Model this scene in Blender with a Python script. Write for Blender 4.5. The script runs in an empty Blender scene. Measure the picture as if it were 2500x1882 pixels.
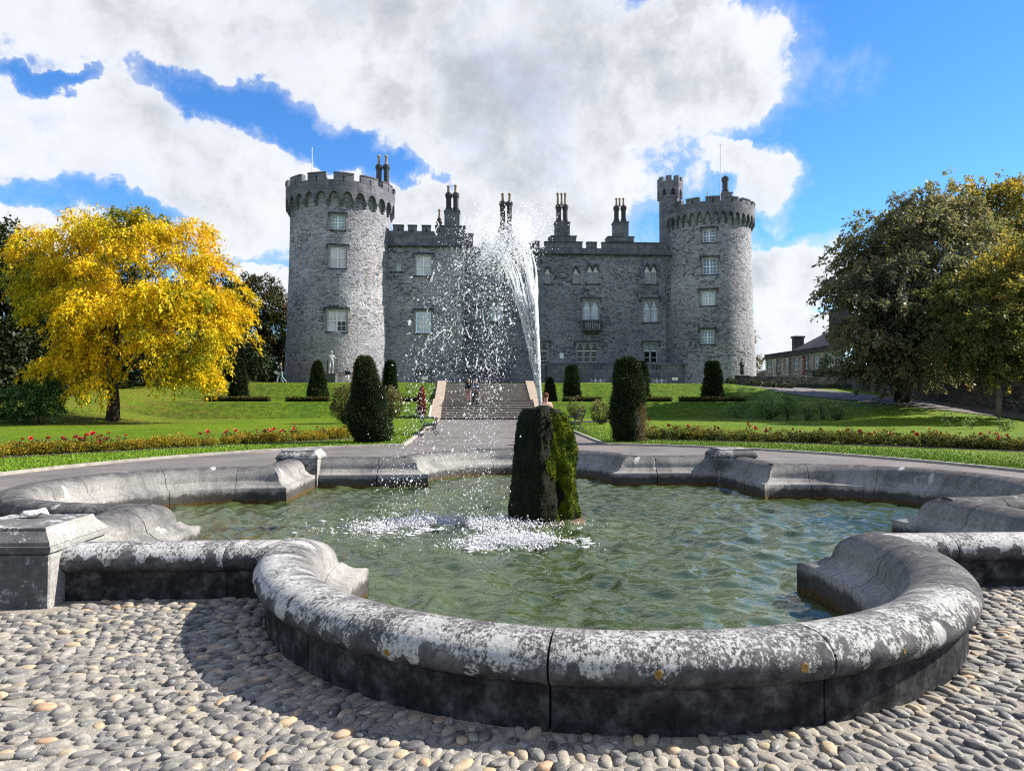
import bpy, bmesh, math, random
import numpy as np
from mathutils import Vector, Matrix, noise as mnoise
PI = math.pi
R_ = math.radians
S = bpy.context.scene
C = S.collection

# ---------------------------------------------------------------- camera
CAM_H, YAW, PITCH, FPX = 1.55, 0.0564, 0.0283, 1725.0
cam_d = bpy.data.cameras.new("camera")
cam_d.sensor_width = 36.0
cam_d.lens = FPX / 2500 * 36
cam_d.clip_start, cam_d.clip_end = 0.05, 3000
cam = bpy.data.objects.new("camera", cam_d)
cam.location = (0, 0, CAM_H)
cam.rotation_euler = (PI / 2 + PITCH, 0, -YAW)
C.objects.link(cam)
S.camera = cam

# ---------------------------------------------------------------- sun and sky
SUN_EL, SUN_AZ = R_(37.0), R_(90.0 - 8.5)      # azimuth clockwise from +Y (the garden axis)
sun_dir = Vector((math.sin(SUN_AZ) * math.cos(SUN_EL), math.cos(SUN_AZ) * math.cos(SUN_EL), math.sin(SUN_EL)))
sl = bpy.data.lights.new("sun", 'SUN')
sl.energy, sl.angle, sl.color = 5.0, R_(0.53), (1.0, 0.93, 0.82)
sun = bpy.data.objects.new("sun", sl)
sun.rotation_euler = sun_dir.to_track_quat('Z', 'Y').to_euler()
sun.location = (40, 10, 60)
C.objects.link(sun)

S.view_settings.view_transform = 'Standard'
S.view_settings.look = 'None'
S.view_settings.exposure = 1.15
S.view_settings.gamma = 1.0
S.view_settings.use_curve_mapping = False
S.render.engine = 'CYCLES'
S.cycles.max_bounces = 6
S.cycles.diffuse_bounces = 2
S.cycles.glossy_bounces = 3
S.cycles.transmission_bounces = 4
S.cycles.transparent_max_bounces = 8
S.cycles.caustics_reflective = False
S.cycles.caustics_refractive = False
S.cycles.use_denoising = False
S.cycles.filter_width = 1.15
S.cycles.sample_clamp_indirect = 4.0
try:
    S.cycles.denoiser = 'OPENIMAGEDENOISE'
except Exception:
    pass

_F = Vector((math.sin(YAW) * math.cos(PITCH), math.cos(YAW) * math.cos(PITCH), math.sin(PITCH)))
_Rt = Vector((math.cos(YAW), -math.sin(YAW), 0))
_Up = _Rt.cross(_F)
CAMP = Vector((0, 0, CAM_H))
def ray(px, py):
    return _F + _Rt * ((px - 1250) / FPX) + _Up * ((941 - py) / FPX)
def at(px, py, Y):                     # point where the sight line of a photo pixel crosses the plane y = Y
    d = ray(px, py); return CAMP + d * (Y / d.y)
def onz(px, py, z):                    # ... and the level z
    d = ray(px, py); return CAMP + d * ((z - CAM_H) / d.z)

# ---- node helper
class NT:
    def __init__(s, tree): s.t = tree; s.n = tree.nodes; s.l = tree.links
    def new(s, typ, **kw):
        nd = s.n.new(typ)
        for k, v in kw.items():
            if k.startswith('_'): setattr(nd, k[1:], v)
            else: nd.inputs[k.replace('__', ' ')].default_value = v
        return nd
    def link(s, a, b): s.l.new(a, b); return b
    def put(s, sock, v):
        if isinstance(v, (int, float)): sock.default_value = v
        elif isinstance(v, (tuple, list)): sock.default_value = v if len(v) != 3 or sock.type != 'RGBA' else (*v, 1)
        else: s.l.new(v, sock)
    def m(s, op, a, b=0.0, c=None, clamp=False):
        nd = s.n.new('ShaderNodeMath'); nd.operation = op; nd.use_clamp = clamp
        s.put(nd.inputs[0], a); s.put(nd.inputs[1], b)
        if c is not None: s.put(nd.inputs[2], c)
        return nd.outputs[0]
    def v(s, op, a, b=(0, 0, 0), sc=None):
        nd = s.n.new('ShaderNodeVectorMath'); nd.operation = op
        s.put(nd.inputs[0], a); s.put(nd.inputs[1], b)
        if sc is not None: s.put(nd.inputs['Scale'], sc)
        return nd.outputs['Value'] if op in ('DOT_PRODUCT', 'LENGTH', 'DISTANCE') else nd.outputs[0]
    def mix(s, f, a, b, mode='MIX'):
        nd = s.n.new('ShaderNodeMix'); nd.data_type = 'RGBA'; nd.blend_type = mode
        s.put(nd.inputs[0], f); s.put(nd.inputs[6], a); s.put(nd.inputs[7], b)
        return nd.outputs[2]
    def ramp(s, f, stops, interp='LINEAR'):
        nd = s.n.new('ShaderNodeValToRGB'); nd.color_ramp.interpolation = interp
        e = nd.color_ramp.elements
        while len(e) < len(stops): e.new(0.5)
        for i, (p, c) in enumerate(stops):
            e[i].position = p; e[i].color = (*c, 1) if len(c) == 3 else c
        s.put(nd.inputs[0], f); return nd.outputs[0]
    def mapr(s, v, a, b, c=0.0, d=1.0, smooth=True):
        nd = s.n.new('ShaderNodeMapRange'); nd.clamp = True
        nd.interpolation_type = 'SMOOTHSTEP' if smooth else 'LINEAR'
        s.put(nd.inputs[0], v)
        for i, q in enumerate((a, b, c, d)): s.put(nd.inputs[i + 1], q)
        return nd.outputs[0]
    def noise(s, vec, scale, detail=4, rough=0.55, dist=0.0, col=False):
        nd = s.n.new('ShaderNodeTexNoise'); nd.noise_dimensions = '3D'
        if vec is not None: s.put(nd.inputs['Vector'], vec)
        nd.inputs['Scale'].default_value = scale; nd.inputs['Detail'].default_value = detail
        nd.inputs['Roughness'].default_value = rough; nd.inputs['Distortion'].default_value = dist
        return nd.outputs['Color' if col else 'Fac']
    def voro(s, vec, scale, feature='F1', rnd=1.0):
        nd = s.n.new('ShaderNodeTexVoronoi'); nd.feature = feature
        s.put(nd.inputs['Vector'], vec); nd.inputs['Scale'].default_value = scale
        nd.inputs['Randomness'].default_value = rnd
        return nd

# ---- world: clear blue sky with broken cumulus
W = bpy.data.worlds.new("World"); S.world = W; W.use_nodes = True
wt = NT(W.node_tree); wt.n.clear()
wout = wt.new('ShaderNodeOutputWorld'); wbg = wt.new('ShaderNodeBackground')
sky = wt.new('ShaderNodeTexSky', _sky_type='NISHITA', _sun_disc=False, _sun_elevation=SUN_EL, _sun_rotation=SUN_AZ,
             _altitude=60.0, _air_density=0.9, _dust_density=0.05, _ozone_density=3.0)
geo = wt.new('ShaderNodeTexCoord')
D0 = wt.v('NORMALIZE', geo.outputs['Generated'])
n1 = wt.noise(D0, 5.0, 6, 0.6, 0.0, col=True)
warp = wt.v('SCALE', wt.v('SUBTRACT', n1, (0.5, 0.5, 0.5)), sc=0.20)
D1 = wt.v('ADD', D0, warp)
sp = wt.new('ShaderNodeSeparateXYZ'); wt.link(D1, sp.inputs[0])
az = wt.m('ARCTAN2', sp.outputs[0], sp.outputs[1])
el = wt.m('ARCSINE', sp.outputs[2])
sp0 = wt.new('ShaderNodeSeparateXYZ'); wt.link(D0, sp0.inputs[0])
def azel(px, py):
    d = ray(px, py).normalized(); return math.atan2(d.x, d.y), math.asin(d.z)
def blob(px, py, rx, ry):
    a, e = azel(px, py)
    da = wt.m('MULTIPLY', wt.m('SUBTRACT', az, a), FPX / rx)
    de = wt.m('MULTIPLY', wt.m('SUBTRACT', el, e), FPX / ry)
    q = wt.m('ADD', wt.m('MULTIPLY', da, da), wt.m('MULTIPLY', de, de))
    return wt.m('SUBTRACT', 1.0, q)
pos = [(420, 60, 860, 190), (1150, 150, 520, 230), (1560, 200, 400, 160), (1780, 230, 170, 85), (1420, 350, 320, 130), (1180, 470, 330, 130),
       (1330, 500, 330, 110), (60, 330, 420, 190), (420, 430, 360, 120), (620, 500, 260, 110), (800, 450, 150, 60), (1930, 655, 150, 80),
       (1960, 800, 230, 75), (1870, 465, 75, 60), (20, 575, 90, 60), (680, 700, 80, 45), (1770, 430, 70, 35), (1750, 20, 75, 26), (720, 260, 110, 40), (960, 330, 90, 45), (1700, 60, 60, 20),
       (1230, 600, 300, 90), (500, -300, 900, 260), (-900, 200, 700, 260), (-900, 600, 500, 120), (1000, 640, 260, 70)]
neg = [(620, 285, 260, 75), (850, 345, 190, 65), (960, 390, 90, 60), (180, 490, 250, 45), (1010, 420, 80, 50), (120, 210, 120, 30)]
acc = None
for b_ in pos:
    q = blob(*b_); acc = q if acc is None else wt.m('SMOOTH_MAX', acc, q, 0.25)
gap = None
for b_ in neg:
    q = blob(*b_); gap = q if gap is None else wt.m('MAXIMUM', gap, q)
gap = wt.m('MAXIMUM', gap, 0.0)
# away from the pictured clouds the same broken cumulus goes on at random
far = wt.noise(D0, 2.6, 2, 0.5)
behind = wt.mapr(sp0.outputs[1], 0.55, 0.25)
wild = wt.m('MULTIPLY', wt.m('SUBTRACT', far, 0.47), 5.0)
wild = wt.m('SUBTRACT', wild, wt.m('MULTIPLY', wt.m('SUBTRACT', 1.0, behind), 6.0))
acc = wt.m('MAXIMUM', acc, wild)
acc = wt.m('MINIMUM', wt.m('MAXIMUM', acc, -1.6), 0.78)
dn = wt.noise(D0, 6.0, 12, 0.66, 0.35)
dn2 = wt.noise(D0, 18.0, 8, 0.62, 0.2)
dens = wt.m('ADD', wt.m('SUBTRACT', acc, wt.m('MULTIPLY', gap, 1.35)), wt.m('MULTIPLY', wt.m('SUBTRACT', dn, 0.5), 2.6))
dens = wt.m('ADD', dens, wt.m('MULTIPLY', wt.m('SUBTRACT', dn2, 0.5), 1.15))
soft = wt.m('MULTIPLY', wt.mapr(wt.noise(D0, 3.1, 3, 0.5), 0.44, 0.68), wt.mapr(sp0.outputs[2], 0.16, 0.34, 0.0, 0.75))                # crisp cumulus heads here, ragged thinning edges there
crisp = wt.mapr(dens, -0.10, 0.34); ragged = wt.m('POWER', wt.mapr(dens, -0.42, 0.85, smooth=False), 1.3)
cov = wt.m('ADD', wt.m('MULTIPLY', crisp, wt.m('SUBTRACT', 1.0, soft)), wt.m('MULTIPLY', ragged, soft))
veil = wt.m('MULTIPLY', wt.mapr(wt.m('ADD', dens, wt.m('MULTIPLY', wt.m('SUBTRACT', wt.noise(D0, 11.0, 8, 0.65, 0.6), 0.5), 1.8)), -0.7, 0.5), 0.42)
cov = wt.m('MAXIMUM', cov, veil)
# thick parts are grey from below, thin rims glow white
sh = wt.noise(wt.v('ADD', D0, (0.03, 0.01, 0.05)), 4.6, 6, 0.52, 0.3)
thick = wt.m('ADD', wt.m('MULTIPLY', dens, 0.50), wt.m('ADD', wt.m('MULTIPLY', wt.m('SUBTRACT', sh, 0.5), 2.0), wt.m('MULTIPLY', wt.m('SUBTRACT', dn2, 0.5), 1.0)))
ccol = wt.ramp(wt.mapr(thick, 0.0, 1.25), [(0.0, (0.80, 0.81, 0.83)), (0.25, (0.70, 0.72, 0.75)), (0.52, (0.58, 0.605, 0.645)), (0.80, (0.48, 0.505, 0.55)), (1.0, (0.42, 0.445, 0.49))])
hs = wt.new('ShaderNodeHueSaturation', Hue=0.505, Saturation=1.22, Value=1.0)
wt.link(sky.outputs[0], hs.inputs['Color'])
skyc = wt.v('MULTIPLY', hs.outputs[0], (0.140, 0.176, 0.196))
wt.link(wt.mix(wt.m('MULTIPLY', cov, 0.97), skyc, ccol), wbg.inputs['Color'])
wbg.inputs['Strength'].default_value = 0.55
wt.link(wbg.outputs[0], wout.inputs[0])
W.cycles.sampling_method="MANUAL"; W.cycles.sample_map_resolution=256

# ---------------------------------------------------------------- object helpers
RNG = np.random.default_rng(11)
random.seed(7)
def props(o, label=None, cat=None, group=None, kind=None):
    if label: o['label'] = label
    if cat: o['category'] = cat
    if group: o['group'] = group
    if kind: o['kind'] = kind
    return o
def empty(name, loc=(0, 0, 0), rz=0.0, label=None, cat=None, group=None):
    o = bpy.data.objects.new(name, None); C.objects.link(o)
    o.location = loc; o.rotation_euler = (0, 0, rz); o.empty_display_size = 0.2
    return props(o, label, cat, group)
def link_mesh(name, me, mat=None, parent=None, smooth=False):
    o = bpy.data.objects.new(name, me); C.objects.link(o)
    if mat is not None and not me.materials: me.materials.append(mat)
    if parent is not None: o.parent = parent
    if smooth: me.shade_smooth()
    return o
def copy_tree(o, parent=None):
    c = o.copy(); C.objects.link(c); c.parent = parent
    for ch in list(o.children): copy_tree(ch, c)
    return c
def np_mesh(name, V, F, attrs=None, fattrs=None):
    V = np.asarray(V, np.float32); F = np.asarray(F, np.int32)
    me = bpy.data.meshes.new(name); k = F.shape[1]
    me.vertices.add(len(V)); me.vertices.foreach_set('co', V.ravel())
    me.loops.add(F.size); me.loops.foreach_set('vertex_index', F.ravel())
    me.polygons.add(len(F)); me.polygons.foreach_set('loop_start', np.arange(0, F.size, k, dtype=np.int32))
    me.polygons.foreach_set('loop_total', np.full(len(F), k, np.int32))
    for nm, a in (attrs or {}).items():
        at_ = me.attributes.new(nm, 'FLOAT', 'POINT'); at_.data.foreach_set('value', np.asarray(a, np.float32))
    for nm, a in (fattrs or {}).items():
        at_ = me.attributes.new(nm, 'FLOAT', 'FACE'); at_.data.foreach_set('value', np.asarray(a, np.float32))
    me.update(calc_edges=True); me.validate()
    return me
class MB:
    """collects shapes and links them as ONE mesh object"""
    def __init__(s): s.v = []; s.f = []
    def add(s, vs, fs):
        b = len(s.v); s.v += [tuple(p) for p in vs]; s.f += [tuple(i + b for i in f) for f in fs]; return s
    def box(s, x0, x1, y0, y1, z0, z1, bev=0.0):
        if bev <= 0:
            vs = [(x, y, z) for z in (z0, z1) for y in (y0, y1) for x in (x0, x1)]
            return s.add(vs, [(0, 2, 3, 1), (4, 5, 7, 6), (0, 1, 5, 4), (2, 6, 7, 3), (0, 4, 6, 2), (1, 3, 7, 5)])
        b = bev; rings = [(z0, b), (z0 + b, 0), (z1 - b, 0), (z1, b)]; vs = []
        for z, i in rings:
            X0, X1, Y0, Y1 = x0 + i, x1 - i, y0 + i, y1 - i; c = b if i == 0 else 0.3 * b
            vs += [(X0 + c, Y0, z), (X1 - c, Y0, z), (X1, Y0 + c, z), (X1, Y1 - c, z), (X1 - c, Y1, z), (X0 + c, Y1, z), (X0, Y1 - c, z), (X0, Y0 + c, z)]
        fs = [tuple(range(7, -1, -1)), tuple(range(24, 32))]
        for r in range(3):
            for k in range(8): fs.append((r * 8 + k, r * 8 + (k + 1) % 8, r * 8 + 8 + (k + 1) % 8, r * 8 + 8 + k))
        return s.add(vs, fs)
    def prism(s, poly, z0, z1):
        n = len(poly)
        return s.add([(x, y, z0) for x, y in poly] + [(x, y, z1) for x, y in poly],
                     [tuple(range(n - 1, -1, -1)), tuple(range(n, 2 * n))] + [(i, (i + 1) % n, n + (i + 1) % n, n + i) for i in range(n)])
    def slab(s, poly, y0, y1):          # polygon in x,z, thickness in y
        n = len(poly)
        return s.add([(x, y0, z) for x, z in poly] + [(x, y1, z) for x, z in poly],
                     [tuple(range(n)), tuple(range(2 * n - 1, n - 1, -1))] + [(i, n + i, n + (i + 1) % n, (i + 1) % n) for i in range(n)])
    def lathe(s, prof, n=24, cx=0, cy=0, a0=0.0, a1=2 * PI, cap=False):
        full = abs(a1 - a0 - 2 * PI) < 1e-6; m = n if full else n + 1; vs = []
        for r, z in prof:
            for i in range(m):
                a = a0 + (a1 - a0) * i / n; vs.append((cx + r * math.cos(a), cy + r * math.sin(a), z))
        fs = []
        for j in range(len(prof) - 1):
            for i in range(n):
                k = (i + 1) % m if full else i + 1
                fs.append((j * m + i, j * m + k, (j + 1) * m + k, (j + 1) * m + i))
        if cap and full: fs.append(tuple(range((len(prof) - 1) * m, len(prof) * m)))
        return s.add(vs, fs)
    def tube(s, pts, rads, n=6, cap=True):
        pts = [Vector(p) for p in pts]
        if isinstance(rads, (int, float)): rads = [rads] * len(pts)
        vs = []; up = Vector((0, 0, 1)); prev = None
        for i, p in enumerate(pts):
            t = (pts[min(i + 1, len(pts) - 1)] - pts[max(i - 1, 0)])
            t = t.normalized() if t.length > 1e-9 else Vector((0, 0, 1))
            a = (prev - t * prev.dot(t)) if prev is not None else (Vector((1, 0, 0)) if abs(t.z) > .9 else up.cross(t))
            if a.length < 1e-6: a = Vector((1, 0, 0)).cross(t)
            a.normalize(); prev = a; b = t.cross(a)
            for k in range(n):
                an = 2 * PI * k / n; vs.append(p + (a * math.cos(an) + b * math.sin(an)) * rads[i])
        fs = [(i * n + k, i * n + (k + 1) % n, (i + 1) * n + (k + 1) % n, (i + 1) * n + k) for i in range(len(pts) - 1) for k in range(n)]
        if cap: fs += [tuple(range(n - 1, -1, -1)), tuple(range((len(pts) - 1) * n, len(pts) * n))]
        return s.add(vs, fs)
    def ball(s, c, rx, ry=None, rz=None, n=8, m=6):
        ry = ry or rx; rz = rz or rx; vs = [(c[0], c[1], c[2] - rz)]
        for j in range(1, m):
            a = -PI / 2 + PI * j / m
            for i in range(n):
                b = 2 * PI * i / n; vs.append((c[0] + rx * math.cos(a) * math.cos(b), c[1] + ry * math.cos(a) * math.sin(b), c[2] + rz * math.sin(a)))
        vs.append((c[0], c[1], c[2] + rz)); L = len(vs) - 1; fs = []
        for i in range(n):
            k = (i + 1) % n; fs.append((0, 1 + k, 1 + i)); fs.append((L, 1 + (m - 2) * n + i, 1 + (m - 2) * n + k))
            for j in range(m - 2): fs.append((1 + j * n + i, 1 + j * n + k, 1 + (j + 1) * n + k, 1 + (j + 1) * n + i))
        return s.add(vs, fs)
    def xf(s, M): s.v = [tuple(M @ Vector(p)) for p in s.v]; return s
    def mesh(s, name):
        me = bpy.data.meshes.new(name); me.from_pydata(s.v, [], s.f); me.update(); return me
    def build(s, name, mat, parent=None, smooth=False):
        return link_mesh(name, s.mesh(name), mat, parent, smooth)
def vnoise(P, scale, seed=0, octs=3):
    """cheap smooth noise in about -1..1 as sums of random sines, vectorised"""
    r = np.random.default_rng(seed); P = np.asarray(P, float) * scale; out = np.zeros(len(P)); amp = 1.0; tot = 0
    for o in range(octs):
        acc_ = np.zeros(len(P))
        for k in range(6):
            d = r.normal(size=P.shape[1]); d /= np.linalg.norm(d); acc_ += np.sin(P @ d * (2.0 ** o) * r.uniform(.7, 1.4) + r.uniform(0, 6.28))
        out += amp * acc_ / 2.2; tot += amp; amp *= .5
    return out / tot
def sstep(a, b, x):
    t = np.clip((np.asarray(x, float) - a) / (b - a), 0, 1); return t * t * (3 - 2 * t)

# ---------------------------------------------------------------- materials
MATS = {}
def newmat(name):
    m = bpy.data.materials.new(name); m.use_nodes = True; t = NT(m.node_tree); t.n.clear()
    o = t.new('ShaderNodeOutputMaterial'); b = t.new('ShaderNodeBsdfPrincipled'); t.link(b.outputs[0], o.inputs[0])
    MATS[name] = m; t.out = o; return m, t, b
def bump(t, b, h, strength=0.5, dist=0.02, normal=None):
    n = t.new('ShaderNodeBump', Strength=strength, Distance=dist); t.link(h, n.inputs['Height'])
    if normal is not None: t.link(normal, n.inputs['Normal'])
    t.link(n.outputs[0], b.inputs['Normal']); return n.outputs[0]
def wpos(t): return t.new('ShaderNodeNewGeometry').outputs['Position']
def opos(t): return t.new('ShaderNodeTexCoord').outputs['Object']
def attr(t, nm): return t.new('ShaderNodeAttribute', _attribute_name=nm).outputs['Fac']
def simple(name, col, rough=0.7, var=0.25, scale=6.0, bs=0.2, bd=0.01, metal=0.0, spec=0.4, det=5):
    m, t, b = newmat(name); p = wpos(t)
    n = t.noise(p, scale, det, 0.6)
    c2 = tuple(min(1, c * (1 + var)) for c in col); c1 = tuple(c * (1 - var) for c in col)
    t.link(t.ramp(n, [(0.3, c1), (0.7, c2)]), b.inputs['Base Color'])
    b.inputs['Roughness'].default_value = rough; b.inputs['Metallic'].default_value = metal; b.inputs['Specular IOR Level'].default_value = spec
    if bs: bump(t, b, t.noise(p, scale * 4, 4, 0.6), bs, bd)
    return m

def castle_stone(name, scale, dark, mid, light, mort, mortw=0.06, stain=0.5, seedv=(0, 0, 0), bd=0.05):
    m, t, b = newmat(name); p = t.v('ADD', wpos(t), seedv)
    wv = t.v('SCALE', t.v('SUBTRACT', t.noise(p, 1.6, 3, 0.6, col=True), (.5, .5, .5)), sc=0.16)
    q = t.v('MULTIPLY', t.v('ADD', p, wv), (1.0, 1.0, 2.0))
    vo = t.voro(q, scale); ve = t.voro(q, scale, 'DISTANCE_TO_EDGE')
    rnd = t.new('ShaderNodeSeparateColor'); t.link(vo.outputs['Color'], rnd.inputs[0])
    big = t.noise(p, 0.22, 5, 0.6)            # areas of darker limestone and areas of paler repair
    rr = t.m('ADD', rnd.outputs[0], t.m('MULTIPLY', t.m('SUBTRACT', big, 0.5), 1.7), clamp=True)
    base = t.ramp(rr, [(0.0, dark), (0.40, mid), (0.72, light), (1.0, tuple(min(1, c * 1.15) for c in light))])
    bandn = t.noise(t.v('MULTIPLY', p, (0.10, 0.10, 0.42)), 1.0, 4, 0.6)      # some lifts are even, others show every stone
    avg = tuple(sum(q) / 3 for q in zip(dark, mid, light))
    base = t.mix(t.mapr(bandn, 0.40, 0.60, 0.50, 0.0), base, tuple(a_ * 1.12 for a_ in avg))
    warm = t.m('MULTIPLY', t.mapr(rnd.outputs[1], 0.86, 0.95), 0.35)
    base = t.mix(warm, base, (0.30, 0.235, 0.18))
    mm = t.mapr(ve.outputs['Distance'], mortw * 0.3, mortw, 1.0, 0.0)
    fine = t.noise(p, 9.0, 6, 0.65)
    base = t.mix(t.m('MULTIPLY', mm, t.mapr(big, 0.35, 0.6, 0.35, 0.95)), base, mort)
    base = t.mix(1.0, base, t.ramp(fine, [(0.25, (0.72, 0.72, 0.74)), (0.75, (1.20, 1.19, 1.18))]), 'MULTIPLY')
    blot = t.noise(p, 0.13, 4, 0.6)
    base = t.mix(1.0, base, t.ramp(blot, [(0.32, (0.80, 0.81, 0.85)), (0.68, (1.34, 1.32, 1.28))]), 'MULTIPLY')
    # rain streaks and black crust
    st = t.noise(t.v('MULTIPLY', p, (1.3, 1.3, 0.16)), 1.1, 6, 0.65)
    base = t.mix(t.m('MULTIPLY', t.mapr(st, 0.56, 0.78), stain), base, (0.045, 0.046, 0.052))
    t.link(base, b.inputs['Base Color']); b.inputs['Roughness'].default_value = 0.9; b.inputs['Specular IOR Level'].default_value = 0.1
    h = t.m('ADD', t.m('MULTIPLY', t.mapr(ve.outputs['Distance'], 0.0, 0.14), 0.8), t.m('MULTIPLY', fine, 0.5))
    h = t.m('ADD', h, t.m('MULTIPLY', rnd.outputs[2], 0.35))
    bump(t, b, h, 0.9, bd)
    return m
rubble = castle_stone('castle rubble limestone', 2.9, (0.055, 0.058, 0.076), (0.215, 0.219, 0.256), (0.32, 0.322, 0.352), (0.40, 0.399, 0.415), 0.11, 0.30)
rubble_dark = castle_stone('castle dark rubble', 3.3, (0.036, 0.039, 0.058), (0.138, 0.143, 0.182), (0.225, 0.230, 0.272), (0.285, 0.288, 0.320), 0.10, 0.45, (31, 7, 3))
rubble_pale = castle_stone('castle pale rubble', 2.8, (0.058, 0.061, 0.080), (0.205, 0.209, 0.247), (0.31, 0.312, 0.344), (0.39, 0.388, 0.404), 0.11, 0.30, (9, 70, 13))
def ashlar_stone(name, cols, bw=0.95, rh=0.40):
    m, t, b = newmat(name); p = wpos(t); sx = t.new('ShaderNodeSeparateXYZ'); t.link(p, sx.inputs[0])
    cv = t.new('ShaderNodeCombineXYZ'); t.link(t.m('ADD', sx.outputs[0], t.m('MULTIPLY', sx.outputs[1], 0.35)), cv.inputs[0]); t.link(sx.outputs[2], cv.inputs[1])
    br = t.new('ShaderNodeTexBrick', Scale=1.0); br.offset = 0.5
    t.link(cv.outputs[0], br.inputs['Vector'])
    for k, v_ in (('Mortar Size', .012), ('Mortar Smooth', .3), ('Bias', 0.0), ('Brick Width', bw), ('Row Height', rh)): br.inputs[k].default_value = v_
    br.inputs['Color1'].default_value = (*cols[0], 1); br.inputs['Color2'].default_value = (*cols[1], 1); br.inputs['Mortar'].default_value = (*cols[2], 1)
    fine = t.noise(p, 8.0, 6, 0.68); st = t.noise(t.v('MULTIPLY', p, (1.5, 1.5, 0.2)), 1.2, 6, 0.65); pat = t.noise(p, 1.1, 5, .6)
    c = t.mix(1.0, br.outputs['Color'], t.ramp(fine, [(0.25, (0.66, 0.66, 0.67)), (0.75, (1.28, 1.27, 1.25))]), 'MULTIPLY')
    c = t.mix(t.m('MULTIPLY', t.mapr(pat, 0.55, 0.72), 0.35), c, (0.27, 0.26, 0.25))
    c = t.mix(t.m('MULTIPLY', t.mapr(st, 0.48, 0.72), 0.7), c, (0.045, 0.046, 0.054))
    t.link(c, b.inputs['Base Color']); b.inputs['Roughness'].default_value = 0.9; b.inputs['Specular IOR Level'].default_value = 0.15
    bump(t, b, t.m('ADD', t.m('MULTIPLY', fine, .6), t.m('MULTIPLY', br.outputs['Fac'], -1.0)), 0.7, 0.02)
    return m
ashlar = ashlar_stone('castle dressed limestone', ((0.105, 0.109, 0.135), (0.175, 0.178, 0.205), (0.062, 0.065, 0.078)))
surround_m = simple('window dressing limestone', (0.21, 0.21, 0.225), 0.85, 0.35, 3.0, 0.4, 0.01, spec=0.2)
darkstone = simple('weather-blackened limestone', (0.055, 0.056, 0.063), 0.9, 0.55, 2.5, 0.5, 0.015, spec=0.2)
white_paint = simple('white window paint', (0.72, 0.74, 0.76), 0.45, 0.06, 8, 0, 0)
lead = simple('roof lead', (0.33, 0.34, 0.36), 0.55, 0.2, 3, 0.2, 0.01)
pot_m = simple('buff clay chimney pot', (0.25, 0.19, 0.125), 0.8, 0.4, 5, 0.3, 0.01)
pipe_m = simple('grey painted drainpipe', (0.12, 0.12, 0.135), 0.6, 0.25, 5, 0)
pole_m = simple('painted flagpole', (0.65, 0.66, 0.68), 0.4, 0.1, 5, 0)
iron = simple('black painted iron', (0.018, 0.022, 0.024), 0.45, 0.3, 8, 0.15, 0.003)
def glass(name, col, rough=0.06, coat=0.25):
    m, t, b = newmat(name); p = wpos(t)
    n = t.noise(p, 0.9, 3, 0.5)
    t.link(t.ramp(n, [(0.3, tuple(c * .7 for c in col)), (0.7, tuple(min(1, c * 1.2) for c in col))]), b.inputs['Base Color'])
    b.inputs['Roughness'].default_value = rough; b.inputs['Specular IOR Level'].default_value = 0.25 + coat; b.inputs['Coat Weight'].default_value = coat
    b.inputs['Coat Roughness'].default_value = 0.03
    bump(t, b, t.noise(p, 1.5, 2, 0.5), 0.12, 0.05)
    return m
pane_blind = glass('glass over white blind', (0.56, 0.58, 0.61), .25)
pane_dark = glass('dark glass', (0.010, 0.012, 0.017), .08, .12)
pane_teal = glass('glass over green blind', (0.20, 0.36, 0.40))
pane_sky = glass('glass tinted sky blue', (0.34, 0.42, 0.52), 0.03)  # sky reflection painted into the base colour

# ================================================================ GROUND
PX, PY = 1.043, 10.753                 # centre of the basin
A_IN, LOBE_R, LOBE_O = 4.315, 2.03, 0.51
WATER_Z = -0.165
PATH_W = 3.12                          # half width of the axis path
RING_R = 11.3
def zprof(Y):
    return np.interp(Y, [0, 8, 12, 21, 44, 46.8, 49.7, 53.0, 72, 90], [0, 0, 0.06, 0.32, 0.68, 1.74, 1.77, 3.18, 3.77, 3.9])
def zt(X, Y):
    X = np.asarray(X, float); Y = np.asarray(Y, float)
    z = zprof(Y)
    zl = np.interp(Y, [0, 8, 12, 21, 36, 46, 58, 72, 90], [0, 0, 0.06, 0.32, 0.56, 1.95, 3.3, 3.77, 3.9])
    zr = np.interp(Y, [0, 8, 12, 21, 33, 58, 62, 72, 90], [0, 0, 0.06, 0.32, 0.48, 3.0, 3.3, 3.77, 3.9])
    wl = sstep(-17, -25, X); wr = sstep(18, 26, X)
    z = z * (1 - wl) * (1 - wr) + zl * wl + zr * wr
    far = sstep(20, 40, np.hypot(X - 1, (Y - 20) * .5))
    return z + 0.05 * np.sin(X * .31 + 1) * np.sin(Y * .27) * sstep(22, 30, Y)
def zt1(x, y): return float(zt(x, y))

def grid_mesh(name, xs_of, Ys, nu, zoff, mat, keep=None):
    V = []; 
    for Y in Ys:
        xs = xs_of(Y); V.append(np.stack([xs, np.full(len(xs), Y), zt(xs, np.full(len(xs), Y)) + zoff], 1))
    V = np.concatenate(V); n = nu; m = len(Ys)
    i, j = np.meshgrid(np.arange(m - 1), np.arange(n - 1), indexing='ij')
    a = (i * n + j).ravel(); F = np.stack([a, a + 1, a + n + 1, a + n], 1)
    if keep is not None:
        cxy = V[F].mean(1); F = F[keep(cxy[:, 0], cxy[:, 1])]
    o = link_mesh(name, np_mesh(name, V, F), mat, None, True)
    return props(o, kind='structure')
def in_outline(x, y, w):               # inside the basin outline grown by w
    dx, dy = np.abs(x - PX), np.abs(y - PY)
    sq = (dx < A_IN + w) & (dy < A_IN + w)
    l1 = np.hypot(dx - (A_IN + LOBE_O), dy) < LOBE_R + w
    l2 = np.hypot(dx, dy - (A_IN + LOBE_O)) < LOBE_R + w
    return sq | l1 | l2

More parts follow.
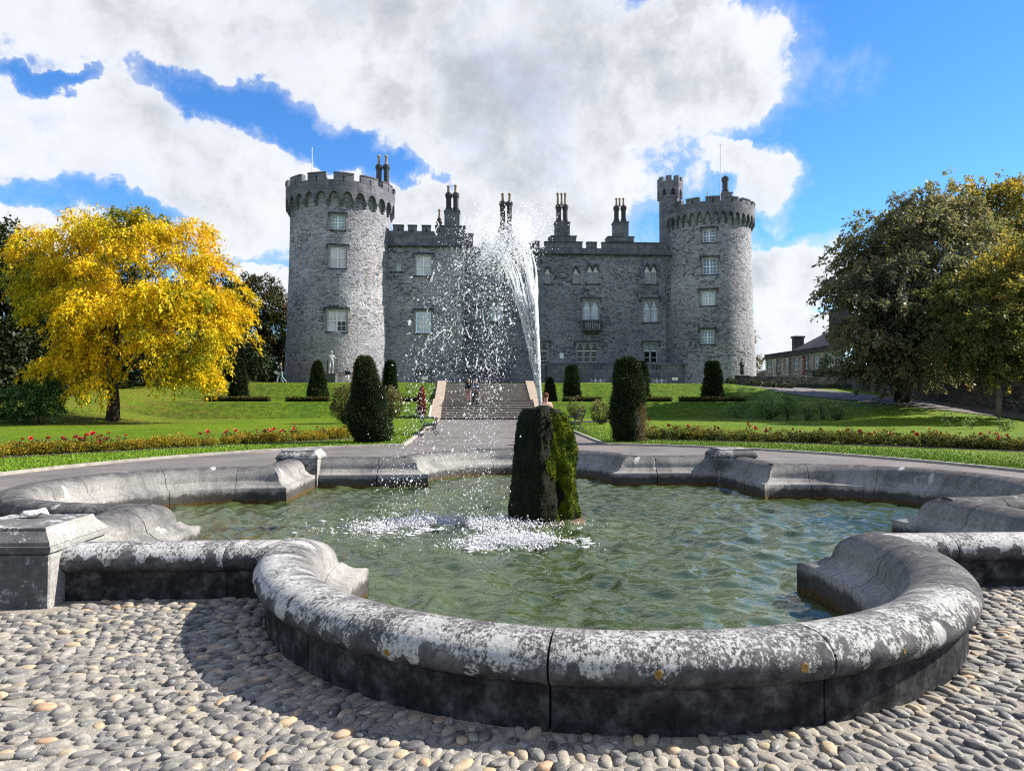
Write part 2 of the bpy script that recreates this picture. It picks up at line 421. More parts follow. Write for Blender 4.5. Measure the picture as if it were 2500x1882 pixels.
# --- materials
m, t, b = newmat('sandy cobble mortar'); p = wpos(t); mortar_m = m
n1 = t.noise(p, 3.0, 5, 0.6); n2 = t.noise(p, 60, 4, 0.7)
c_ = t.ramp(n1, [(0.3, (0.2270, 0.2081, 0.1778)), (0.55, (0.3027, 0.2800, 0.2422)), (0.75, (0.3557, 0.3330, 0.2952))])
c_ = t.mix(1.0, c_, t.ramp(n2, [(0.3, (0.72, 0.70, 0.68)), (0.7, (1.2, 1.2, 1.2))]), 'MULTIPLY')
t.link(c_, b.inputs['Base Color']); b.inputs['Roughness'].default_value = 0.95; b.inputs['Specular IOR Level'].default_value = 0.15
bump(t, b, t.m('ADD', n2, t.m('MULTIPLY', t.noise(p, 14, 5, .7), 1.5)), 0.9, 0.012)

m, t, b = newmat('river cobble'); cobble_m = m; p = wpos(t); r_ = attr(t, 'rnd')
c_ = t.ramp(r_, [(0.0, (0.058, 0.058, 0.060)), (0.25, (0.107, 0.105, 0.105)), (0.5, (0.165, 0.157, 0.145)), (0.68, (0.24, 0.215, 0.178)), (0.80, (0.23, 0.21, 0.175)),
               (0.90, (0.33, 0.265, 0.18)), (0.96, (0.40, 0.30, 0.18)), (1.0, (0.38, 0.24, 0.15))])
sp_ = t.noise(p, 45, 5, 0.7); ms = t.noise(p, 7.0, 5, 0.65)
c_ = t.mix(1.0, c_, t.ramp(sp_, [(0.3, (0.75, 0.75, 0.76)), (0.7, (1.25, 1.25, 1.24))]), 'MULTIPLY')
c_ = t.mix(t.m('MULTIPLY', t.mapr(ms, 0.47, 0.64), 0.85), c_, (0.2992, 0.2772, 0.2420))          # cement smears
c_ = t.mix(t.m('MULTIPLY', t.mapr(t.noise(p, 26, 3, .6), 0.62, 0.70), 0.55), c_, (0.52, 0.52, 0.52))   # pale lichen dots
t.link(c_, b.inputs['Base Color']); t.link(t.ramp(ms, [(0.4, (0.55,) * 3), (0.6, (0.9,) * 3)]), b.inputs['Roughness'])
b.inputs['Specular IOR Level'].default_value = 0.35
bump(t, b, t.m('ADD', sp_, t.m('MULTIPLY', ms, 1.5)), 0.35, 0.006)

m, t, b = newmat('worn asphalt'); asphalt_m = m; p = wpos(t)
n1 = t.noise(p, 0.7, 5, 0.6); n2 = t.noise(p, 70, 3, 0.7); st = t.noise(t.v('MULTIPLY', p, (0.35, 2.2, 1)), 1.2, 5, 0.65)
c_ = t.ramp(n1, [(0.3, (0.095, 0.087, 0.085)), (0.7, (0.155, 0.143, 0.14))])
c_ = t.mix(t.m('MULTIPLY', t.mapr(st, 0.5, 0.68), 0.6), c_, (0.22, 0.195, 0.18))
c_ = t.mix(1.0, c_, t.ramp(n2, [(0.3, (0.6, 0.6, 0.6)), (0.7, (1.4, 1.4, 1.4))]), 'MULTIPLY')
t.link(c_, b.inputs['Base Color']); b.inputs['Roughness'].default_value = 0.9; b.inputs['Specular IOR Level'].default_value = 0.25
bump(t, b, n2, 0.8, 0.008)

m, t, b = newmat('mown lawn'); lawn_m = m; p = wpos(t)
n1 = t.noise(p, 0.35, 5, 0.6); n2 = t.noise(p, 26, 4, 0.75); n3 = t.noise(t.v('MULTIPLY', p, (1, 1.6, 1)), 3.2, 5, 0.7)
c_ = t.ramp(n1, [(0.3, (0.0946, 0.1763, 0.0052)), (0.5, (0.1333, 0.2236, 0.0060)), (0.72, (0.1677, 0.2365, 0.0086))])
c_ = t.mix(1.0, c_, t.ramp(n3, [(0.30, (0.48, 0.58, 0.5)), (0.70, (1.30, 1.22, 1.2))]), 'MULTIPLY')
c_ = t.mix(1.0, c_, t.ramp(n2, [(0.3, (0.55, 0.62, 0.5)), (0.7, (1.42, 1.34, 1.3))]), 'MULTIPLY')
sx = t.new('ShaderNodeSeparateXYZ'); t.link(p, sx.inputs[0])
leafy = t.m('MULTIPLY', t.mapr(sx.outputs[0], -11.0, -18.0), t.mapr(sx.outputs[1], 33.0, 37.0))      # fallen leaves and thin grass under the yellow tree
c_ = t.mix(t.m('MULTIPLY', leafy, t.mapr(t.noise(p, 1.3, 5, .7), 0.42, 0.62, 0.15, 0.8)), c_, (0.19, 0.16, 0.03))
nz_ = t.new('ShaderNodeSeparateXYZ'); t.link(t.new('ShaderNodeNewGeometry').outputs['True Normal'], nz_.inputs[0])
bank = t.mapr(nz_.outputs[2], 0.975, 0.93)                       # steep banks: longer, coarser grass, their slope shade painted in darker
coarse = t.noise(t.v('MULTIPLY', p, (1.0, 1.0, 2.2)), 2.4, 6, 0.72)
c_ = t.mix(bank, c_, t.mix(1.0, c_, t.ramp(coarse, [(0.34, (0.30, 0.42, 0.3)), (0.62, (0.92, 0.95, 0.8))]), 'MULTIPLY'))
t.link(c_, b.inputs['Base Color']); b.inputs['Roughness'].default_value = 0.8; b.inputs['Specular IOR Level'].default_value = 0.15
bump(t, b, t.m('ADD', t.m('ADD', t.m('MULTIPLY', n2, 1.0), t.m('MULTIPLY', n3, 2.4)), t.m('MULTIPLY', t.m('MULTIPLY', bank, coarse), 3.5)), 1.0, 0.09)

kerb_pale = simple('pale kerb stone', (0.3027, 0.2800, 0.2422), 0.9, 0.3, 5, 0.4, 0.01)
soil_m = simple('dark bed soil', (0.055, 0.040, 0.030), 0.95, 0.4, 8, 0.8, 0.03)

# --- horizon sheet, cobble bed, asphalt, lawns
g = MB().box(-900, 900, 88, 1500, 2.6, 3.4).build('ground', lawn_m); props(g, kind='structure')
g = MB().box(-60, 60, -30, 1.0, -0.3, -0.02).build('forecourt', mortar_m); props(g, kind='structure')
bed = grid_mesh('cobbled_pavement', lambda Y: np.arange(-9, 12.01, 0.1), np.arange(1.0, 8.41, 0.1), 211, 0.0, mortar_m, lambda x, y: ~in_outline(x, y, 0.3))
asph = grid_mesh('asphalt_path', lambda Y: np.arange(-16, 18.01, 0.2), np.arange(8.4, 47.0, 0.2), 171, 0.004, asphalt_m,
                 lambda x, y: ~in_outline(x, y, 0.3) & ((np.hypot(x - PX, y - PY) < RING_R + .5) | (np.abs(x - PX) < PATH_W + .4)) & (y < 44.2))
def xedge(Y):
    dy = abs(Y - PY)
    rx = math.sqrt(max(RING_R ** 2 - dy ** 2, 0)) if dy < RING_R else 0
    if Y < PY: rx = RING_R
    return max(rx, PATH_W if Y < 44 else 3.75 if Y < 53.5 else 0.0)
Ycorner = PY + math.sqrt(RING_R ** 2 - PATH_W ** 2)
Ys = sorted(set(list(np.arange(2, 18, 0.5)) + list(np.arange(18, Ycorner, 0.2)) + [Ycorner, Ycorner + .01] + list(np.arange(Ycorner + .4, 43.6, 0.6)) +
                [43.99, 44.01] + list(np.arange(44.3, 53.5, 0.3)) + [53.49, 53.51] + list(np.arange(54, 92, 1.0))))
U = np.concatenate([[0, .15], np.linspace(.4, 30, 75), np.geomspace(31, 300, 24)]); NU = len(U)
lawnL = grid_mesh('lawn', lambda Y: PX - xedge(Y) - U, Ys, NU, 0.055, lawn_m)
lawnR = grid_mesh('lawn', lambda Y: PX + xedge(Y) + U, Ys, NU, 0.055, lawn_m)
def kerb(sign, mat, wid):
    V = []; F = []
    ys = [y for y in Ys if y <= 44]
    for Y in ys:
        x = PX + sign * xedge(Y); z = zt1(x, Y)
        if Y > Ycorner: nx, ny = sign, 0
        else:
            nx, ny = (x - PX), (Y - PY); L = math.hypot(nx, ny) or 1; nx /= L; ny /= L
            if Y < PY: nx, ny = sign, 0
        V += [(x - nx * wid, Y - ny * wid, z - .05), (x - nx * wid, Y - ny * wid, z + .062), (x + nx * .02, Y + ny * .02, z + .066), (x + nx * .02, Y + ny * .02, z - .05)]
    for i in range(len(ys) - 1):
        for k in range(3): F.append((i * 4 + k, i * 4 + k + 1, i * 4 + 5 + k, i * 4 + 4 + k))
    me = bpy.data.meshes.new('kerb'); me.from_pydata(V, [], F); me.update()
    return props(link_mesh('kerb', me, mat), kind='structure')
kerb(-1, kerb_pale, 0.09); kerb(1, kerb_pale, 0.07)

# --- fuzz of grass blades along the near lawn edges
m, t, b = newmat('grass blade'); blade_m = m
t.link(t.ramp(attr(t, 'rnd'), [(0.0, (0.0595, 0.1445, 0.0051)), (0.6, (0.1445, 0.2550, 0.0102)), (1.0, (0.2380, 0.3060, 0.0255))]), b.inputs['Base Color'])
b.inputs['Roughness'].default_value = 0.6; b.inputs['Specular IOR Level'].default_value = 0.25
def blades(name, x, y, h, seed):
    r = np.random.default_rng(seed); n = len(x); z = zt(x, y) + 0.045
    a = r.uniform(0, 2 * PI, n); w = r.uniform(.008, .016, n); hh = h * r.uniform(.5, 1.3, n); lean = r.normal(0, .4, (n, 2)) * hh[:, None]
    B = np.stack([x, y, z], 1); d = np.stack([np.cos(a) * w, np.sin(a) * w, np.zeros(n)], 1)
    T = B + np.concatenate([lean, hh[:, None]], 1)
    V = np.stack([B - d, B + d, T], 1).reshape(-1, 3); F = np.arange(3 * n).reshape(-1, 3)
    return np_mesh(name, V, F, None, {'rnd': np.clip(r.normal(.5, .25, n), 0, 1)})
r = np.random.default_rng(5); xs, ys = [], []
N = 52000
th = r.uniform(R_(16), R_(164), N); rr = RING_R + 0.01 + np.abs(r.exponential(1.1, N)); gx = PX + rr * np.cos(th); gy = PY + rr * np.sin(th)
k = np.abs(gx - PX) > PATH_W + 0.02; gx, gy = gx[k], gy[k]
N2 = 16000; yy = r.uniform(Ycorner, 40, N2); sg = r.choice([-1, 1], N2); g2x = PX + sg * (PATH_W + .02 + r.exponential(.8, N2))
gx = np.concatenate([gx, g2x]); gy = np.concatenate([gy, yy])
grass = link_mesh('grass', blades('grass', gx, gy, 0.055, 3), blade_m)
props(grass, 'short green grass fringing the lawn edges beyond the basin', 'grass', kind='stuff')

# --- cobbles laid in a fan round the near lobe
LX, LY = PX, PY - A_IN - LOBE_O
def cob_arrays():
    r = np.random.default_rng(21); out = []
    rad = LOBE_R + 0.605 + 0.035
    while rad < 9.5:
        ln = 0.094 + 0.012 * math.sin(rad * 5)
        n = int(2 * PI * rad / 0.061); off = r.uniform(0, 1)
        for i in range(n):
            a = 2 * PI * (i + off + r.normal(0, .13)) / n; q = rad + r.normal(0, .016)
            x, y = LX + q * math.cos(a), LY + q * math.sin(a)
            if y > 8.3 or y < 1.9: continue
            d = y * math.cos(YAW) + x * math.sin(YAW); rx = x * math.cos(YAW) - y * math.sin(YAW)
            if abs(rx) > 1.25 * d + 0.4: continue
            if in_outline(x, y, 0.625): continue
            if any(abs(x - (PX + sx * (A_IN + .40))) < .56 and abs(y - (PY + sy * (A_IN + .40))) < .56 for sx in (-1, 1) for sy in (-1, 1)): continue
            if r.random() < 0.012: continue
            L = ln * r.uniform(.70, 1.30) * .5; Wd = 0.061 * r.uniform(.78, 1.16) * .5
            out.append((x, y, L, Wd, r.uniform(.012, .027), a + r.normal(0, .34), d))
        rad += ln * 0.94
    return out
cobs = cob_arrays(); cobs.sort(key=lambda c: c[6] / max(c[2] * c[3], 1e-5) ** .35)
base_ball = MB().ball((0, 0, 0), 1, 1, 1, 9, 6); BV = np.array(base_ball.v); BF = base_ball.f
BF4 = np.array([f if len(f) == 4 else (*f, f[2]) for f in BF])
cr = np.random.default_rng(8)
def cob_verts(c):
    x, y, L, Wd, H, a, d = c
    v = BV.copy(); e = np.sign(v) * np.abs(v) ** cr.uniform(.72, .95)
    e += 0.17 * np.stack([vnoise(v, 1.6, int(cr.integers(1e6)), 1), vnoise(v, 1.6, int(cr.integers(1e6)), 1), vnoise(v, 1.4, int(cr.integers(1e6)), 1)], 1)
    e = e * (L, Wd, H)
    tl = cr.normal(0, .10); e[:, 2] += e[:, 0] * tl
    ca, sa = math.cos(a), math.sin(a)
    return np.stack([e[:, 0] * ca - e[:, 1] * sa, e[:, 0] * sa + e[:, 1] * ca, e[:, 2] - H * cr.uniform(.10, .62) + 0.004], 1)
def rndcol():
    u = cr.random()
    return cr.uniform(0, .62) if u < .72 else cr.uniform(.62, .82) if u < .90 else cr.uniform(.84, 1.0)
from itertools import count
for c in cobs[:300]:
    V = cob_verts(c); me = bpy.data.meshes.new('cobble'); me.from_pydata(V.tolist(), [], BF)
    a_ = me.attributes.new('rnd', 'FLOAT', 'FACE'); a_.data.foreach_set('value', np.full(len(BF), rndcol(), np.float32))
    o = link_mesh('cobble', me, cobble_m, bed, True); o.location = (c[0], c[1], zt1(c[0], c[1]))
VV, FF, AA = [], [], []; nb = 0; tri = [[], []]
for c in cobs[300:]:
    V = cob_verts(c) + (c[0], c[1], zt1(c[0], c[1])); VV.append(V); FF += [tuple(i + nb for i in f) for f in BF]; AA += [rndcol()] * len(BF); nb += len(V)
me = bpy.data.meshes.new('cobbles'); me.from_pydata(np.concatenate(VV).tolist(), [], FF); me.update()
a_ = me.attributes.new('rnd', 'FLOAT', 'FACE'); a_.data.foreach_set('value', np.array(AA, np.float32))
o = link_mesh('cobble_mass', me, cobble_m, bed, True); o['kind'] = 'stuff'

# ================================================================ BASIN
m, t, b = newmat('lichened limestone coping'); coping_m = m; p = wpos(t)
pr = attr(t, 'prof'); la = attr(t, 'lich'); al = attr(t, 'along')
cv = t.new('ShaderNodeCombineXYZ'); t.link(al, cv.inputs[0]); t.link(pr, cv.inputs[1])
big = t.noise(p, 1.3, 5, 0.6); fine = t.noise(p, 30, 5, 0.7); mid_ = t.noise(p, 7, 6, 0.65)
streak = t.noise(t.v('MULTIPLY', cv.outputs[0], (14.0, 1.2, 1)), 1.0, 5, 0.65)
c_ = t.ramp(mid_, [(0.28, (0.028, 0.028, 0.031)), (0.5, (0.075, 0.074, 0.077)), (0.72, (0.15, 0.146, 0.142))])
sz0 = t.new('ShaderNodeSeparateXYZ'); t.link(p, sz0.inputs[0])
inner = t.mapr(pr, 0.50, 0.36)                                  # the water side is paler
c_ = t.mix(t.m('MULTIPLY', inner, t.mapr(big, 0.3, 0.6, 0.25, 0.85)), c_, (0.285, 0.275, 0.26))
damp_shade = t.m('MULTIPLY', t.mapr(pr, 0.245, 0.225), t.mapr(t.m('ADD', sz0.outputs[2], t.m('MULTIPLY', t.m('SUBTRACT', mid_, .5), .22)), 0.07, -0.02))   # wet dark stone above the waterline, some shade in its tone
c_ = t.mix(t.m('MULTIPLY', damp_shade, 0.82), c_, (0.022, 0.020, 0.018))
outer = t.mapr(pr, 0.70, 0.80)                                  # black crust, with the shade below the roll painted in
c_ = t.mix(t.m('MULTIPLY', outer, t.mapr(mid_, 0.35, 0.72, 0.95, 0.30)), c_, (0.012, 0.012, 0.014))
c_ = t.mix(t.m('MULTIPLY', t.mapr(streak, 0.5, 0.7), 0.35), c_, (0.05, 0.05, 0.052))
c_ = t.mix(1.0, c_, t.ramp(fine, [(0.3, (0.66, 0.66, 0.66)), (0.7, (1.34, 1.34, 1.34))]), 'MULTIPLY')
# crustose lichen: a scalloped pale band over the crest
vo = t.voro(t.v('MULTIPLY', cv.outputs[0], (1.0, 0.75, 1.0)), 13.0, 'SMOOTH_F1')
edge = t.m('ADD', t.m('MULTIPLY', t.m('SUBTRACT', t.noise(cv.outputs[0], 6.0, 3, 0.5), 0.5), 0.22), t.m('ADD', t.m('MULTIPLY_ADD', vo.outputs['Distance'], -0.17, 0.075), t.m('MULTIPLY', t.m('SUBTRACT', t.noise(cv.outputs[0], 40.0, 4, 0.6), 0.5), 0.09)))
band = t.m('MULTIPLY', t.mapr(t.m('ADD', pr, t.m('MULTIPLY', edge, -1.0)), 0.700, 0.685), t.mapr(t.m('ADD', pr, edge), 0.40, 0.60))
holes = t.noise(cv.outputs[0], 46.0, 6, 0.78); patch = t.noise(cv.outputs[0], 3.2, 5, 0.65)
keep_ = t.mapr(t.m('ADD', t.m('ADD', t.m('MULTIPLY', holes, 1.25), t.m('MULTIPLY', patch, 0.75)), t.m('MULTIPLY', la, 0.55)), 1.42, 1.56)
lichen = t.m('MULTIPLY', t.m('MULTIPLY', band, keep_), t.mapr(la, 0.05, 0.3))
spots = t.voro(cv.outputs[0], 3.6)                               # separate round rosettes
sc_ = t.new('ShaderNodeSeparateColor'); t.link(spots.outputs['Color'], sc_.inputs[0])
ros = t.m('MULTIPLY', t.mapr(t.m('ADD', spots.outputs['Distance'], t.m('MULTIPLY', t.m('SUBTRACT', holes, .5), .25)), 0.20, 0.18), t.mapr(sc_.outputs[0], 0.60, 0.62))
ros = t.m('MULTIPLY', ros, t.m('MULTIPLY', t.m('MULTIPLY', t.mapr(pr, 0.30, 0.34), t.mapr(pr, 0.76, 0.72)), t.mapr(la, 0.02, 0.1)))
lichen = t.m('MAXIMUM', lichen, t.m('MULTIPLY', ros, 0.9))
c_ = t.mix(t.m('MULTIPLY', lichen, 0.95), c_, t.ramp(fine, [(0.3, (0.27, 0.27, 0.265)), (0.7, (0.52, 0.52, 0.505))]))
sz = t.new('ShaderNodeSeparateXYZ'); t.link(p, sz.inputs[0])
algae = t.m('MULTIPLY', t.mapr(t.m('ADD', sz.outputs[2], t.m('MULTIPLY', t.m('SUBTRACT', mid_, .5), .10)), WATER_Z + 0.075, WATER_Z + 0.02), t.mapr(pr, 0.3, 0.2))
c_ = t.mix(t.m('MULTIPLY', algae, 0.85), c_, t.ramp(fine, [(0.35, (0.030, 0.022, 0.010)), (0.6, (0.13, 0.075, 0.02)), (0.75, (0.17, 0.16, 0.02))]))
t.link(c_, b.inputs['Base Color']); b.inputs['Roughness'].default_value = 0.85; b.inputs['Specular IOR Level'].default_value = 0.10
hh = t.m('ADD', t.m('MULTIPLY', fine, 0.5), t.m('ADD', t.m('MULTIPLY', mid_, 0.9), t.m('MULTIPLY', lichen, 0.35)))
bump(t, b, hh, 0.55, 0.012)
orange_m = simple('orange lichen', (0.20, 0.125, 0.028), 0.95, 0.35, 40, 0.5, 0.003)

prof = [(0.0, -0.55), (0.0, -0.16), (0.0, 0.085), (0.012, 0.098), (0.05, 0.106), (0.09, 0.118), (0.125, 0.142), (0.15, 0.170), (0.168, 0.186), (0.178, 0.182), (0.186, 0.186), (0.194, 0.206)]
prof += [(0.47 - 0.272 * math.cos(q), 0.206 + 0.234 * math.sin(q)) for q in np.linspace(0.12, PI / 2, 11)]
prof += [(0.51 + 0.172 * math.sin(q), 0.320 + 0.120 * math.cos(q)) for q in np.linspace(0.12, 2.6, 13)]
prof += [(0.602, 0.208), (0.598, 0.195), (0.598, -0.12)]
PW = np.array([q[0] for q in prof]); PZ = np.array([q[1] for q in prof]); seg = np.hypot(np.diff(PW), np.diff(PZ))
cl = np.concatenate([[0], np.cumsum(seg)]); LEN = cl[-1]
# 'prof' attribute: 0..0.4 inner steps, 0.5 crest, 0.75 underside of roll, 1 plinth foot
ic = 12 + 10
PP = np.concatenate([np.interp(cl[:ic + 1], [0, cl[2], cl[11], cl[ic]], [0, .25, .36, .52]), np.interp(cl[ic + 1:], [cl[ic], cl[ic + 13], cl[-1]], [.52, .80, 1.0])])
basin = empty('fountain_basin', (PX, PY, 0), 0, 'large quatrefoil stone fountain basin with lichened rolled coping', 'fountain')
def sweep_stone(rows, lich, ext=0.0):
    """rows: list of arrays (n_prof,2) of plan points (relative to centre)"""
    nP = len(prof); V = []; al_ = []
    cum = 0; prev = None
    for rw in rows:
        c = rw[ic]
        if prev is not None: cum += math.hypot(*(c - prev))
        prev = c; al_ += [cum + sweep_stone.off] * nP
        V.append(np.column_stack([rw, PZ]))
    sweep_stone.off += cum + 3.1
    V = np.concatenate(V); nR = len(rows)
    F = [(i * nP + k, i * nP + k + 1, (i + 1) * nP + k + 1, (i + 1) * nP + k) for i in range(nR - 1) for k in range(nP - 1)]
    F += [tuple(range(nP)), tuple(range((nR - 1) * nP + nP - 1, (nR - 1) * nP - 1, -1))]
    me = bpy.data.meshes.new('coping_stone'); me.from_pydata(V.tolist(), [], F)
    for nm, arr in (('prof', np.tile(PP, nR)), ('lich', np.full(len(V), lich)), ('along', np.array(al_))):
        a_ = me.attributes.new(nm, 'FLOAT', 'POINT'); a_.data.foreach_set('value', arr.astype(np.float32))
    me.update(); o = link_mesh('coping_stone', me, coping_m, basin); me.shade_smooth()
    try:
        me.set_sharp_from_angle(angle=R_(50))
    except Exception: pass
    return o
sweep_stone.off = 0.0
def rotq(P, q):
    c, s_ = [(1, 0), (0, 1), (-1, 0), (0, -1)][q]
    return np.column_stack([P[:, 0] * c - P[:, 1] * s_, P[:, 0] * s_ + P[:, 1] * c])
# quarter sides: q=0 the far side (+Y), 1 left (-X), 2 near (-Y), 3 right (+X)
LICH = {0: (.12, .18), 1: (.62, .50), 2: (1.0, 1.0), 3: (.42, .35)}
for q in range(4):
    ang_end = np.arccos(np.clip((PW - LOBE_O) / (LOBE_R + PW), -1, 1))   # polar angle (from +Y) where ring meets the straight, per profile point
    bounds = [-1.0, -0.76, -0.475, -0.142, 0.142, 0.475, 0.76, 1.0]
    for bi in range(len(bounds) - 1):
        rows = []
        f0, f1 = bounds[bi], bounds[bi + 1]
        for f in np.linspace(f0 + (0.0012 if bi else 0), f1 - (0.0012 if bi < 6 else 0), max(4, int((f1 - f0) * 36))):
            tt = f * 1.0
            ang = np.where(abs(tt) <= 0.9, tt * R_(104), np.sign(tt) * (0.9 * R_(104) + (abs(tt) - 0.9) / 0.1 * (ang_end - 0.9 * R_(104))))
            P = np.column_stack([(LOBE_R + PW) * np.sin(ang), A_IN + LOBE_O + (LOBE_R + PW) * np.cos(ang)])
            rows.append(rotq(P, q))
        lv = LICH[q][0] * random.uniform(.85, 1.1)
        if q == 2 and bi in (0, 1): lv = .62        # right-hand inner return is cleaner
        sweep_stone(rows[::-1], lv)
    for sgn in (-1, 1):
        xm = np.sqrt((LOBE_R + PW) ** 2 - (PW - LOBE_O) ** 2)
        x_end = A_IN + 0.02
        cuts = [0.0, 0.30, 1.0] if sgn * (1 if q % 2 else -1) > 0 else [0.0, 0.27, 1.0]
        for ci in range(len(cuts) - 1):
            rows = []
            for f in np.linspace(cuts[ci] + (.003 if ci else 0), cuts[ci + 1] - (.003 if ci == 0 else 0), 7):
                xx = xm[ic] + (x_end - xm[ic]) * f
                x = xm + (x_end - xm) * f if f < .3 else np.full(len(xm), xx)
                if f < .3: x = xm * (1 - f / .3) + (f / .3) * (xm[ic] + (x_end - xm[ic]) * .3)
                rows.append(rotq(np.column_stack([sgn * x, A_IN + PW]), q))
            sweep_stone(rows if sgn < 0 else rows[::-1], LICH[q][1] * random.uniform(.8, 1.1))
# piers with moulded caps
m, t, b = newmat('lichened pier limestone'); pier_m = m; p = wpos(t)
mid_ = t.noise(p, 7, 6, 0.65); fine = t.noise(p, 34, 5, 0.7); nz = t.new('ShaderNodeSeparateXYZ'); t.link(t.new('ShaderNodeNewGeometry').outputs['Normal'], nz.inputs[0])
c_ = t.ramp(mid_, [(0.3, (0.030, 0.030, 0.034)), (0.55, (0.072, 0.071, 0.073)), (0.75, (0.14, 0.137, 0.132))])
lit = t.mapr(nz.outputs[0], 0.3, 0.7); pt = t.noise(p, 3.1, 5, .65)  # faces toward the sun are painted paler
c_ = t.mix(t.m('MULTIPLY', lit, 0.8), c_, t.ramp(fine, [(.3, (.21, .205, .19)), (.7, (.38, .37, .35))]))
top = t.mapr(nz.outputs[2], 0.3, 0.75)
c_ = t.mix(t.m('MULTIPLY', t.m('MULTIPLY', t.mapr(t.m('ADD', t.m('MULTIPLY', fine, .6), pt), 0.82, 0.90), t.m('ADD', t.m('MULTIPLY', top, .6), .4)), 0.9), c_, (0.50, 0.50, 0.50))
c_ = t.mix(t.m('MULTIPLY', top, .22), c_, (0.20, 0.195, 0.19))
t.link(c_, b.inputs['Base Color']); b.inputs['Roughness'].default_value = 0.85
bump(t, b, t.m('ADD', fine, mid_), 0.6, 0.012)
def pier(sx, sy):
    hw = 0.43; cx, cy = sx * (A_IN + 0.38), sy * (A_IN + 0.38)
    body = MB().box(-hw, hw, -hw, hw, -0.5, 0.405, 0.012)
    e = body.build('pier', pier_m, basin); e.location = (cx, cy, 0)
    def ringbox(levels):
        mb = MB(); V = []; F = []
        for z, w in levels: V += [(-w, -w, z), (w, -w, z), (w, w, z), (-w, w, z)]
        for i in range(len(levels) - 1):
            for k in range(4): F.append((i * 4 + k, i * 4 + (k + 1) % 4, i * 4 + 4 + (k + 1) % 4, i * 4 + 4 + k))
        F += [(3, 2, 1, 0), tuple(range(len(V) - 4, len(V)))]
        return mb.add(V, F)
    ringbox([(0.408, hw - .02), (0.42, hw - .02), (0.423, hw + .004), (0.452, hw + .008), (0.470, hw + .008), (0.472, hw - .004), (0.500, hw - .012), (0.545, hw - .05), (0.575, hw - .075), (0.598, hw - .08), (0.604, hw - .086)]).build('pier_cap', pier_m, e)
for sx in (-1, 1):
    for sy in (-1, 1): pier(sx, sy)
# orange lichen rosettes on the near coping (flat crusts)
for px_, py_, rr_ in ((948, 1592, .020), (1607, 1642, .022), (1970, 1624, .024), (2210, 1592, .013)):
    bst = None
    for ang in np.linspace(-80, 80, 321):
        for q in (2.3, 2.45, 2.56):
            k_ = ic + 1 + int((q - 0.12) / (2.55 - 0.12) * 6)
        for k_ in range(ic + 3, ic + 12):
            a_ = R_(ang); w, z = prof[k_]
            P = Vector((PX + (LOBE_R + w) * math.sin(a_), PY - A_IN - LOBE_O - (LOBE_R + w) * math.cos(a_), z))
            d = P - CAMP; u = 1250 + FPX * d.dot(_Rt) / d.dot(_F); vv = 941 - FPX * d.dot(_Up) / d.dot(_F)
            e_ = (u - px_) ** 2 + (vv - py_) ** 2
            if bst is None or e_ < bst[0]:
                w2, z2 = prof[k_ + 1]; w0, z0 = prof[k_ - 1]; tz, tw = z2 - z0, w2 - w0; L = math.hypot(tz, tw)
                N_ = Vector((math.sin(a_) * (-tz / L), -math.cos(a_) * (-tz / L), tw / L)); bst = (e_, P, N_)
    mb = MB(); n_ = 24; ri = random.Random(px_)
    ring = [(math.cos(2 * PI * i / n_) * rr_ * (q_ := ri.uniform(.94, 1.04)), math.sin(2 * PI * i / n_) * rr_ * q_) for i in range(n_)]
    mb.add([(x, y, -.002) for x, y in ring] + [(x * .85, y * .85, .0012) for x, y in ring] + [(0, 0, .0006)],
           [(i, (i + 1) % n_, n_ + (i + 1) % n_, n_ + i) for i in range(n_)] + [(n_ + i, n_ + (i + 1) % n_, 2 * n_) for i in range(n_)])
    o = mb.build('lichen_patch', orange_m, basin); o.location = bst[1] - Vector((PX, PY, 0)); o.rotation_euler = bst[2].to_track_quat('Z', 'Y').to_euler()

# ================================================================ WATER
m, t, b = newmat('pool water'); water_m = m; p = wpos(t)
n1 = t.noise(p, 0.55, 4, 0.55)
c_ = t.ramp(n1, [(0.3, (0.022, 0.036, 0.011)), (0.55, (0.048, 0.068, 0.024)), (0.75, (0.082, 0.100, 0.042))])
t.link(c_, b.inputs['Base Color']); b.inputs['Roughness'].default_value = 0.015; b.inputs['IOR'].default_value = 1.36
b.inputs['Specular IOR Level'].default_value = 0.95
bump(t, b, t.m('ADD', t.noise(t.v('MULTIPLY', p, (1, 1.5, 1)), 6.5, 3, 0.5, 0.8), t.m('MULTIPLY', t.noise(p, 14.0, 2, 0.5, 0.4), 0.35)), 0.22, 0.06)
st_ = 0.033
gx = np.arange(PX - 7.3, PX + 7.3, st_); gy = np.arange(PY - 7.3, PY + 7.3, st_)
X, Y = np.meshgrid(gx, gy); X = X.ravel(); Y = Y.ravel()
wr = np.random.default_rng(4); Z = np.zeros(len(X))
SPL = [(-0.42, 10.0), (0.5, 8.6)]
for k in range(54):
    lam = math.exp(wr.uniform(math.log(.17), math.log(.80))); kk = 2 * PI / lam; th = wr.normal(R_(205), .75); a = 0.0175 * lam ** 1.0 / 1.0 * wr.uniform(.4, 1.2)
    ph = kk * (X * math.cos(th) + Y * math.sin(th)) + wr.uniform(0, 6.28) + 1.2 * np.sin(0.9 * X + wr.uniform(0, 6)) * np.cos(0.8 * Y + wr.uniform(0, 6))
    Z += a * (np.sin(ph) + .25 * np.cos(2 * ph)) * .42
for sx_, sy_ in SPL:
    d = np.hypot(X - sx_, Y - sy_); Z += 0.018 * np.sin(d * 2 * PI / .42) * np.exp(-d / 1.5)
    Z += 0.016 * np.exp(-(d / .7) ** 2) * vnoise(np.stack([X, Y], 1), 9, 3, 3)
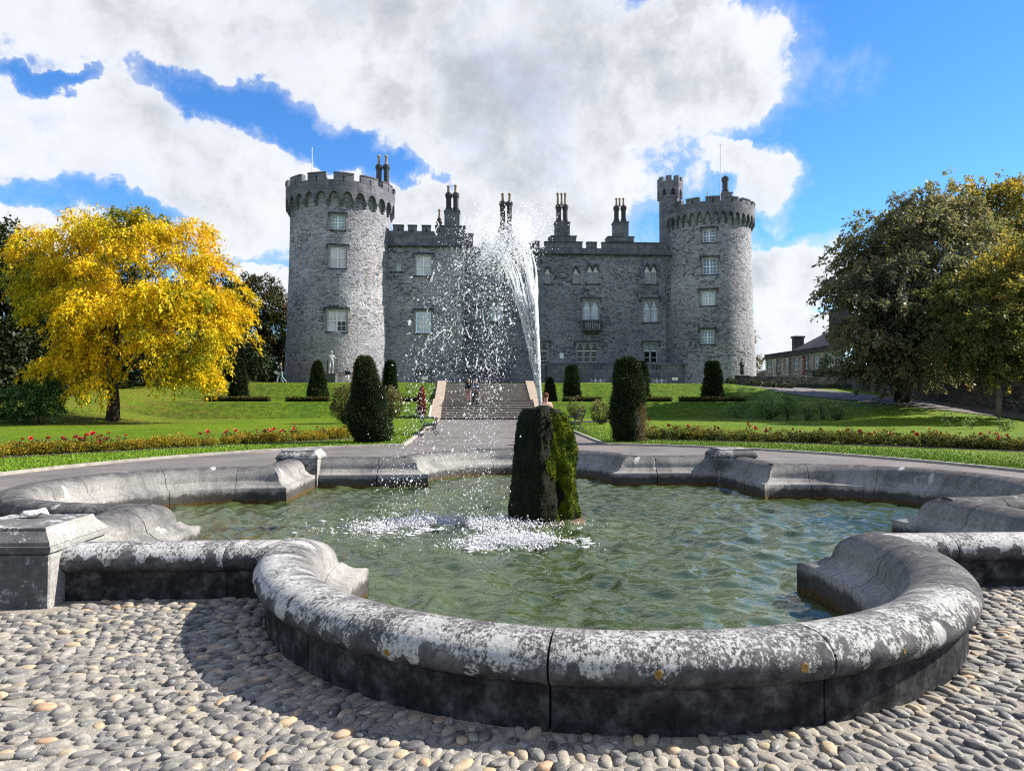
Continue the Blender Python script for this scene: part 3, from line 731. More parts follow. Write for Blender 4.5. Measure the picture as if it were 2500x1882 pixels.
n = len(gx); i, j = np.meshgrid(np.arange(len(gy) - 1), np.arange(n - 1), indexing='ij'); a = (i * n + j).ravel(); F = np.stack([a, a + 1, a + n + 1, a + n], 1)
cx = X[F].mean(1); cy = Y[F].mean(1); F = F[in_outline(cx, cy, 0.12)]
used = np.unique(F); rem = np.zeros(len(X), np.int64); rem[used] = np.arange(len(used))
wo = link_mesh('pool_water', np_mesh('pool_water', np.stack([X, Y, Z + WATER_Z], 1)[used], rem[F]), water_m, None, True)
props(wo, kind='structure')

# ================================================================ CASTLE
castle = empty('stone_castle', (at(1290, 930, 72).x, 72, 3.4), 0, 'grey stone castle with two round corner towers and battlements', 'castle')
castle_loc = Vector(castle.location)
def cbuild(mb, name, mat, parent=castle, smooth=False):
    """mesh given in world coordinates, child of the castle (or of one of its parts, which sit at the castle's origin)"""
    o = mb.xf(Matrix.Translation(-castle_loc)).build(name, mat, parent, smooth); return o

def wall_cells(mapf, u0, u1, z0, z1, opens, du, dz, depth=0.35):
    """wall sheet with real openings (u,z rectangles) and their reveals"""
    us = set([u0, u1]); zs = set([z0, z1])
    for a, b_, c, d in opens: us |= {a, b_}; zs |= {c, d}
    def refine(S_, st):
        L = sorted(S_); out = [L[0]]
        for x in L[1:]:
            k = max(1, math.ceil((x - out[-1]) / st)); s0 = out[-1]
            for i in range(1, k + 1): out.append(s0 + (x - s0) * i / k)
        return out
    us = refine(us, du); zs = refine(zs, dz); mb = MB(); idx = {}
    def vid(i, j, dep=0.0):
        key = (i, j, dep)
        if key not in idx: idx[key] = len(mb.v); mb.v.append(tuple(mapf(us[i], zs[j], dep)))
        return idx[key]
    def hole(u, z): return any(a < u < b_ and c < z < d for a, b_, c, d in opens)
    for i in range(len(us) - 1):
        for j in range(len(zs) - 1):
            if not hole((us[i] + us[i + 1]) / 2, (zs[j] + zs[j + 1]) / 2): mb.f.append((vid(i, j), vid(i + 1, j), vid(i + 1, j + 1), vid(i, j + 1)))
    for a, b_, c, d in opens:
        for (ua, za, ub, zb) in ((a, c, b_, c), (b_, c, b_, d), (b_, d, a, d), (a, d, a, c)):
            mb.add([mapf(ua, za, 0), mapf(ub, zb, 0), mapf(ub, zb, depth), mapf(ua, za, depth)], [(0, 1, 2, 3)])
    return mb

# ---- windows; local frame: x right, y into the wall, z up, origin at the middle of the sill line
def arch_z(x, w, h0, rise):            # pointed arch over a light of width w (x from -w/2..w/2)
    u = min(1.0, abs(x) / (w / 2)); return h0 + rise * (1 - u ** 1.7)
def window(loc, rz, w, h, style, pane, cols=2, rows=2, bars=(2, 2), hood='flat', lights=2):
    W_ = empty('window', Vector(loc) - castle_loc, rz); W_.parent = castle
    rec = 0.20
    b_ = 0.13                                # stone surround, proud of the wall
    mb = MB()
    if style == 'sash' or style == 'tracery':
        mb.box(-w / 2 - b_, -w / 2 - .003, -0.035, 0.02, -0.02, h + b_); mb.box(w / 2 + .003, w / 2 + b_, -0.035, 0.02, -0.02, h + b_)
        mb.box(-w / 2 - .003, w / 2 + .003, -0.034, 0.02, h + .003, h + b_)
        mb.build('surround', surround_m, W_)
    MB().box(-w / 2 - b_ - .06, w / 2 + b_ + .06, -0.10, 0.06, -0.14, -0.022, 0.01).build('sill', darkstone, W_)
    if hood == 'flat':
        hm = MB(); o = w / 2 + b_ + .07; z = h + b_ + .03
        hm.box(-o, o, -0.13, 0.0, z, z + .12); hm.box(-o - .09, -o - .002, -.13, 0, z - .38, z + .12); hm.box(o + .002, o + .09, -.13, 0, z - .38, z + .12)
        hm.build('hood_mould', darkstone, W_)
    fr = MB(); fw = 0.085
    if style == 'sash':
        fr.box(-w / 2, -w / 2 + fw, rec - .05, rec + .03, 0, h); fr.box(w / 2 - fw, w / 2, rec - .05, rec + .03, 0, h)
        fr.box(-w / 2 + fw, w / 2 - fw, rec - .05, rec + .03, 0, fw); fr.box(-w / 2 + fw, w / 2 - fw, rec - .05, rec + .03, h - fw, h)
        cw = (w - 2 * fw) / cols; rh = (h - 2 * fw) / rows
        for c in range(1, cols): fr.box(-w / 2 + fw + cw * c - .065, -w / 2 + fw + cw * c + .065, rec - .052, rec + .03, fw, h - fw)
        for r0 in range(1, rows): fr.box(-w / 2 + fw, w / 2 - fw, rec - .054, rec + .028, fw + rh * r0 - .045, fw + rh * r0 + .045)
        bx_, bz_ = bars
        for c in range(cols):
            x0 = -w / 2 + fw + cw * c + .02; x1 = x0 + cw - .04
            for r0 in range(rows):
                z0 = fw + rh * r0 + .02; z1 = z0 + rh - .04
                for k in range(1, bx_): fr.box(x0 + (x1 - x0) * k / bx_ - .02, x0 + (x1 - x0) * k / bx_ + .02, rec - .03, rec + .02, z0, z1)
                for k in range(1, bz_): fr.box(x0, x1, rec - .032, rec + .018, z0 + (z1 - z0) * k / bz_ - .02, z0 + (z1 - z0) * k / bz_ + .02)
                for kx in range(bx_):
                    for kz in range(bz_):
                        pm = pane if not isinstance(pane, list) else pane[(r0 * cols + c) % len(pane)]
                        me = PANE_MESH.get(pm.name)
                        if me is None:
                            me = MB().box(-.5, .5, 0, .01, -.5, .5).mesh('pane'); me.materials.append(pm); PANE_MESH[pm.name] = me
                        po = link_mesh('pane', me, None, W_); sx_ = (x1 - x0) / bx_; sz_ = (z1 - z0) / bz_
                        po.location = (x0 + sx_ * (kx + .5), rec + .004, z0 + sz_ * (kz + .5)); po.scale = (sx_, 1, sz_)
        fr.build('sash_frame', white_paint, W_)
    else:                                    # stone tracery with pointed lights
        n = lights; mul = 0.10; lw = (w - mul * (n - 1)) / n; hh = h * (0.60 if style == 'tracery' else 0.66); rise = h - hh - .05
        st = MB()
        for k in range(n):
            xc = -w / 2 + lw / 2 + k * (lw + mul); N_ = 14
            for i in range(N_):
                xa, xb = -lw / 2 + lw * i / N_, -lw / 2 + lw * (i + 1) / N_; za, zb = arch_z(xa, lw, hh, rise), arch_z(xb, lw, hh, rise)
                za += .05 * math.cos(xa / lw * 4 * PI) * (1 if abs(xa) < lw * .4 else 0); zb += .05 * math.cos(xb / lw * 4 * PI) * (1 if abs(xb) < lw * .4 else 0)
                za, zb = min(za, h - .01), min(zb, h - .01)
                st.add([(xc + xa, .05, za), (xc + xb, .05, zb), (xc + xb, .05, h), (xc + xa, .05, h), (xc + xa, .17, za), (xc + xb, .17, zb)], [(0, 1, 2, 3), (0, 4, 5, 1)])
            if k < n - 1: st.box(xc + lw / 2, xc + lw / 2 + mul, .04, .18, 0, h)
        st.build('tracery', surround_m, W_)
        for k in range(n):
            xc = -w / 2 + lw / 2 + k * (lw + mul)
            fr.box(xc - lw / 2, xc - lw / 2 + .04, rec - .03, rec + .03, 0, hh + .1); fr.box(xc + lw / 2 - .04, xc + lw / 2, rec - .03, rec + .03, 0, hh + .1)
            fr.box(xc - lw / 2 + .04, xc + lw / 2 - .04, rec - .03, rec + .03, 0, .05)
            fr.box(xc - lw / 2 + .04, xc + lw / 2 - .04, rec - .032, rec + .028, hh - .02, hh + .05)
            if rows > 1: fr.box(xc - lw / 2 + .04, xc + lw / 2 - .04, rec - .03, rec + .026, hh * .45, hh * .45 + .035)
            pl = pane if isinstance(pane, list) else [pane, pane]
            MB().box(xc - lw / 2, xc + lw / 2, rec, rec + .012, 0, hh).build('pane', pl[0], W_)
            MB().box(xc - lw / 2, xc + lw / 2, rec, rec + .012, hh + .002, h).build('pane', pl[1], W_)
        fr.build('sash_frame', white_paint, W_)
        if hood == 'point':
            hm = MB(); 
            for k in range(n):
                xc = -w / 2 + lw / 2 + k * (lw + mul); pts = []
                for i in range(11):
                    u = -1 + 2 * i / 10; x = u * (lw / 2 + .08); pts.append((xc + x, -.04, hh + .02 + (rise + .22) * (1 - abs(u) ** 1.5)))
                hm.tube(pts, .065, 5)
            hm.build('hood_mould', darkstone, W_)
    return W_
PANE_MESH = {}
def rect_px(x0, x1, y0, y1, Yp):       # photo rectangle -> (xc, z0, w, h) on plane Yp
    a, b_ = at(x0, y1, Yp), at(x1, y0, Yp); return (a.x + b_.x) / 2, a.z, b_.x - a.x, b_.z - a.z
def c1(x, y): return 650 + x / 2.6855, 340 + y / 2.6855
def c2(x, y): return 1250 + x / 2.6855, 340 + y / 2.6855

# ---- the round towers
def tower(cx, cy, Rtop, zbase, zcorb, zarch, ztop_par, zmer, Rpar, narch, nmer, mat, wins, a_vis=(-PI * .5 - 2.0, -PI * .5 + 2.0)):
    def Rz(z): return Rtop * (1 + 0.10 * (max(0, (zcorb - z)) / (zcorb - zbase)) ** 1.6)
    def mapf(th, z, dep): r_ = Rz(z) - dep; return (cx + r_ * math.cos(th), cy + r_ * math.sin(th), z)
    opens = []; wl = []
    for (px0, px1, py0, py1, kw) in wins:
        Yf = cy - Rtop * 1.02; x, z, w, h = rect_px(px0, px1, py0, py1, Yf)
        th = -PI / 2 + math.asin(max(-.95, min(.95, (x - cx) / Rz(z)))); hwth = w / 2 / Rz(z)
        opens.append((th - hwth, th + hwth, z, z + h)); wl.append((th, z, w, h, kw))
    mb = wall_cells(mapf, -PI, PI, zbase, zarch + .05, opens, R_(3.0), 0.9)
    T = cbuild(mb, 'round_tower', mat, castle, False)
    for th, z, w, h, kw in wl:
        r_ = Rz(z + h / 2) * math.cos(w / 2 / Rz(z)) ; window((cx + r_ * math.cos(th), cy + r_ * math.sin(th), z), th + PI / 2, w, h, **kw)
    # arcaded parapet on corbels
    par = MB(); N_ = 12; da = 2 * PI / narch; zs_ = zcorb + (zarch - zcorb) * .45
    for k in range(narch):
        a0 = k * da; pier_w = 0.24
        pts = []
        for i in range(N_ + 1):
            u = i / N_; a = a0 + da * u
            if u < pier_w / 2 or u > 1 - pier_w / 2: zb = zs_
            else:
                q = (u - pier_w / 2) / (1 - pier_w) * 2 - 1; zb = zs_ + .02 + (zarch - zs_ - .02) * math.sqrt(max(0, 1 - q * q))
            pts.append((a, zb))
        for i in range(N_):
            (aa, za), (ab, zb) = pts[i], pts[i + 1]; ro, ri = Rpar, Rtop * .995
            P = lambda r_, a, z: (cx + r_ * math.cos(a), cy + r_ * math.sin(a), z)
            par.add([P(ro, aa, za), P(ro, ab, zb), P(ro, ab, ztop_par), P(ro, aa, ztop_par), P(ri, aa, za), P(ri, ab, zb), P(Rpar - .5, aa, ztop_par), P(Rpar - .5, ab, ztop_par),
                     P(Rpar - .5, aa, zarch), P(Rpar - .5, ab, zarch)],
                    [(0, 1, 2, 3), (0, 4, 5, 1), (3, 2, 7, 6), (6, 7, 9, 8)])
    PB = cbuild(par, 'parapet', ashlar, castle)
    vis = lambda a: abs((a + PI / 2 + PI) % (2 * PI) - PI) < 1.95
    for k in range(narch):
        a = k * da
        if not vis(a): continue
        hw = da * .12; mb = MB()
        for lv, (dr, zz0, zz1) in enumerate((((Rpar - Rtop) * .92, zs_ - (zs_ - zcorb) * .30, zs_ + .01), ((Rpar - Rtop) * .62, zs_ - (zs_ - zcorb) * .64, zs_ - (zs_ - zcorb) * .34), ((Rpar - Rtop) * .34, zcorb, zs_ - (zs_ - zcorb) * .68))):
            ro = Rtop + dr; ri = Rtop - .1; P = lambda r_, s_, z: (cx + r_ * math.cos(a) - s_ * math.sin(a), cy + r_ * math.sin(a) + s_ * math.cos(a), z)
            hwm = hw * Rtop; bz = (zz1 - zz0) * .35
            vs = [P(ri, -hwm, zz0), P(ri, hwm, zz0), P(ri, hwm, zz1), P(ri, -hwm, zz1), P(ro - .12, -hwm, zz0), P(ro - .12, hwm, zz0), P(ro, -hwm, zz0 + bz), P(ro, hwm, zz0 + bz), P(ro, -hwm, zz1), P(ro, hwm, zz1)]
            mb.add(vs, [(0, 4, 5, 1), (4, 6, 7, 5), (6, 8, 9, 7), (8, 3, 2, 9), (0, 3, 8, 6, 4), (1, 5, 7, 9, 2)])
        cbuild(mb, 'corbel', ashlar, PB)
    dm = 2 * PI / nmer
    for k in range(nmer):
        a0 = k * dm + dm * .10 - PI / 2 - dm / 2 * 0; a1 = a0 + dm * .73
        mb = MB(); n_ = 6; vs = []
        slit = vis((a0 + a1) / 2)
        for i in range(n_ + 1):
            a = a0 + (a1 - a0) * i / n_
            for r_, z in ((Rpar, ztop_par + .002), (Rpar, zmer - .13), (Rpar + .06, zmer - .11), (Rpar + .06, zmer), (Rpar - .5, zmer + .03), (Rpar - .5, ztop_par + .002)):
                vs.append((cx + r_ * math.cos(a), cy + r_ * math.sin(a), z))
        fs = [(i * 6 + j, i * 6 + 6 + j, i * 6 + 7 + j, i * 6 + j + 1) for i in range(n_) for j in range(5)] + [tuple(range(6)), tuple(range(n_ * 6 + 5, n_ * 6 - 1, -1))]
        cbuild(mb.add(vs, fs), 'merlon', ashlar, PB)
        if slit:
            a = (a0 + a1) / 2; P = lambda r_, s_, z: (cx + r_ * math.cos(a) - s_ * math.sin(a), cy + r_ * math.sin(a) + s_ * math.cos(a), z)
            zc = ztop_par - .02; H_ = (zmer - ztop_par) * .55; q = MB()
            rr = Rpar + .006
            q.add([P(rr, -.06, zc - H_ * .3), P(rr, .06, zc - H_ * .3), P(rr, .06, zc + H_), P(rr, -.06, zc + H_), P(rr - .1, -.06, zc - H_ * .3), P(rr - .1, .06, zc - H_ * .3), P(rr - .1, .06, zc + H_), P(rr - .1, -.06, zc + H_)],
                  [(0, 1, 2, 3), (0, 4, 5, 1), (1, 5, 6, 2), (2, 6, 7, 3), (3, 7, 4, 0)])
            cbuild(q, 'arrow_slit', slit_m, PB)
    # low lead roof with a swept finial
    zr = ztop_par - 0.2
    rf = MB().lathe([(Rpar - .55, zr), (Rpar * .6, zr + .5), (Rpar * .30, zr + .95), (Rpar * .27, zr + (zmer - zr) * .85), (Rpar * .22, zmer + .12), (Rpar * .12, zmer + .42), (Rpar * .05, zmer + .75), (Rpar * .022, zmer + 1.15), (.04, zmer + 1.75), (0.012, zmer + 2.05)], 32, cx, cy)
    cbuild(rf, 'roof', lead, castle, True)
    return Rz
slit_m = simple('shadowed slit', (0.012, 0.012, 0.014), 0.95, 0.2, 5, 0)

LTY = 72.5
lt_l, lt_r = at(711.4, 518.7, LTY), at(953.4, 526, LTY); LTX = (lt_l.x + lt_r.x) / 2; LTR = (lt_r.x - lt_l.x) / 2 * .995
zf = lambda px, py, Yp: at(px, py, Yp).z
LYF = LTY - LTR
sash = dict(style='sash', pane=pane_blind, cols=2, rows=2, bars=(2, 2))
tower(LTX, LTY, LTR, 2.8, zf(838, 503, LYF), zf(838, 469, LYF), zf(838, 439, LYF - .3), zf(838, 421, LYF - .3), LTR * 1.088, 27, 13, rubble,
      [(*[c1(425, 0)[0], c1(512, 0)[0], c1(0, 497)[1], c1(0, 590)[1]], dict(sash, pane=pane_teal)),
       (*[c1(413, 0)[0], c1(520, 0)[0], c1(0, 705)[1], c1(0, 842)[1]], sash),
       (*[c1(400, 0)[0], c1(527, 0)[0], c1(0, 1122)[1], c1(0, 1260)[1]], dict(sash, pane=[pane_blind, pane_dark, pane_blind, pane_blind], bars=(2, 2)))])
RTY = 74.0
rt_l, rt_r = at(1629, 560, RTY), at(1827, 560, RTY); RTX = (rt_l.x + rt_r.x) / 2; RTR = (rt_r.x - rt_l.x) / 2 * .995
RYF = RTY - RTR
sash3 = dict(style='sash', pane=pane_dark, cols=2, rows=2, bars=(2, 2))
pane_rt = glass('old crown glass', (0.16, 0.19, 0.24))
sash3['pane'] = pane_rt
tower(RTX, RTY, RTR, 2.8, zf(1728, 546, RYF), zf(1728, 517, RYF), zf(1728, 489.5, RYF - .3), zf(1728, 478, RYF - .3), RTR * 1.085, 38, 15, rubble_pale,
      [(*[c2(1260, 0)[0], c2(1338, 0)[0], c2(0, 587)[1], c2(0, 670)[1]], sash3), (*[c2(1258, 0)[0], c2(1345, 0)[0], c2(0, 778)[1], c2(0, 882)[1]], sash3),
       (*[c2(1247, 0)[0], c2(1335, 0)[0], c2(0, 993)[1], c2(0, 1087)[1]], dict(sash3, pane=pane_blind, hood='flat')), (*[c2(1246, 0)[0], c2(1323, 0)[0], c2(0, 1253)[1], c2(0, 1340)[1]], sash3)])

# ---- stair turret left of the right tower
def octa(cx, cy, r_, rot=PI / 8): return [(cx + r_ * math.cos(rot + k * PI / 4), cy + r_ * math.sin(rot + k * PI / 4)) for k in range(8)]
TY = 74.5
tl, tr_ = at(c2(970, 0)[0], 500, TY), at(c2(1103, 0)[0], 500, TY); tx = (tl.x + tr_.x) / 2; trr = (tr_.x - tl.x) / 2 / .95
z_c = zf(*c2(1040, 372), TY - trr); z_p = zf(*c2(1040, 268), TY - trr); z_m = zf(*c2(1040, 238), TY - trr)
tur = MB().prism(octa(tx, TY, trr), 8, z_c + .2)
TUR = cbuild(tur, 'stair_turret', ashlar)
par = MB(); po, pi_ = octa(tx, TY, trr * 1.17), octa(tx, TY, trr * .85)
zA = z_c + (z_p - z_c) * .52
for k in range(8):
    a, b_ = Vector((*po[k], 0)), Vector((*po[(k + 1) % 8], 0)); ai, bi = Vector((*octa(tx, TY, trr * .99)[k], 0)), Vector((*octa(tx, TY, trr * .99)[(k + 1) % 8], 0))
    N_ = 10
    for i in range(N_):
        u0, u1 = i / N_, (i + 1) / N_
        def zb(u): 
            if u < .24 or u > .76: return z_c - .1
            q = (u - .5) / .26; return z_c + (zA - z_c) * math.sqrt(max(0, 1 - q * q))
        p0, p1, q0, q1 = a.lerp(b_, u0), a.lerp(b_, u1), ai.lerp(bi, u0), ai.lerp(bi, u1)
        par.add([(p0.x, p0.y, zb(u0)), (p1.x, p1.y, zb(u1)), (p1.x, p1.y, z_p), (p0.x, p0.y, z_p), (q0.x, q0.y, zb(u0)), (q1.x, q1.y, zb(u1)), (q0.x, q0.y, z_p), (q1.x, q1.y, z_p)], [(0, 1, 2, 3), (0, 4, 5, 1), (3, 2, 7, 6)])
cbuild(par, 'turret_parapet', ashlar, TUR)
for k in range(8):      # merlons stand on the corners
    c_o, c_i = Vector((*po[k], 0)), Vector((*pi_[k], 0)); n1_, n2_ = Vector((*po[k - 1], 0)), Vector((*po[(k + 1) % 8], 0)); i1, i2 = Vector((*pi_[k - 1], 0)), Vector((*pi_[(k + 1) % 8], 0))
    pl = [c_o.lerp(n1_, .33), c_o, c_o.lerp(n2_, .33), c_i.lerp(i2, .33), c_i, c_i.lerp(i1, .33)]
    cbuild(MB().prism([(q.x, q.y) for q in pl], z_p + .002, z_m), 'merlon', ashlar, TUR)

# ---- main range: left block and right wing
YL, YR = 71.5, 73.0
def flat_map(Yp): return lambda u, z, dep: (u, Yp + dep, z)
def flat_range(x0, x1, Yp, ztop, mat, wins, name):
    opens = []; wl = []
    for (px0, px1, py0, py1, kw) in wins:
        x, z, w, h = rect_px(px0, px1, py0, py1, Yp); opens.append((x - w / 2, x + w / 2, z, z + h)); wl.append((x, z, w, h, kw))
    mb = wall_cells(flat_map(Yp), x0, x1, 2.6, ztop, opens, 2.0, 2.0)
    o = cbuild(mb, name, mat)
    for x, z, w, h, kw in wl: window((x, Yp, z), 0, w, h, **kw)
    return o
xL0, xL1 = LTX + LTR * .80, at(1134, 700, YL).x
zsL = zf(1030, 604, YL)                        # string course of the left block
flat_range(xL0, xL1, YL, zsL, rubble, [
    (*[c1(980, 0)[0], c1(1082, 0)[0], c1(0, 763)[1], c1(0, 893)[1]], dict(sash)), (*[c1(978, 0)[0], c1(1080, 0)[0], c1(0, 1130)[1], c1(0, 1270)[1]], dict(sash)),
    (*[c1(853, 0)[0], c1(884, 0)[0], c1(0, 812)[1], c1(0, 866)[1]], dict(style='sash', pane=pane_teal, cols=1, rows=1, bars=(2, 3), hood='none'))], 'wall')
mb = MB().box(xL1 - .001, xL1, YL, YR, 2.6, zsL); cbuild(MB().add([(xL1, YL, 2.6), (xL1, YR + .3, 2.6), (xL1, YR + .3, zsL), (xL1, YL, zsL)], [(0, 1, 2, 3)]), 'wall', rubble)
xR1 = RTX - RTR * .75
zsR = zf(1480, 624, YR)
lanc = dict(style='lancet', pane=[pane_rt, pane_blind], hood='point', rows=1)
flat_range(xL1, xR1, YR, zsR, rubble_dark, [
    (*[c2(215, 0)[0], c2(250, 0)[0], c2(0, 845)[1], c2(0, 945)[1]], dict(lanc, lights=1)), (*[c2(402, 0)[0], c2(436, 0)[0], c2(0, 845)[1], c2(0, 945)[1]], dict(lanc, lights=1)),
    (*[c2(492, 0)[0], c2(567, 0)[0], c2(0, 830)[1], c2(0, 945)[1]], lanc), (*[c2(868, 0)[0], c2(948, 0)[0], c2(0, 830)[1], c2(0, 947)[1]], lanc),
    (*[c2(468, 0)[0], c2(567, 0)[0], c2(0, 1055)[1], c2(0, 1188)[1]], dict(style='tracery', pane=pane_sky, rows=2)), (*[c2(862, 0)[0], c2(955, 0)[0], c2(0, 1055)[1], c2(0, 1197)[1]], dict(style='tracery', pane=pane_sky, rows=1)),
    (*[c2(427, 0)[0], c2(560, 0)[0], c2(0, 1340)[1], c2(0, 1462)[1]], dict(style='tracery', pane=[pane_dark, pane_dark], rows=2, lights=3)), (*[c2(868, 0)[0], c2(950, 0)[0], c2(0, 1340)[1], c2(0, 1465)[1]], dict(style='tracery', pane=[pane_dark, pane_sky], rows=2)),
    (*[c2(130, 0)[0], c2(232, 0)[0], c2(0, 1340)[1], c2(0, 1455)[1]], dict(style='tracery', pane=[pane_dark, pane_dark], rows=2)),
    (*[c2(-140, 0)[0], c2(-60, 0)[0], c2(0, 1055)[1], c2(0, 1190)[1]], dict(style='tracery', pane=pane_sky, rows=1)), (*[c2(-140, 0)[0], c2(-60, 0)[0], c2(0, 830)[1], c2(0, 945)[1]], lanc)], 'wall')
# parapets
def parapet(x0, x1, Yp, z0, zsill, zm, merl, mat=ashlar, proud=.16):
    P_ = cbuild(MB().box(x0, x1, Yp - proud, Yp + .45, z0 + .16, zsill), 'parapet', mat)
    cbuild(MB().box(x0, x1, Yp - proud - .12, Yp + .3, z0, z0 + .158), 'string_course', darkstone, P_)
    for a, b_ in merl:
        cbuild(MB().box(a, b_, Yp - proud, Yp + .45, zsill + .002, zm - .11), 'merlon', mat, P_)
        cbuild(MB().box(a - .04, b_ + .04, Yp - proud - .05, Yp + .5, zm - .108, zm), 'merlon_cap', darkstone, P_)
        if b_ - a < 3: cbuild(MB().box((a + b_) / 2 - .055, (a + b_) / 2 + .055, Yp - proud - .004, Yp - proud + .05, zsill - .1, zm - .35), 'arrow_slit', slit_m, P_)
    return P_
X1 = lambda q, Yp: at(c1(q, 0)[0], 560, Yp).x
X2 = lambda q, Yp: at(c2(q, 0)[0], 590, Yp).x
zmL, zcL = zf(1030, c1(0, 565)[1], YL), zf(1030, c1(0, 605)[1], YL)
PL = parapet(xL0, xL1 + .05, YL, zsL, zcL, zmL, [(X1(a, YL), X1(b_, YL)) for a, b_ in ((832, 900), (930, 986), (1020, 1078), (1108, 1168))])
zmR, zcR = zf(1480, c2(0, 676)[1], YR), zf(1480, c2(0, 718)[1], YR)
mr = [(-196, -150), (-118, 12), (45, 70), (100, 180), (213, 460), (490, 555), (590, 1012)]
PR = parapet(xL1 + .06, xR1, YR, zsR, zcR, zmR, [(X2(a, YR), X2(b_, YR)) for a, b_ in mr])
# roof behind the parapets and the sunlit back parapet seen through the crenels
back_m = simple('sunlit inner parapet render', (0.36, 0.29, 0.24), 0.9, 0.25, 2.5, 0.3, 0.01)  # pale warm colour stands in for sunlight
cbuild(MB().box(xL0, xR1, YR + .6, YR + 11, zsR - 1.2, zcR - .25), 'roof', lead)
cbuild(MB().box(xL0, xR1, YR + 11.01, YR + 11.6, zsR - 3, zmR + .4), 'wall', back_m)
# stepped chimney gables
def gable(q0, q1, ytop, Yp, cfun, zbot):
    x0, x1 = at(cfun(q0, 0)[0], 600, Yp).x, at(cfun(q1, 0)[0], 600, Yp).x
    return x0, x1, at(1300, cfun(0, ytop)[1], Yp).z
def stack(parts, Yp, cfun, label=None):
    """parts: plinth boxes (q0,q1,ytop,ybot), shafts (q0,q1,ytop,ybot), pots (q,w,ytop,ybot)"""
    boxes, shafts, pots = parts; root = None
    cv = lambda q, y, Yq=Yp: (at(cfun(q, 0)[0], cfun(0, y)[1], Yq).x, at(cfun(q, 0)[0], cfun(0, y)[1], Yq).z)
    mb = MB(); w0 = None
    for (q0, q1, yt, yb) in boxes:
        x0, _ = cv(q0, yt); x1, z1 = cv(q1, yt); _, z0 = cv(q1, yb); dpt = min(1.6, (x1 - x0) * .75)
        mb.box(x0, x1, Yp - .17, Yp - .17 + dpt, z0, z1 - .1)
        mb.box(x0 - .07, x1 + .07, Yp - .24, Yp - .10 + dpt, z1 - .098, z1)
    root = cbuild(mb, 'chimney_stack', ashlar)
    for (q0, q1, yt, yb) in shafts:
        x0, _ = cv(q0, yt); x1, z1 = cv(q1, yt); _, z0 = cv(q1, yb); r_ = (x1 - x0) / 2; xc = (x0 + x1) / 2; cyy = Yp + .45
        s_ = MB()
        for (ra, za, zb) in ((1.12, z0, z0 + .35), (.86, z0 + .351, z1 - .5), (1.02, z1 - .499, z1 - .35), (1.16, z1 - .349, z1 - .12), (1.0, z1 - .119, z1)): s_.prism(octa(xc, cyy, r_ * ra), za, zb)
        cbuild(s_, 'chimney_shaft', darkstone, root)
    for (q, w, yt, yb) in pots:
        xc, z1 = cv(q, yt); _, z0 = cv(q, yb); r_ = abs(cv(q + w / 2, yt)[0] - xc)
        H_ = z1 - z0
        cbuild(MB().lathe([(r_ * .95, z0), (r_ * .72, z0 + H_ * .25), (r_ * .6, z0 + H_ * .72), (r_ * .95, z0 + H_ * .78), (r_ * .95, z0 + H_ * .88), (r_ * .55, z0 + H_ * .9), (.03, z1)], 12, xc, Yp + .45), 'chimney_pot', pot_m, root, True)
stack(([(1168, 1303, 570, 700), (1168, 1268, 470, 568)], [(1174, 1217, 347, 468), (1221, 1264, 347, 468)], [(1193, 24, 292, 347), (1240, 24, 288, 347)]), YL + .02, c1)
stack(([(1303, 1356, 620, 700)], [], []), YR - .02, c1)
stack(([(1118, 1150, 545, 566)], [(1120, 1147, 512, 545)], [(1134, 20, 447, 512)]), YL + 1.5, c1)
stack(([(1525, 1620, 590, 700), (1500, 1645, 640, 700)], [(1530, 1572, 403, 588), (1575, 1617, 403, 588)], [(1551, 24, 343, 403), (1597, 24, 343, 403)]), YR + .03, c1)
stack(([(248, 420, 636, 676), (283, 378, 545, 634)], [(290, 328, 425, 545), (334, 371, 425, 545)], [(303, 20, 338, 424), (328, 18, 338, 424), (352, 20, 338, 424)]), YR + .02, c2)
stack(([(628, 797, 640, 676), (667, 762, 543, 638)], [(672, 708, 432, 543), (719, 754, 432, 543)], [(690, 18, 374, 431), (711, 18, 374, 431), (736, 18, 374, 431)]), YR + .02, c2)
# chimneys and flagpoles on the tower roofs
stack(([], [(714, 757, 163, 300), (763, 806, 163, 300)], [(735, 24, 91, 163), (783, 24, 91, 163)]), LTY + 1.5, c1)
stack(([(1380, 1440, 350, 420)], [(1387, 1427, 242, 350)], [(1407, 16, 230, 242)]), RTY + .5, c2)
for (cf, q, yt, yb, Yp) in ((c1, 300, 65, 300, LTY), (c2, 1366, 38, 420, RTY)):
    a, b_ = at(cf(q, 0)[0], cf(0, yt)[1], Yp), at(cf(q, 0)[0], cf(0, yb)[1], Yp)
    cbuild(MB().tube([(b_.x, Yp, b_.z), (a.x, Yp, a.z)], [.05, .03], 6).ball((a.x, Yp, a.z + .05), .08), 'flagpole', pole_m)
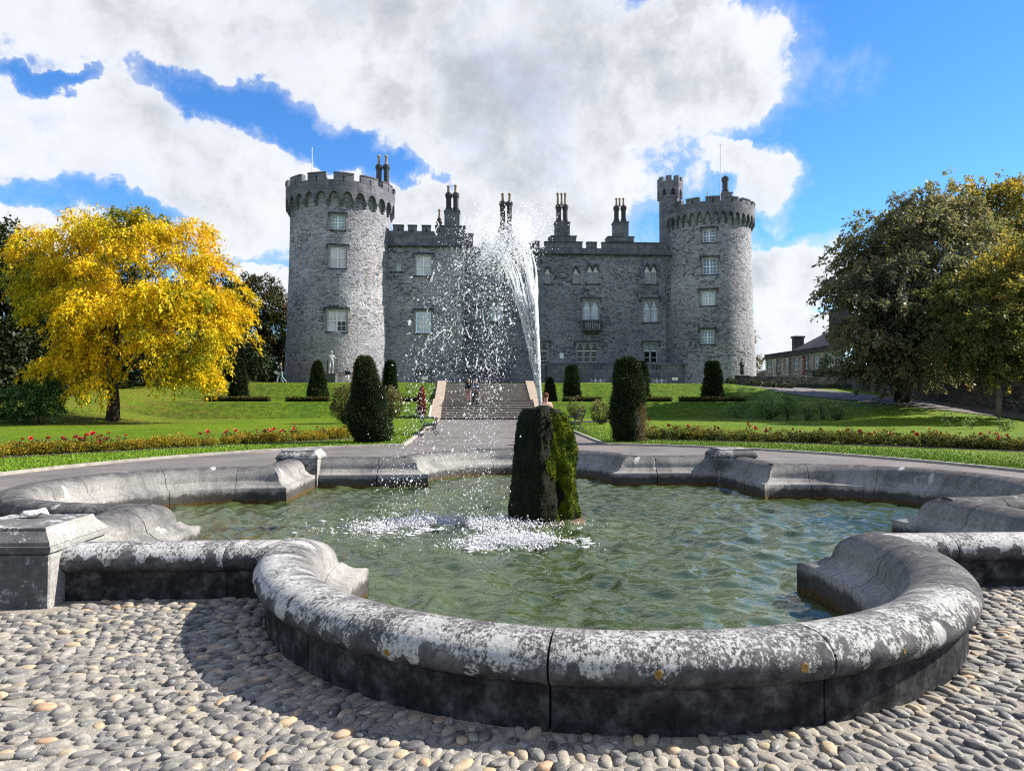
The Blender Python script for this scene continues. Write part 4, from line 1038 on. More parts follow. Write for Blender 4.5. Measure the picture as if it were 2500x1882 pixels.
# balcony under the middle window
x0, x1 = at(c2(460, 0)[0], 800, YR).x, at(c2(582, 0)[0], 800, YR).x; zt_, zb_ = zf(1440, c2(0, 1190)[1], YR), zf(1440, c2(0, 1250)[1], YR)
bal = cbuild(MB().box(x0, x1, YR - .75, YR - .004, zb_ - .18, zb_).box(x0 + .3, x1 - .3, YR - .45, YR - .004, zb_ - .42, zb_ - .181), 'balcony', darkstone)
cbuild(MB().box(x0, x1, YR - .78, YR - .66, zt_ - .12, zt_ + .0), 'handrail', darkstone, bal)
for i in range(9):
    xx = x0 + .06 + (x1 - x0 - .12) * i / 8; r_ = .09 if i in (0, 8) else .055
    cbuild(MB().lathe([(r_, zb_), (r_ * .6, zb_ + .1), (r_ * 1.1, zb_ + (zt_ - zb_) * .4), (r_ * .55, zb_ + (zt_ - zb_) * .75), (r_, zt_ - .12)], 8, xx, YR - .72), 'baluster', surround_m if 0 < i < 8 else darkstone, bal, True)
# area wall along the foot of the right wing
xa, xb = at(c2(232, 0)[0], 900, YR - 2.2).x, at(c2(1214, 0)[0], 900, YR - 2.2).x; zA_ = zf(1500, c2(0, 1468)[1], YR - 2.2)
def area_open(q0, q1, y0, y1): x, z, w, h = rect_px(c2(q0, 0)[0], c2(q1, 0)[0], c2(0, y0)[1], c2(0, y1)[1], YR - 2.2); return (x - w / 2, x + w / 2, z, z + h)
aops = [area_open(q, q + 16, 1482, 1508) for q in (527, 550, 573, 916, 937, 958, 1116, 1132, 1148, 1164)] + [area_open(517, 611, 1566, 1602), area_open(921, 1012, 1566, 1602)]
aw = cbuild(wall_cells(flat_map(YR - 2.2), xa, xb, 2.6, zA_ - .12, aops, 2, 2, .4).box(xa, xb, YR - 2.26, YR - 1.75, zA_ - .118, zA_).add([(xa, YR - 2.2, 2.6), (xa, YR, 2.6), (xa, YR, zA_ - .12), (xa, YR - 2.2, zA_ - .12)], [(0, 1, 2, 3)]), 'area_wall', ashlar)
for (a, b_, c, d) in aops[-2:]:
    g_ = MB(); 
    for k in range(4): x = a + (b_ - a) * k / 3; g_.box(x - .05, x + .05, YR - 2.15, YR - 2.05, c, d)
    for k in range(1, 12): x = a + (b_ - a) * k / 12; g_.box(x - .012, x + .012, YR - 2.12, YR - 2.10, c, d)
    g_.box(a, b_, YR - 2.14, YR - 2.06, c + (d - c) * .5, c + (d - c) * .5 + .05)
    cbuild(g_, 'basement_grille', white_paint, aw)
# rainwater goods, gutter, notice panels, doorway, base bits
xg = at(c2(1015, 0)[0], 800, YR - .1).x
cbuild(MB().tube([(xg, YR - .1, 4), (xg, YR - .1, zsR - .1)], .07, 6).box(xg - .16, xg + .16, YR - .26, YR - .02, zsR - .35, zsR - .12), 'drainpipe', pipe_m)
xg2 = at(c1(1301, 0)[0], 700, YL - .1).x
cbuild(MB().tube([(xg2 - .15, YL - .08, 4), (xg2 - .15, YL - .08, zmL - .2)], .05, 6), 'drainpipe', pipe_m)
x, z, w, h = rect_px(*[c2(313, 0)[0], c2(338, 0)[0], c2(0, 1402)[1], c2(0, 1437)[1]], YR - .02)
cbuild(MB().box(x - w / 2, x + w / 2, YR - .05, YR - .004, z, z + h).box(x - w / 2 + .06, x + w / 2 - .06, YR - .056, YR - .051, z + .06, z + h - .06), 'wall_panel', white_paint)
x, z, w, h = rect_px(*[c1(972, 0)[0], c1(1088, 0)[0], c1(0, 1520)[1], c1(0, 1600)[1]], YL)
dr = cbuild(MB().box(x - w / 2, x - w / 2 + .22, YL - .35, YL - .004, 3.2, z + h).box(x + w / 2 - .22, x + w / 2, YL - .35, YL - .004, 3.2, z + h).box(x - w / 2 - .06, x + w / 2 + .06, YL - .40, YL - .004, z + h + .002, z + h + .25), 'doorway', ashlar)
cbuild(MB().box(x - w / 2 + .222, x + w / 2 - .222, YL - .10, YL - .004, 3.2, z + h - .002), 'door', surround_m, dr)

# ================================================================ STAIRS
step_m = simple('brown weathered step stone', (0.115, 0.098, 0.085), 0.9, 0.4, 4, 0.5, 0.01)
nosing_m = simple('pale worn step edge', (0.36, 0.33, 0.29), 0.9, 0.25, 6, 0.3, 0.005)
tan_m = simple('tan sandstone string', (0.33, 0.265, 0.205), 0.9, 0.2, 4, 0.4, 0.01)
SX = PX
stairs = empty('garden_stairs', (SX, 44.0, 0.6), 0, 'wide stone garden stairs with tan sloping side walls leading up to castle', 'stairs')
def sb(mb, name, mat, par=stairs, sm=False): return mb.xf(Matrix.Translation(-Vector(stairs.location))).build(name, mat, par, sm)
SWID = 3.0
def flight(y0, y1, z0, z1, n):
    for i in range(n):
        ya = y0 + (y1 - y0) * i / n; zb = z0 + (z1 - z0) * (i + 1) / n
        s_ = sb(MB().box(SX - SWID, SX + SWID, ya, ya + (y1 - y0) / n + .35, z0 - .4, zb - .05), 'step', step_m)
        sb(MB().box(SX - SWID, SX + SWID, ya - .025, ya + (y1 - y0) / n - .026, zb - .048, zb, .008), 'tread', nosing_m, s_)
flight(44.05, 46.9, 0.68, 1.76, 7)
sb(MB().box(SX - SWID - .6, SX + SWID + .6, 46.95, 49.0, 1.2, 1.765), 'landing', asphalt_m)
flight(49.0, 53.4, 1.765, 3.2, 10)
sb(MB().box(SX - SWID - .7, SX + SWID + .7, 53.38, 58, 2.6, 3.22), 'landing', asphalt_m)
for sx in (-1, 1):
    for (ya, za, yb, zb) in ((43.9, .78, 46.9, 1.98), (48.9, 1.95, 53.5, 3.42)):
        xa, xb = SX + sx * (SWID + .002), SX + sx * (SWID + .62)
        x0, x1 = min(xa, xb), max(xa, xb)
        V = [(x, y, z) for x in (x0, x1) for (y, z) in ((ya, za - 1.0), (ya, za), (yb, zb), (yb + .3, zb), (yb + .3, za - 1.0))]
        o = sb(MB().add(V, [(0, 1, 2, 3, 4), (9, 8, 7, 6, 5), (0, 5, 6, 1), (1, 6, 7, 2), (2, 7, 8, 3), (3, 8, 9, 4)]), 'side_wall', tan_m)

# ================================================================ MOSSY ROCK
m, t, b = newmat('wet black tufa'); rock_m = m; p = wpos(t); n_ = t.noise(p, 9, 6, .7)
t.link(t.ramp(n_, [(0.35, (0.003, 0.004, 0.002)), (0.60, (0.008, 0.011, 0.004)), (0.8, (0.020, 0.026, 0.010))]), b.inputs['Base Color'])
b.inputs['Roughness'].default_value = 0.6; b.inputs['Specular IOR Level'].default_value = .08; bump(t, b, t.m('ADD', n_, t.m('MULTIPLY', t.noise(p, 40, 4, .7), .3)), 0.8, 0.05)
m, t, b = newmat('green moss'); moss_m = m; p = wpos(t); n_ = t.noise(p, 5, 5, .65); f_ = t.noise(p, 60, 4, .7)
c_ = t.ramp(n_, [(0.3, (0.014, 0.030, 0.002)), (0.48, (0.040, 0.070, 0.004)), (0.64, (0.13, 0.145, 0.008)), (0.8, (0.16, 0.09, 0.012))])
t.link(t.mix(1.0, c_, t.ramp(f_, [(0.3, (.5, .5, .5)), (0.7, (1.5, 1.5, 1.5))]), 'MULTIPLY'), b.inputs['Base Color']); b.inputs['Roughness'].default_value = .95
b.inputs['Specular IOR Level'].default_value = .1; bump(t, b, t.m('ADD', f_, t.noise(p, 22, 4, .6)), 1.0, .03)
rock = empty('fountain_rock', (PX, PY, WATER_Z), 0, 'tall dark tufa rock with bright green moss rising from the water', 'rock')
ROCK_H = 1.66
def rock_r(th, z, seed=0):
    u = z / ROCK_H
    r0 = np.interp(u, [0, .08, .3, .55, .8, .93, 1.0], [.50, .52, .475, .425, .36, .325, .27])
    P = np.stack([np.cos(th) * 1.0, np.sin(th) * 1.0, z * .75], 1)
    fl = .035 * np.cos(5 * th + 1.2 + .6 * np.sin(2.2 * z)) + .05 * np.cos(3 * th - .5)      # vertical fluting
    cleft = -.17 * np.exp(-((((th - R_(-52) + PI) % (2 * PI)) - PI) / .16) ** 2)               # deep cleft right of the middle
    return r0 * (1 + fl + cleft + .10 * vnoise(P, 3.0, 5, 3)) + .022 * vnoise(P, 8, 8, 3) + .010 * vnoise(P, 22, 18, 2)
nt, nz_ = 160, 110
TH, ZZ = np.meshgrid(np.linspace(0, 2 * PI, nt, endpoint=False), np.concatenate([np.linspace(-.3, ROCK_H, nz_ - 5), np.full(5, ROCK_H)]))
RR = rock_r(TH.ravel(), np.clip(ZZ.ravel(), 0, None)).reshape(ZZ.shape)
for k in range(5): RR[nz_ - 5 + k] *= (1 - k / 4.2) * (1 - .04); ZZ[nz_ - 5 + k] += .065 * vnoise(np.stack([RR[nz_ - 5 + k] * np.cos(TH[0]), RR[nz_ - 5 + k] * np.sin(TH[0])], 1), 9, 4, 2) - .012 * k
V = np.stack([RR * np.cos(TH), RR * np.sin(TH), ZZ], -1).reshape(-1, 3)
i, j = np.meshgrid(np.arange(nz_ - 1), np.arange(nt), indexing='ij'); a = (i * nt + j).ravel(); b2 = (i * nt + (j + 1) % nt).ravel()
ro = link_mesh('rock_body', np_mesh('rock_body', V, np.stack([a, b2, b2 + nt, a + nt], 1)), rock_m, rock, True)
# moss: a lumpy shell over the sunny right side, broken by the cleft, bristling with short tufts
mr_ = np.random.default_rng(3)
na, nh = 200, 130
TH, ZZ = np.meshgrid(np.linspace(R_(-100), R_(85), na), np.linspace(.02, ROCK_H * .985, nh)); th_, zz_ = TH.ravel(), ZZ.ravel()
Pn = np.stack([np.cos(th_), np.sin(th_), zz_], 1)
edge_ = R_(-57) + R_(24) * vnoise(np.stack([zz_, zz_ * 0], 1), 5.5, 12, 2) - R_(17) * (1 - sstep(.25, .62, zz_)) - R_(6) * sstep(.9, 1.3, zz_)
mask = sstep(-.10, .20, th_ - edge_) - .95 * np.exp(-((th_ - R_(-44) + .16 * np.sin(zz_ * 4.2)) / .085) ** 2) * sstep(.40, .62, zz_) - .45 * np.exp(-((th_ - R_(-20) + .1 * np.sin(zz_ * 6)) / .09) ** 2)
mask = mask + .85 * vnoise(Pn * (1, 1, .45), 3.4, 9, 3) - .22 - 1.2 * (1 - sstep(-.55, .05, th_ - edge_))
lump = .5 + .5 * vnoise(Pn * (1, 1, .6), 7.5, 21, 2); fine_ = vnoise(Pn, 26, 22, 2)
thick = np.clip(mask, -.2, 1) * (.018 + .075 * np.clip(lump, 0, 1.3)) + .007 * fine_
rad_ = rock_r(th_, zz_) + np.where(mask > 0, thick, -.06)
V = np.stack([rad_ * np.cos(th_), rad_ * np.sin(th_), zz_ - .03 * np.clip(mask, 0, 1)], 1)
i, j = np.meshgrid(np.arange(nh - 1), np.arange(na - 1), indexing='ij'); a = (i * na + j).ravel(); F = np.stack([a, a + 1, a + na + 1, a + na], 1); F = F[(mask[F] > -.02).sum(1) >= 2]
mo = link_mesh('moss', np_mesh('moss', V, F), moss_m, rock, True); mo['kind'] = 'stuff'
sel = np.where(mask > .08)[0]; sel = mr_.choice(sel, 9000); n = len(sel); B = V[sel] + mr_.normal(0, .004, (n, 3)); dn_ = np.stack([np.cos(th_[sel]), np.sin(th_[sel]), -.5 * np.ones(n)], 1) + mr_.normal(0, .35, (n, 3))
tip = B + dn_ * mr_.uniform(.010, .030, n)[:, None]; sd = np.cross(dn_, mr_.normal(size=(n, 3))) * .004; tv = np.stack([B - sd, B + sd, tip], 1).reshape(-1, 3)
mt_ = link_mesh('moss_tufts', np_mesh('moss_tufts', tv, np.arange(3 * n).reshape(-1, 3)), moss_m, rock); mt_['kind'] = 'stuff'
MB().lathe([(.0, -.06), (.52, -.06), (.56, -.02), (.54, .012), (.4, .02)], 22, .16, -.02).build('plinth', simple('rusty plinth stone', (.10, .06, .035), .8, .5, 9, .5, .01), rock)
# dark wet moss bristling over the shaded side
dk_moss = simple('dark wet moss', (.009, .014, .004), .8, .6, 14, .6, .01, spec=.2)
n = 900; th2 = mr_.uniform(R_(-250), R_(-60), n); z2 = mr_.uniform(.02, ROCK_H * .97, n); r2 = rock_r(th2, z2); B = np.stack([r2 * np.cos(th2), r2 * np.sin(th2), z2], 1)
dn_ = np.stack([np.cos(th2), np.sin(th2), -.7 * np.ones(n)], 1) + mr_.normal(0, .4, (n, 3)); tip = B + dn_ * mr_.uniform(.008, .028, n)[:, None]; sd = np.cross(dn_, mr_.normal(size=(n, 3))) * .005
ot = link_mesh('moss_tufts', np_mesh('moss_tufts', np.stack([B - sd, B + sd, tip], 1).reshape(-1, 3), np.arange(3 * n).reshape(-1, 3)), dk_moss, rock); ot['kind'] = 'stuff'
# nozzle
MB().lathe([(.06, ROCK_H - .1), (.06, ROCK_H + .02), (.045, ROCK_H + .03), (.02, ROCK_H + .03)], 12).build('nozzle', iron, rock)

# ================================================================ BENCHES
bench_wood = simple('dark green painted slat', (0.020, 0.035, 0.028), .5, .3, 10, .2, .004)
def bench(loc, rz, label, L=1.8, wood=bench_wood):
    """local: seat faces +x, length along y"""
    B = empty('bench', loc, rz, label, 'bench')
    for i in range(4): MB().box(-.02 + i * .115, .08 + i * .115, -L / 2, L / 2, .42 - .006 * i, .445 - .006 * i, .006).build('seat_slat', wood, B)
    for z in (.56, .72, .87):
        o = MB().box(-.012, .012, -L / 2, L / 2, -.035, .035, .005).build('back_slat', wood, B); o.location = (-.10 - (z - .45) * .28, 0, z); o.rotation_euler = (0, -.28, 0)
    for y in (-L / 2 + .12, L / 2 - .12):
        f = MB(); r_ = .021
        f.tube([(-.30, y, .98), (-.20, y, .70), (-.09, y, .46), (-.02, y, .38), (.14, y, .37), (.30, y, .40), (.42, y, .42)], r_, 6)
        f.tube([(-.02, y, .38), (-.10, y, .26), (-.22, y, .14), (-.34, y, .06), (-.40, y, .0)], r_, 6)
        f.tube([(.36, y, .40), (.32, y, .28), (.36, y, .14), (.46, y, .05), (.44, y, .0)], r_, 6)
        f.tube([(-.12, y, .26), (.0, y, .20), (.14, y, .24), (.24, y, .20), (.33, y, .26)], r_ * .8, 6)
        f.tube([(-.17, y, .66), (.0, y, .665), (.20, y, .66), (.36, y, .66), (.42, y, .60), (.38, y, .54), (.36, y, .42)], r_, 6)
        f.build('cast_iron_leg', iron, B)
    return B
bl = onz(1050, 1055, zt1(-2, 27) + .02)
bench((PX - PATH_W + .32, 27.0, zt1(PX - PATH_W + .3, 27) + .004), 0, 'black cast iron bench facing the path, left of the stairs')
bench((PX + PATH_W - .10, 27.6, zt1(PX + PATH_W - .3, 27.6) + .004), PI, 'black cast iron bench right of the mossy rock, on path edge')
red_slat = simple('dark red painted slat', (.16, .022, .02), .55, .25, 8, .2, .004)
fb = at(856, 933, 64.5)
far_bench = bench((fb.x, 64.5, zt1(fb.x, 64.5) + .07), -PI / 2, 'red slatted bench against the foot of the left castle tower', 2.6, red_slat)

# ================================================================ PEOPLE AND STATUES
skin_m = simple('skin', (.48, .29, .21), .6, .1, 10, 0)
def skin_mesh(name, joints, edges, radii, mat, parent, root):
    names = list(joints); me = bpy.data.meshes.new(name)
    me.from_pydata([joints[k] for k in names], [(names.index(a), names.index(b_)) for a, b_ in edges], []); me.update()
    o = link_mesh(name, me, mat, parent)
    sk = o.modifiers.new('skin', 'SKIN'); sk.use_smooth_shade = True
    sv = me.skin_vertices[0].data if me.skin_vertices else None
    if sv is None:
        bm = bmesh.new(); bm.from_mesh(me); bm.verts.layers.skin.verify(); bm.to_mesh(me); bm.free(); sv = me.skin_vertices[0].data
    for i, k in enumerate(names):
        r_ = radii[k]; sv[i].radius = r_ if isinstance(r_, tuple) else (r_, r_); sv[i].use_root = (k == root)
    o.modifiers.new('sub', 'SUBSURF').levels = 1; o.modifiers['sub'].render_levels = 2
    return o
def human(loc, rz, label, pose, cloth, H=1.75, group=None, name='person', statue=None, drape=False):
    s_ = H / 1.75
    P = empty(name, loc, rz, label, 'statue' if statue else 'person', group)
    J = dict(pel=(0, 0, .95), waist=(0, 0, 1.08), chest=(0, .0, 1.28), neck=(0, 0, 1.46), head0=(0, -.02, 1.54), head1=(0, -.03, 1.66), shl=(.17, 0, 1.40), shr=(-.17, 0, 1.40),
             ell=(.24, .02, 1.13), elr=(-.24, .02, 1.13), wrl=(.25, -.10, .90), wrr=(-.25, -.10, .90), hal=(.25, -.14, .82), har=(-.25, -.14, .82),
             hil=(.10, 0, .91), hir=(-.10, 0, .91), knl=(.11, -.02, .50), knr=(-.11, -.02, .50), anl=(.11, .02, .09), anr=(-.11, .02, .09), tol=(.12, -.14, .03), tor=(-.12, -.14, .03))
    J.update(pose); J = {k: tuple(c * s_ for c in v) for k, v in J.items()}
    Rr = dict(pel=(.15, .11), waist=(.135, .10), chest=(.165, .115), neck=.055, head0=(.075, .085), head1=(.078, .095), shl=.07, shr=.07, ell=.05, elr=.05, wrl=.032, wrr=.032, hal=(.035, .022), har=(.035, .022),
              hil=.095, hir=.095, knl=.062, knr=.062, anl=.042, anr=.042, tol=.035, tor=.035)
    Rr = {k: (tuple(q * s_ for q in v) if isinstance(v, tuple) else v * s_) for k, v in Rr.items()}
    E = [('pel', 'waist'), ('waist', 'chest'), ('chest', 'neck'), ('neck', 'head0'), ('head0', 'head1'), ('chest', 'shl'), ('shl', 'ell'), ('ell', 'wrl'), ('wrl', 'hal'), ('chest', 'shr'), ('shr', 'elr'), ('elr', 'wrr'), ('wrr', 'har'),
         ('pel', 'hil'), ('hil', 'knl'), ('knl', 'anl'), ('anl', 'tol'), ('pel', 'hir'), ('hir', 'knr'), ('knr', 'anr'), ('anr', 'tor')]
    body = skin_mesh('body', {k: J[k] for k in Rr}, E, Rr, statue or skin_m, P, 'pel')
    grow = lambda d: {k: (tuple(q + d for q in v) if isinstance(v, tuple) else v + d) for k, v in Rr.items()}
    def part(nm, ks, es, d, mat, root): return skin_mesh(nm, {k: J[k] for k in ks}, es, {k: grow(d * s_)[k] for k in ks}, mat, P, root)
    hx, hy, hz = J['head1']
    f = MB()                                   # fingers, nose, ears
    for w, h_ in (('wrl', 'hal'), ('wrr', 'har')):
        a, b_ = Vector(J[w]), Vector(J[h_]); d = (b_ - a).normalized(); sd = d.cross(Vector((0, 1, 0)));  sd = sd.normalized() if sd.length > .1 else Vector((1, 0, 0)); fw = d.cross(sd)
        for k in range(4):
            o_ = b_ + sd * ((k - 1.5) * .016 * s_) ; L_ = (.07, .08, .075, .06)[k] * s_
            f.tube([o_, o_ + d * L_ * .55, o_ + d * L_ * .9 + fw * .02 * s_], [.009 * s_, .008 * s_, .006 * s_], 5)
        f.tube([a + sd * .02 * s_, a.lerp(b_, .6) + sd * .045 * s_, b_ + sd * .05 * s_], [.011 * s_, .01 * s_, .007 * s_], 5)
    f.tube([(hx, hy - .085 * s_, hz - .02 * s_), (hx, hy - .115 * s_, hz - .055 * s_)], [.010 * s_, .017 * s_], 5)
    for q in (-1, 1): f.ball((hx + q * .085 * s_, hy + .0 * s_, hz - .045 * s_), .012 * s_, .022 * s_, .032 * s_, 6, 4)
    f.build('hands_and_face', statue or skin_m, P, True)
    if statue is None or cloth.get('hair'):
        hm_ = cloth['hair']; hb = MB().ball((hx, hy + .02 * s_, hz + .005 * s_), .098 * s_, .112 * s_, .105 * s_, 12, 8)
        hb.v = [(x, y, z) if not (y < hy - .03 * s_ and z < hz + .02 * s_) else (x, max(y, hy - .035 * s_), z) for x, y, z in hb.v]
        if cloth.get('long'): hb.tube([(hx, hy + .07 * s_, hz), (hx, hy + .10 * s_, hz - .14 * s_), (hx, hy + .09 * s_, hz - .26 * s_)], [.085 * s_, .08 * s_, .05 * s_], 8)
        hb.build('hair', hm_, P, True)
        if statue is None:
            MB().ball((hx - .032 * s_, hy - .093 * s_, hz - .025 * s_), .013 * s_, n=6, m=4).ball((hx + .032 * s_, hy - .093 * s_, hz - .025 * s_), .013 * s_, n=6, m=4).build('eyes', iron, P)
            MB().box(hx - .024 * s_, hx + .024 * s_, hy - .098 * s_, hy - .088 * s_, hz - .088 * s_, hz - .078 * s_).build('mouth', simple('lips', (.35, .13, .11), .6, .1, 8, 0), P)
    if cloth.get('top'):
        ks = ['pel', 'waist', 'chest', 'neck', 'shl', 'shr', 'ell', 'elr']; es = [('pel', 'waist'), ('waist', 'chest'), ('chest', 'neck'), ('chest', 'shl'), ('shl', 'ell'), ('chest', 'shr'), ('shr', 'elr')]
        if cloth.get('sleeves', True): ks += ['wrl', 'wrr']; es += [('ell', 'wrl'), ('elr', 'wrr')]
        if cloth.get('tank'): ks = ['pel', 'waist', 'chest']; es = es[:2]
        part('jacket' if cloth.get('sleeves', True) else 'shirt', ks, es, .018, cloth['top'], 'pel')
    if cloth.get('legs'):
        part('trousers', ['pel', 'hil', 'hir', 'knl', 'knr', 'anl', 'anr'], [('pel', 'hil'), ('hil', 'knl'), ('knl', 'anl'), ('pel', 'hir'), ('hir', 'knr'), ('knr', 'anr')], .014, cloth['legs'], 'pel')
        sh = MB()
        for a, t_ in (('anl', 'tol'), ('anr', 'tor')):
            sh.tube([Vector(J[a]) + Vector((0, .05, -.02)) * s_, Vector(J[a]) + Vector((0, -.03, -.02)) * s_, Vector(J[t_])], [.052 * s_, .056 * s_, .046 * s_], 8)
        sh.build('shoes', cloth['shoes'], P, True)
    if drape:
        skin_mesh('robe', {k: J[k] for k in ('chest', 'waist', 'pel', 'knm', 'hem') if k in J}, [('chest', 'waist'), ('waist', 'pel'), ('pel', 'knm'), ('knm', 'hem')],
                  dict(chest=(.20 * s_, .16 * s_), waist=(.19 * s_, .16 * s_), pel=(.21 * s_, .18 * s_), knm=(.22 * s_, .19 * s_), hem=(.27 * s_, .22 * s_)), statue, P, 'pel')
    return P
mk = lambda n, c: simple(n, c, .85, .2, 20, .2, .004, spec=.2)
denim, black_c, grey_c, navy_c, pink_c = mk('light denim', (.20, .29, .40)), mk('black cloth', (.016, .017, .02)), mk('charcoal coat', (.045, .042, .048)), mk('navy cloth', (.025, .035, .07)), mk('coral cloth', (.50, .16, .14))
hair_d, hair_g, hair_b = mk('dark hair', (.025, .016, .011)), mk('fair hair', (.30, .22, .13)), mk('red-brown hair', (.16, .055, .025))
tanshoe = mk('tan shoe', (.30, .15, .08)); blackshoe = mk('black shoe', (.02, .02, .02)); white_c = mk('pale cloth', (.55, .55, .56))
def ground_at(x, y, off=.055): return Vector((x, y, zt1(x, y) + off))
wp = at(685, 936, 62.0)
stride = dict(hil=(.09, 0, .90), hir=(-.09, 0, .90), knl=(.09, -.22, .52), anl=(.09, -.30, .10), tol=(.10, -.46, .06), knr=(-.09, .12, .50), anr=(-.09, .46, .14), tor=(-.09, .36, .03), ell=(.22, .12, 1.14), wrl=(.22, -.02, .92), hal=(.22, -.06, .84), elr=(-.23, -.05, 1.13), wrr=(-.22, -.28, .98), har=(-.21, -.34, .94))
pw = human(ground_at(wp.x, 62), -PI / 2, 'person in dark coat and pale jeans walking left beside the tower', stride, dict(hair=hair_g, top=grey_c, legs=denim, shoes=tanshoe), 1.72)
sp_ = MB().box(-.15, .15, -.02, .02, -.10, .10, .01).build('folded_paper', white_paint); sp_.location = ground_at(wp.x - .40, 62.20) + Vector((0, 0, .90)); sp_.rotation_euler = (0, .4, 0)
props(sp_, 'folded white paper held in the hand of walking person', 'paper')
sit = dict(pel=(0, .05, .55), waist=(0, .06, .68), chest=(0, .04, .88), neck=(0, .02, 1.06), head0=(0, 0, 1.14), head1=(0, -.01, 1.26), shl=(.17, .03, 1.0), shr=(-.17, .03, 1.0), ell=(.23, -.02, .76), elr=(-.23, -.02, .76), wrl=(.12, -.25, .66), wrr=(-.12, -.25, .66), hal=(.08, -.32, .64), har=(-.08, -.32, .64),
           hil=(.10, .03, .52), hir=(-.10, .03, .52), knl=(.11, -.40, .52), knr=(-.11, -.40, .52), anl=(.11, -.42, .10), anr=(-.11, -.42, .10), tol=(.12, -.58, .04), tor=(-.12, -.58, .04))
human((fb.x - .25, 64.42, zt1(fb.x, 64.5) + .07), 0, 'person in navy top and pale trousers sitting on the red bench', sit, dict(hair=hair_d, top=navy_c, legs=white_c, shoes=tanshoe), 1.68)
human((fb.x + .42, 64.42, zt1(fb.x, 64.5) + .07), 0, 'person in red coat sitting at right on the red bench', sit, dict(hair=hair_d, top=mk('red cloth', (.30, .04, .04)), legs=black_c, shoes=blackshoe), 1.6)
zs_step = 0.68 + (1.76 - .68) * 5 / 7
sm_ = at(1160, 1000, 46.0)
human((sm_.x, 46.15, zs_step), PI * .05, 'person in dark clothes standing on the garden stairs behind the spray', dict(elr=(-.22, -.06, 1.15), wrr=(-.10, -.24, 1.10), har=(-.03, -.30, 1.12)), dict(hair=hair_d, top=navy_c, legs=black_c, shoes=blackshoe), 1.82)
z2 = 1.77
s2 = at(1144, 985, 48.3)
human((s2.x, 48.3, z2), -.5, 'person with fair hair on stairs landing behind the taller dark figure', dict(), dict(hair=hair_g, top=black_c, legs=mk('rose trousers', (.35, .20, .19)), shoes=blackshoe), 1.6)
wm = at(1332, 985, 20.6)
human((wm.x, 20.6, zt1(wm.x, 20.6) + .004), .25, 'woman in coral top and dark glasses standing behind the mossy rock', dict(ell=(.25, .05, 1.14), wrl=(.16, -.14, 1.0), hal=(.10, -.20, 1.0), elr=(-.25, .05, 1.14), wrr=(-.16, -.14, 1.0), har=(-.10, -.20, 1.0)),
      dict(hair=hair_b, top=pink_c, tank=True, sleeves=False, legs=denim, shoes=blackshoe, long=True), 1.60)
gw = bpy.data.objects.new('sunglasses', MB().box(-.075, .075, -.13, -.105, 1.465, 1.505, .006).mesh('sunglasses')); C.objects.link(gw); gw.data.materials.append(black_c)
gw.location = (wm.x, 20.6, zt1(wm.x, 20.6) + .004); gw.rotation_euler = (0, 0, .25)
props(gw, 'dark sunglasses worn by the woman in coral', 'sunglasses')
# statues
marble = simple('weathered pale statue stone', (.36, .36, .38), .8, .35, 5, .4, .01)
bronze = simple('dark bronze', (.028, .032, .034), .5, .4, 5, .3, .01)
def plinth(name, x, y, w, z0, z1, mat, label):
    o = MB().box(-w / 2, w / 2, -w / 2, w / 2, 0, z1 - z0 - .12, .01).box(-w / 2 - .04, w / 2 + .04, -w / 2 - .04, w / 2 + .04, z1 - z0 - .118, z1 - z0, .01).build(name, mat); o.location = (x, y, z0)
    return props(o, label, 'plinth')
q = at(807, 936, 62.5); qt = at(807, 912, 62.5)
plinth('statue_plinth', q.x, 62.5, 1.02, zt1(q.x, 62.5) - .2, qt.z, simple('dark plinth stone', (.07, .075, .085), .85, .35, 3, .3, .01), 'square dark stone plinth under the pale standing statue')
human((q.x + .05, 62.5, qt.z), .3, 'pale classical statue of a standing figure, left of stairs', dict(ell=(.30, .05, 1.20), wrl=(.40, -.02, 1.16), hal=(.46, -.03, 1.22), elr=(-.28, .06, 1.18), wrr=(-.14, .0, 1.05), har=(-.08, -.04, 1.05), hil=(.12, 0, .92), pel=(.04, 0, .95), waist=(.02, 0, 1.08), head1=(.03, -.05, 1.66), knr=(-.13, -.10, .52), anr=(-.16, .02, .1), tor=(-.18, -.14, .03)),
      dict(hair=marble), 1.98, name='statue', statue=marble)
st_ = MB().tube([(-.27, .22, 0), (-.25, .24, .5), (-.27, .22, .95), (-.22, .2, 1.5)], [.13, .11, .10, .05], 8).build('tree_stump_support', simple('dark stump stone', (.06, .06, .065), .85, .3, 5, .3, .01)); st_.location = (q.x + .0, 62.5, qt.z)
props(st_, 'dark carved stump beside the pale statue on its plinth', 'statue stump')
q = at(1812, 940, 60.5); qt = at(1812, 917, 60.5)
plinth('statue_plinth', q.x, 60.5, .95, zt1(q.x, 60.5) - .3, qt.z, darkstone, 'dark stone plinth under the robed bronze statue by the right tower')
human((q.x, 60.5, qt.z), .2, 'dark robed bronze statue in front of the right tower', dict(knm=(0, 0, .5), hem=(0, .02, .06), ell=(.27, -.02, 1.15), wrl=(.16, -.18, 1.08), hal=(.10, -.22, 1.10), elr=(-.26, .0, 1.13), wrr=(-.2, -.14, .98), har=(-.16, -.2, .96)), dict(hair=bronze), 1.50, name='statue', statue=bronze, drape=True)
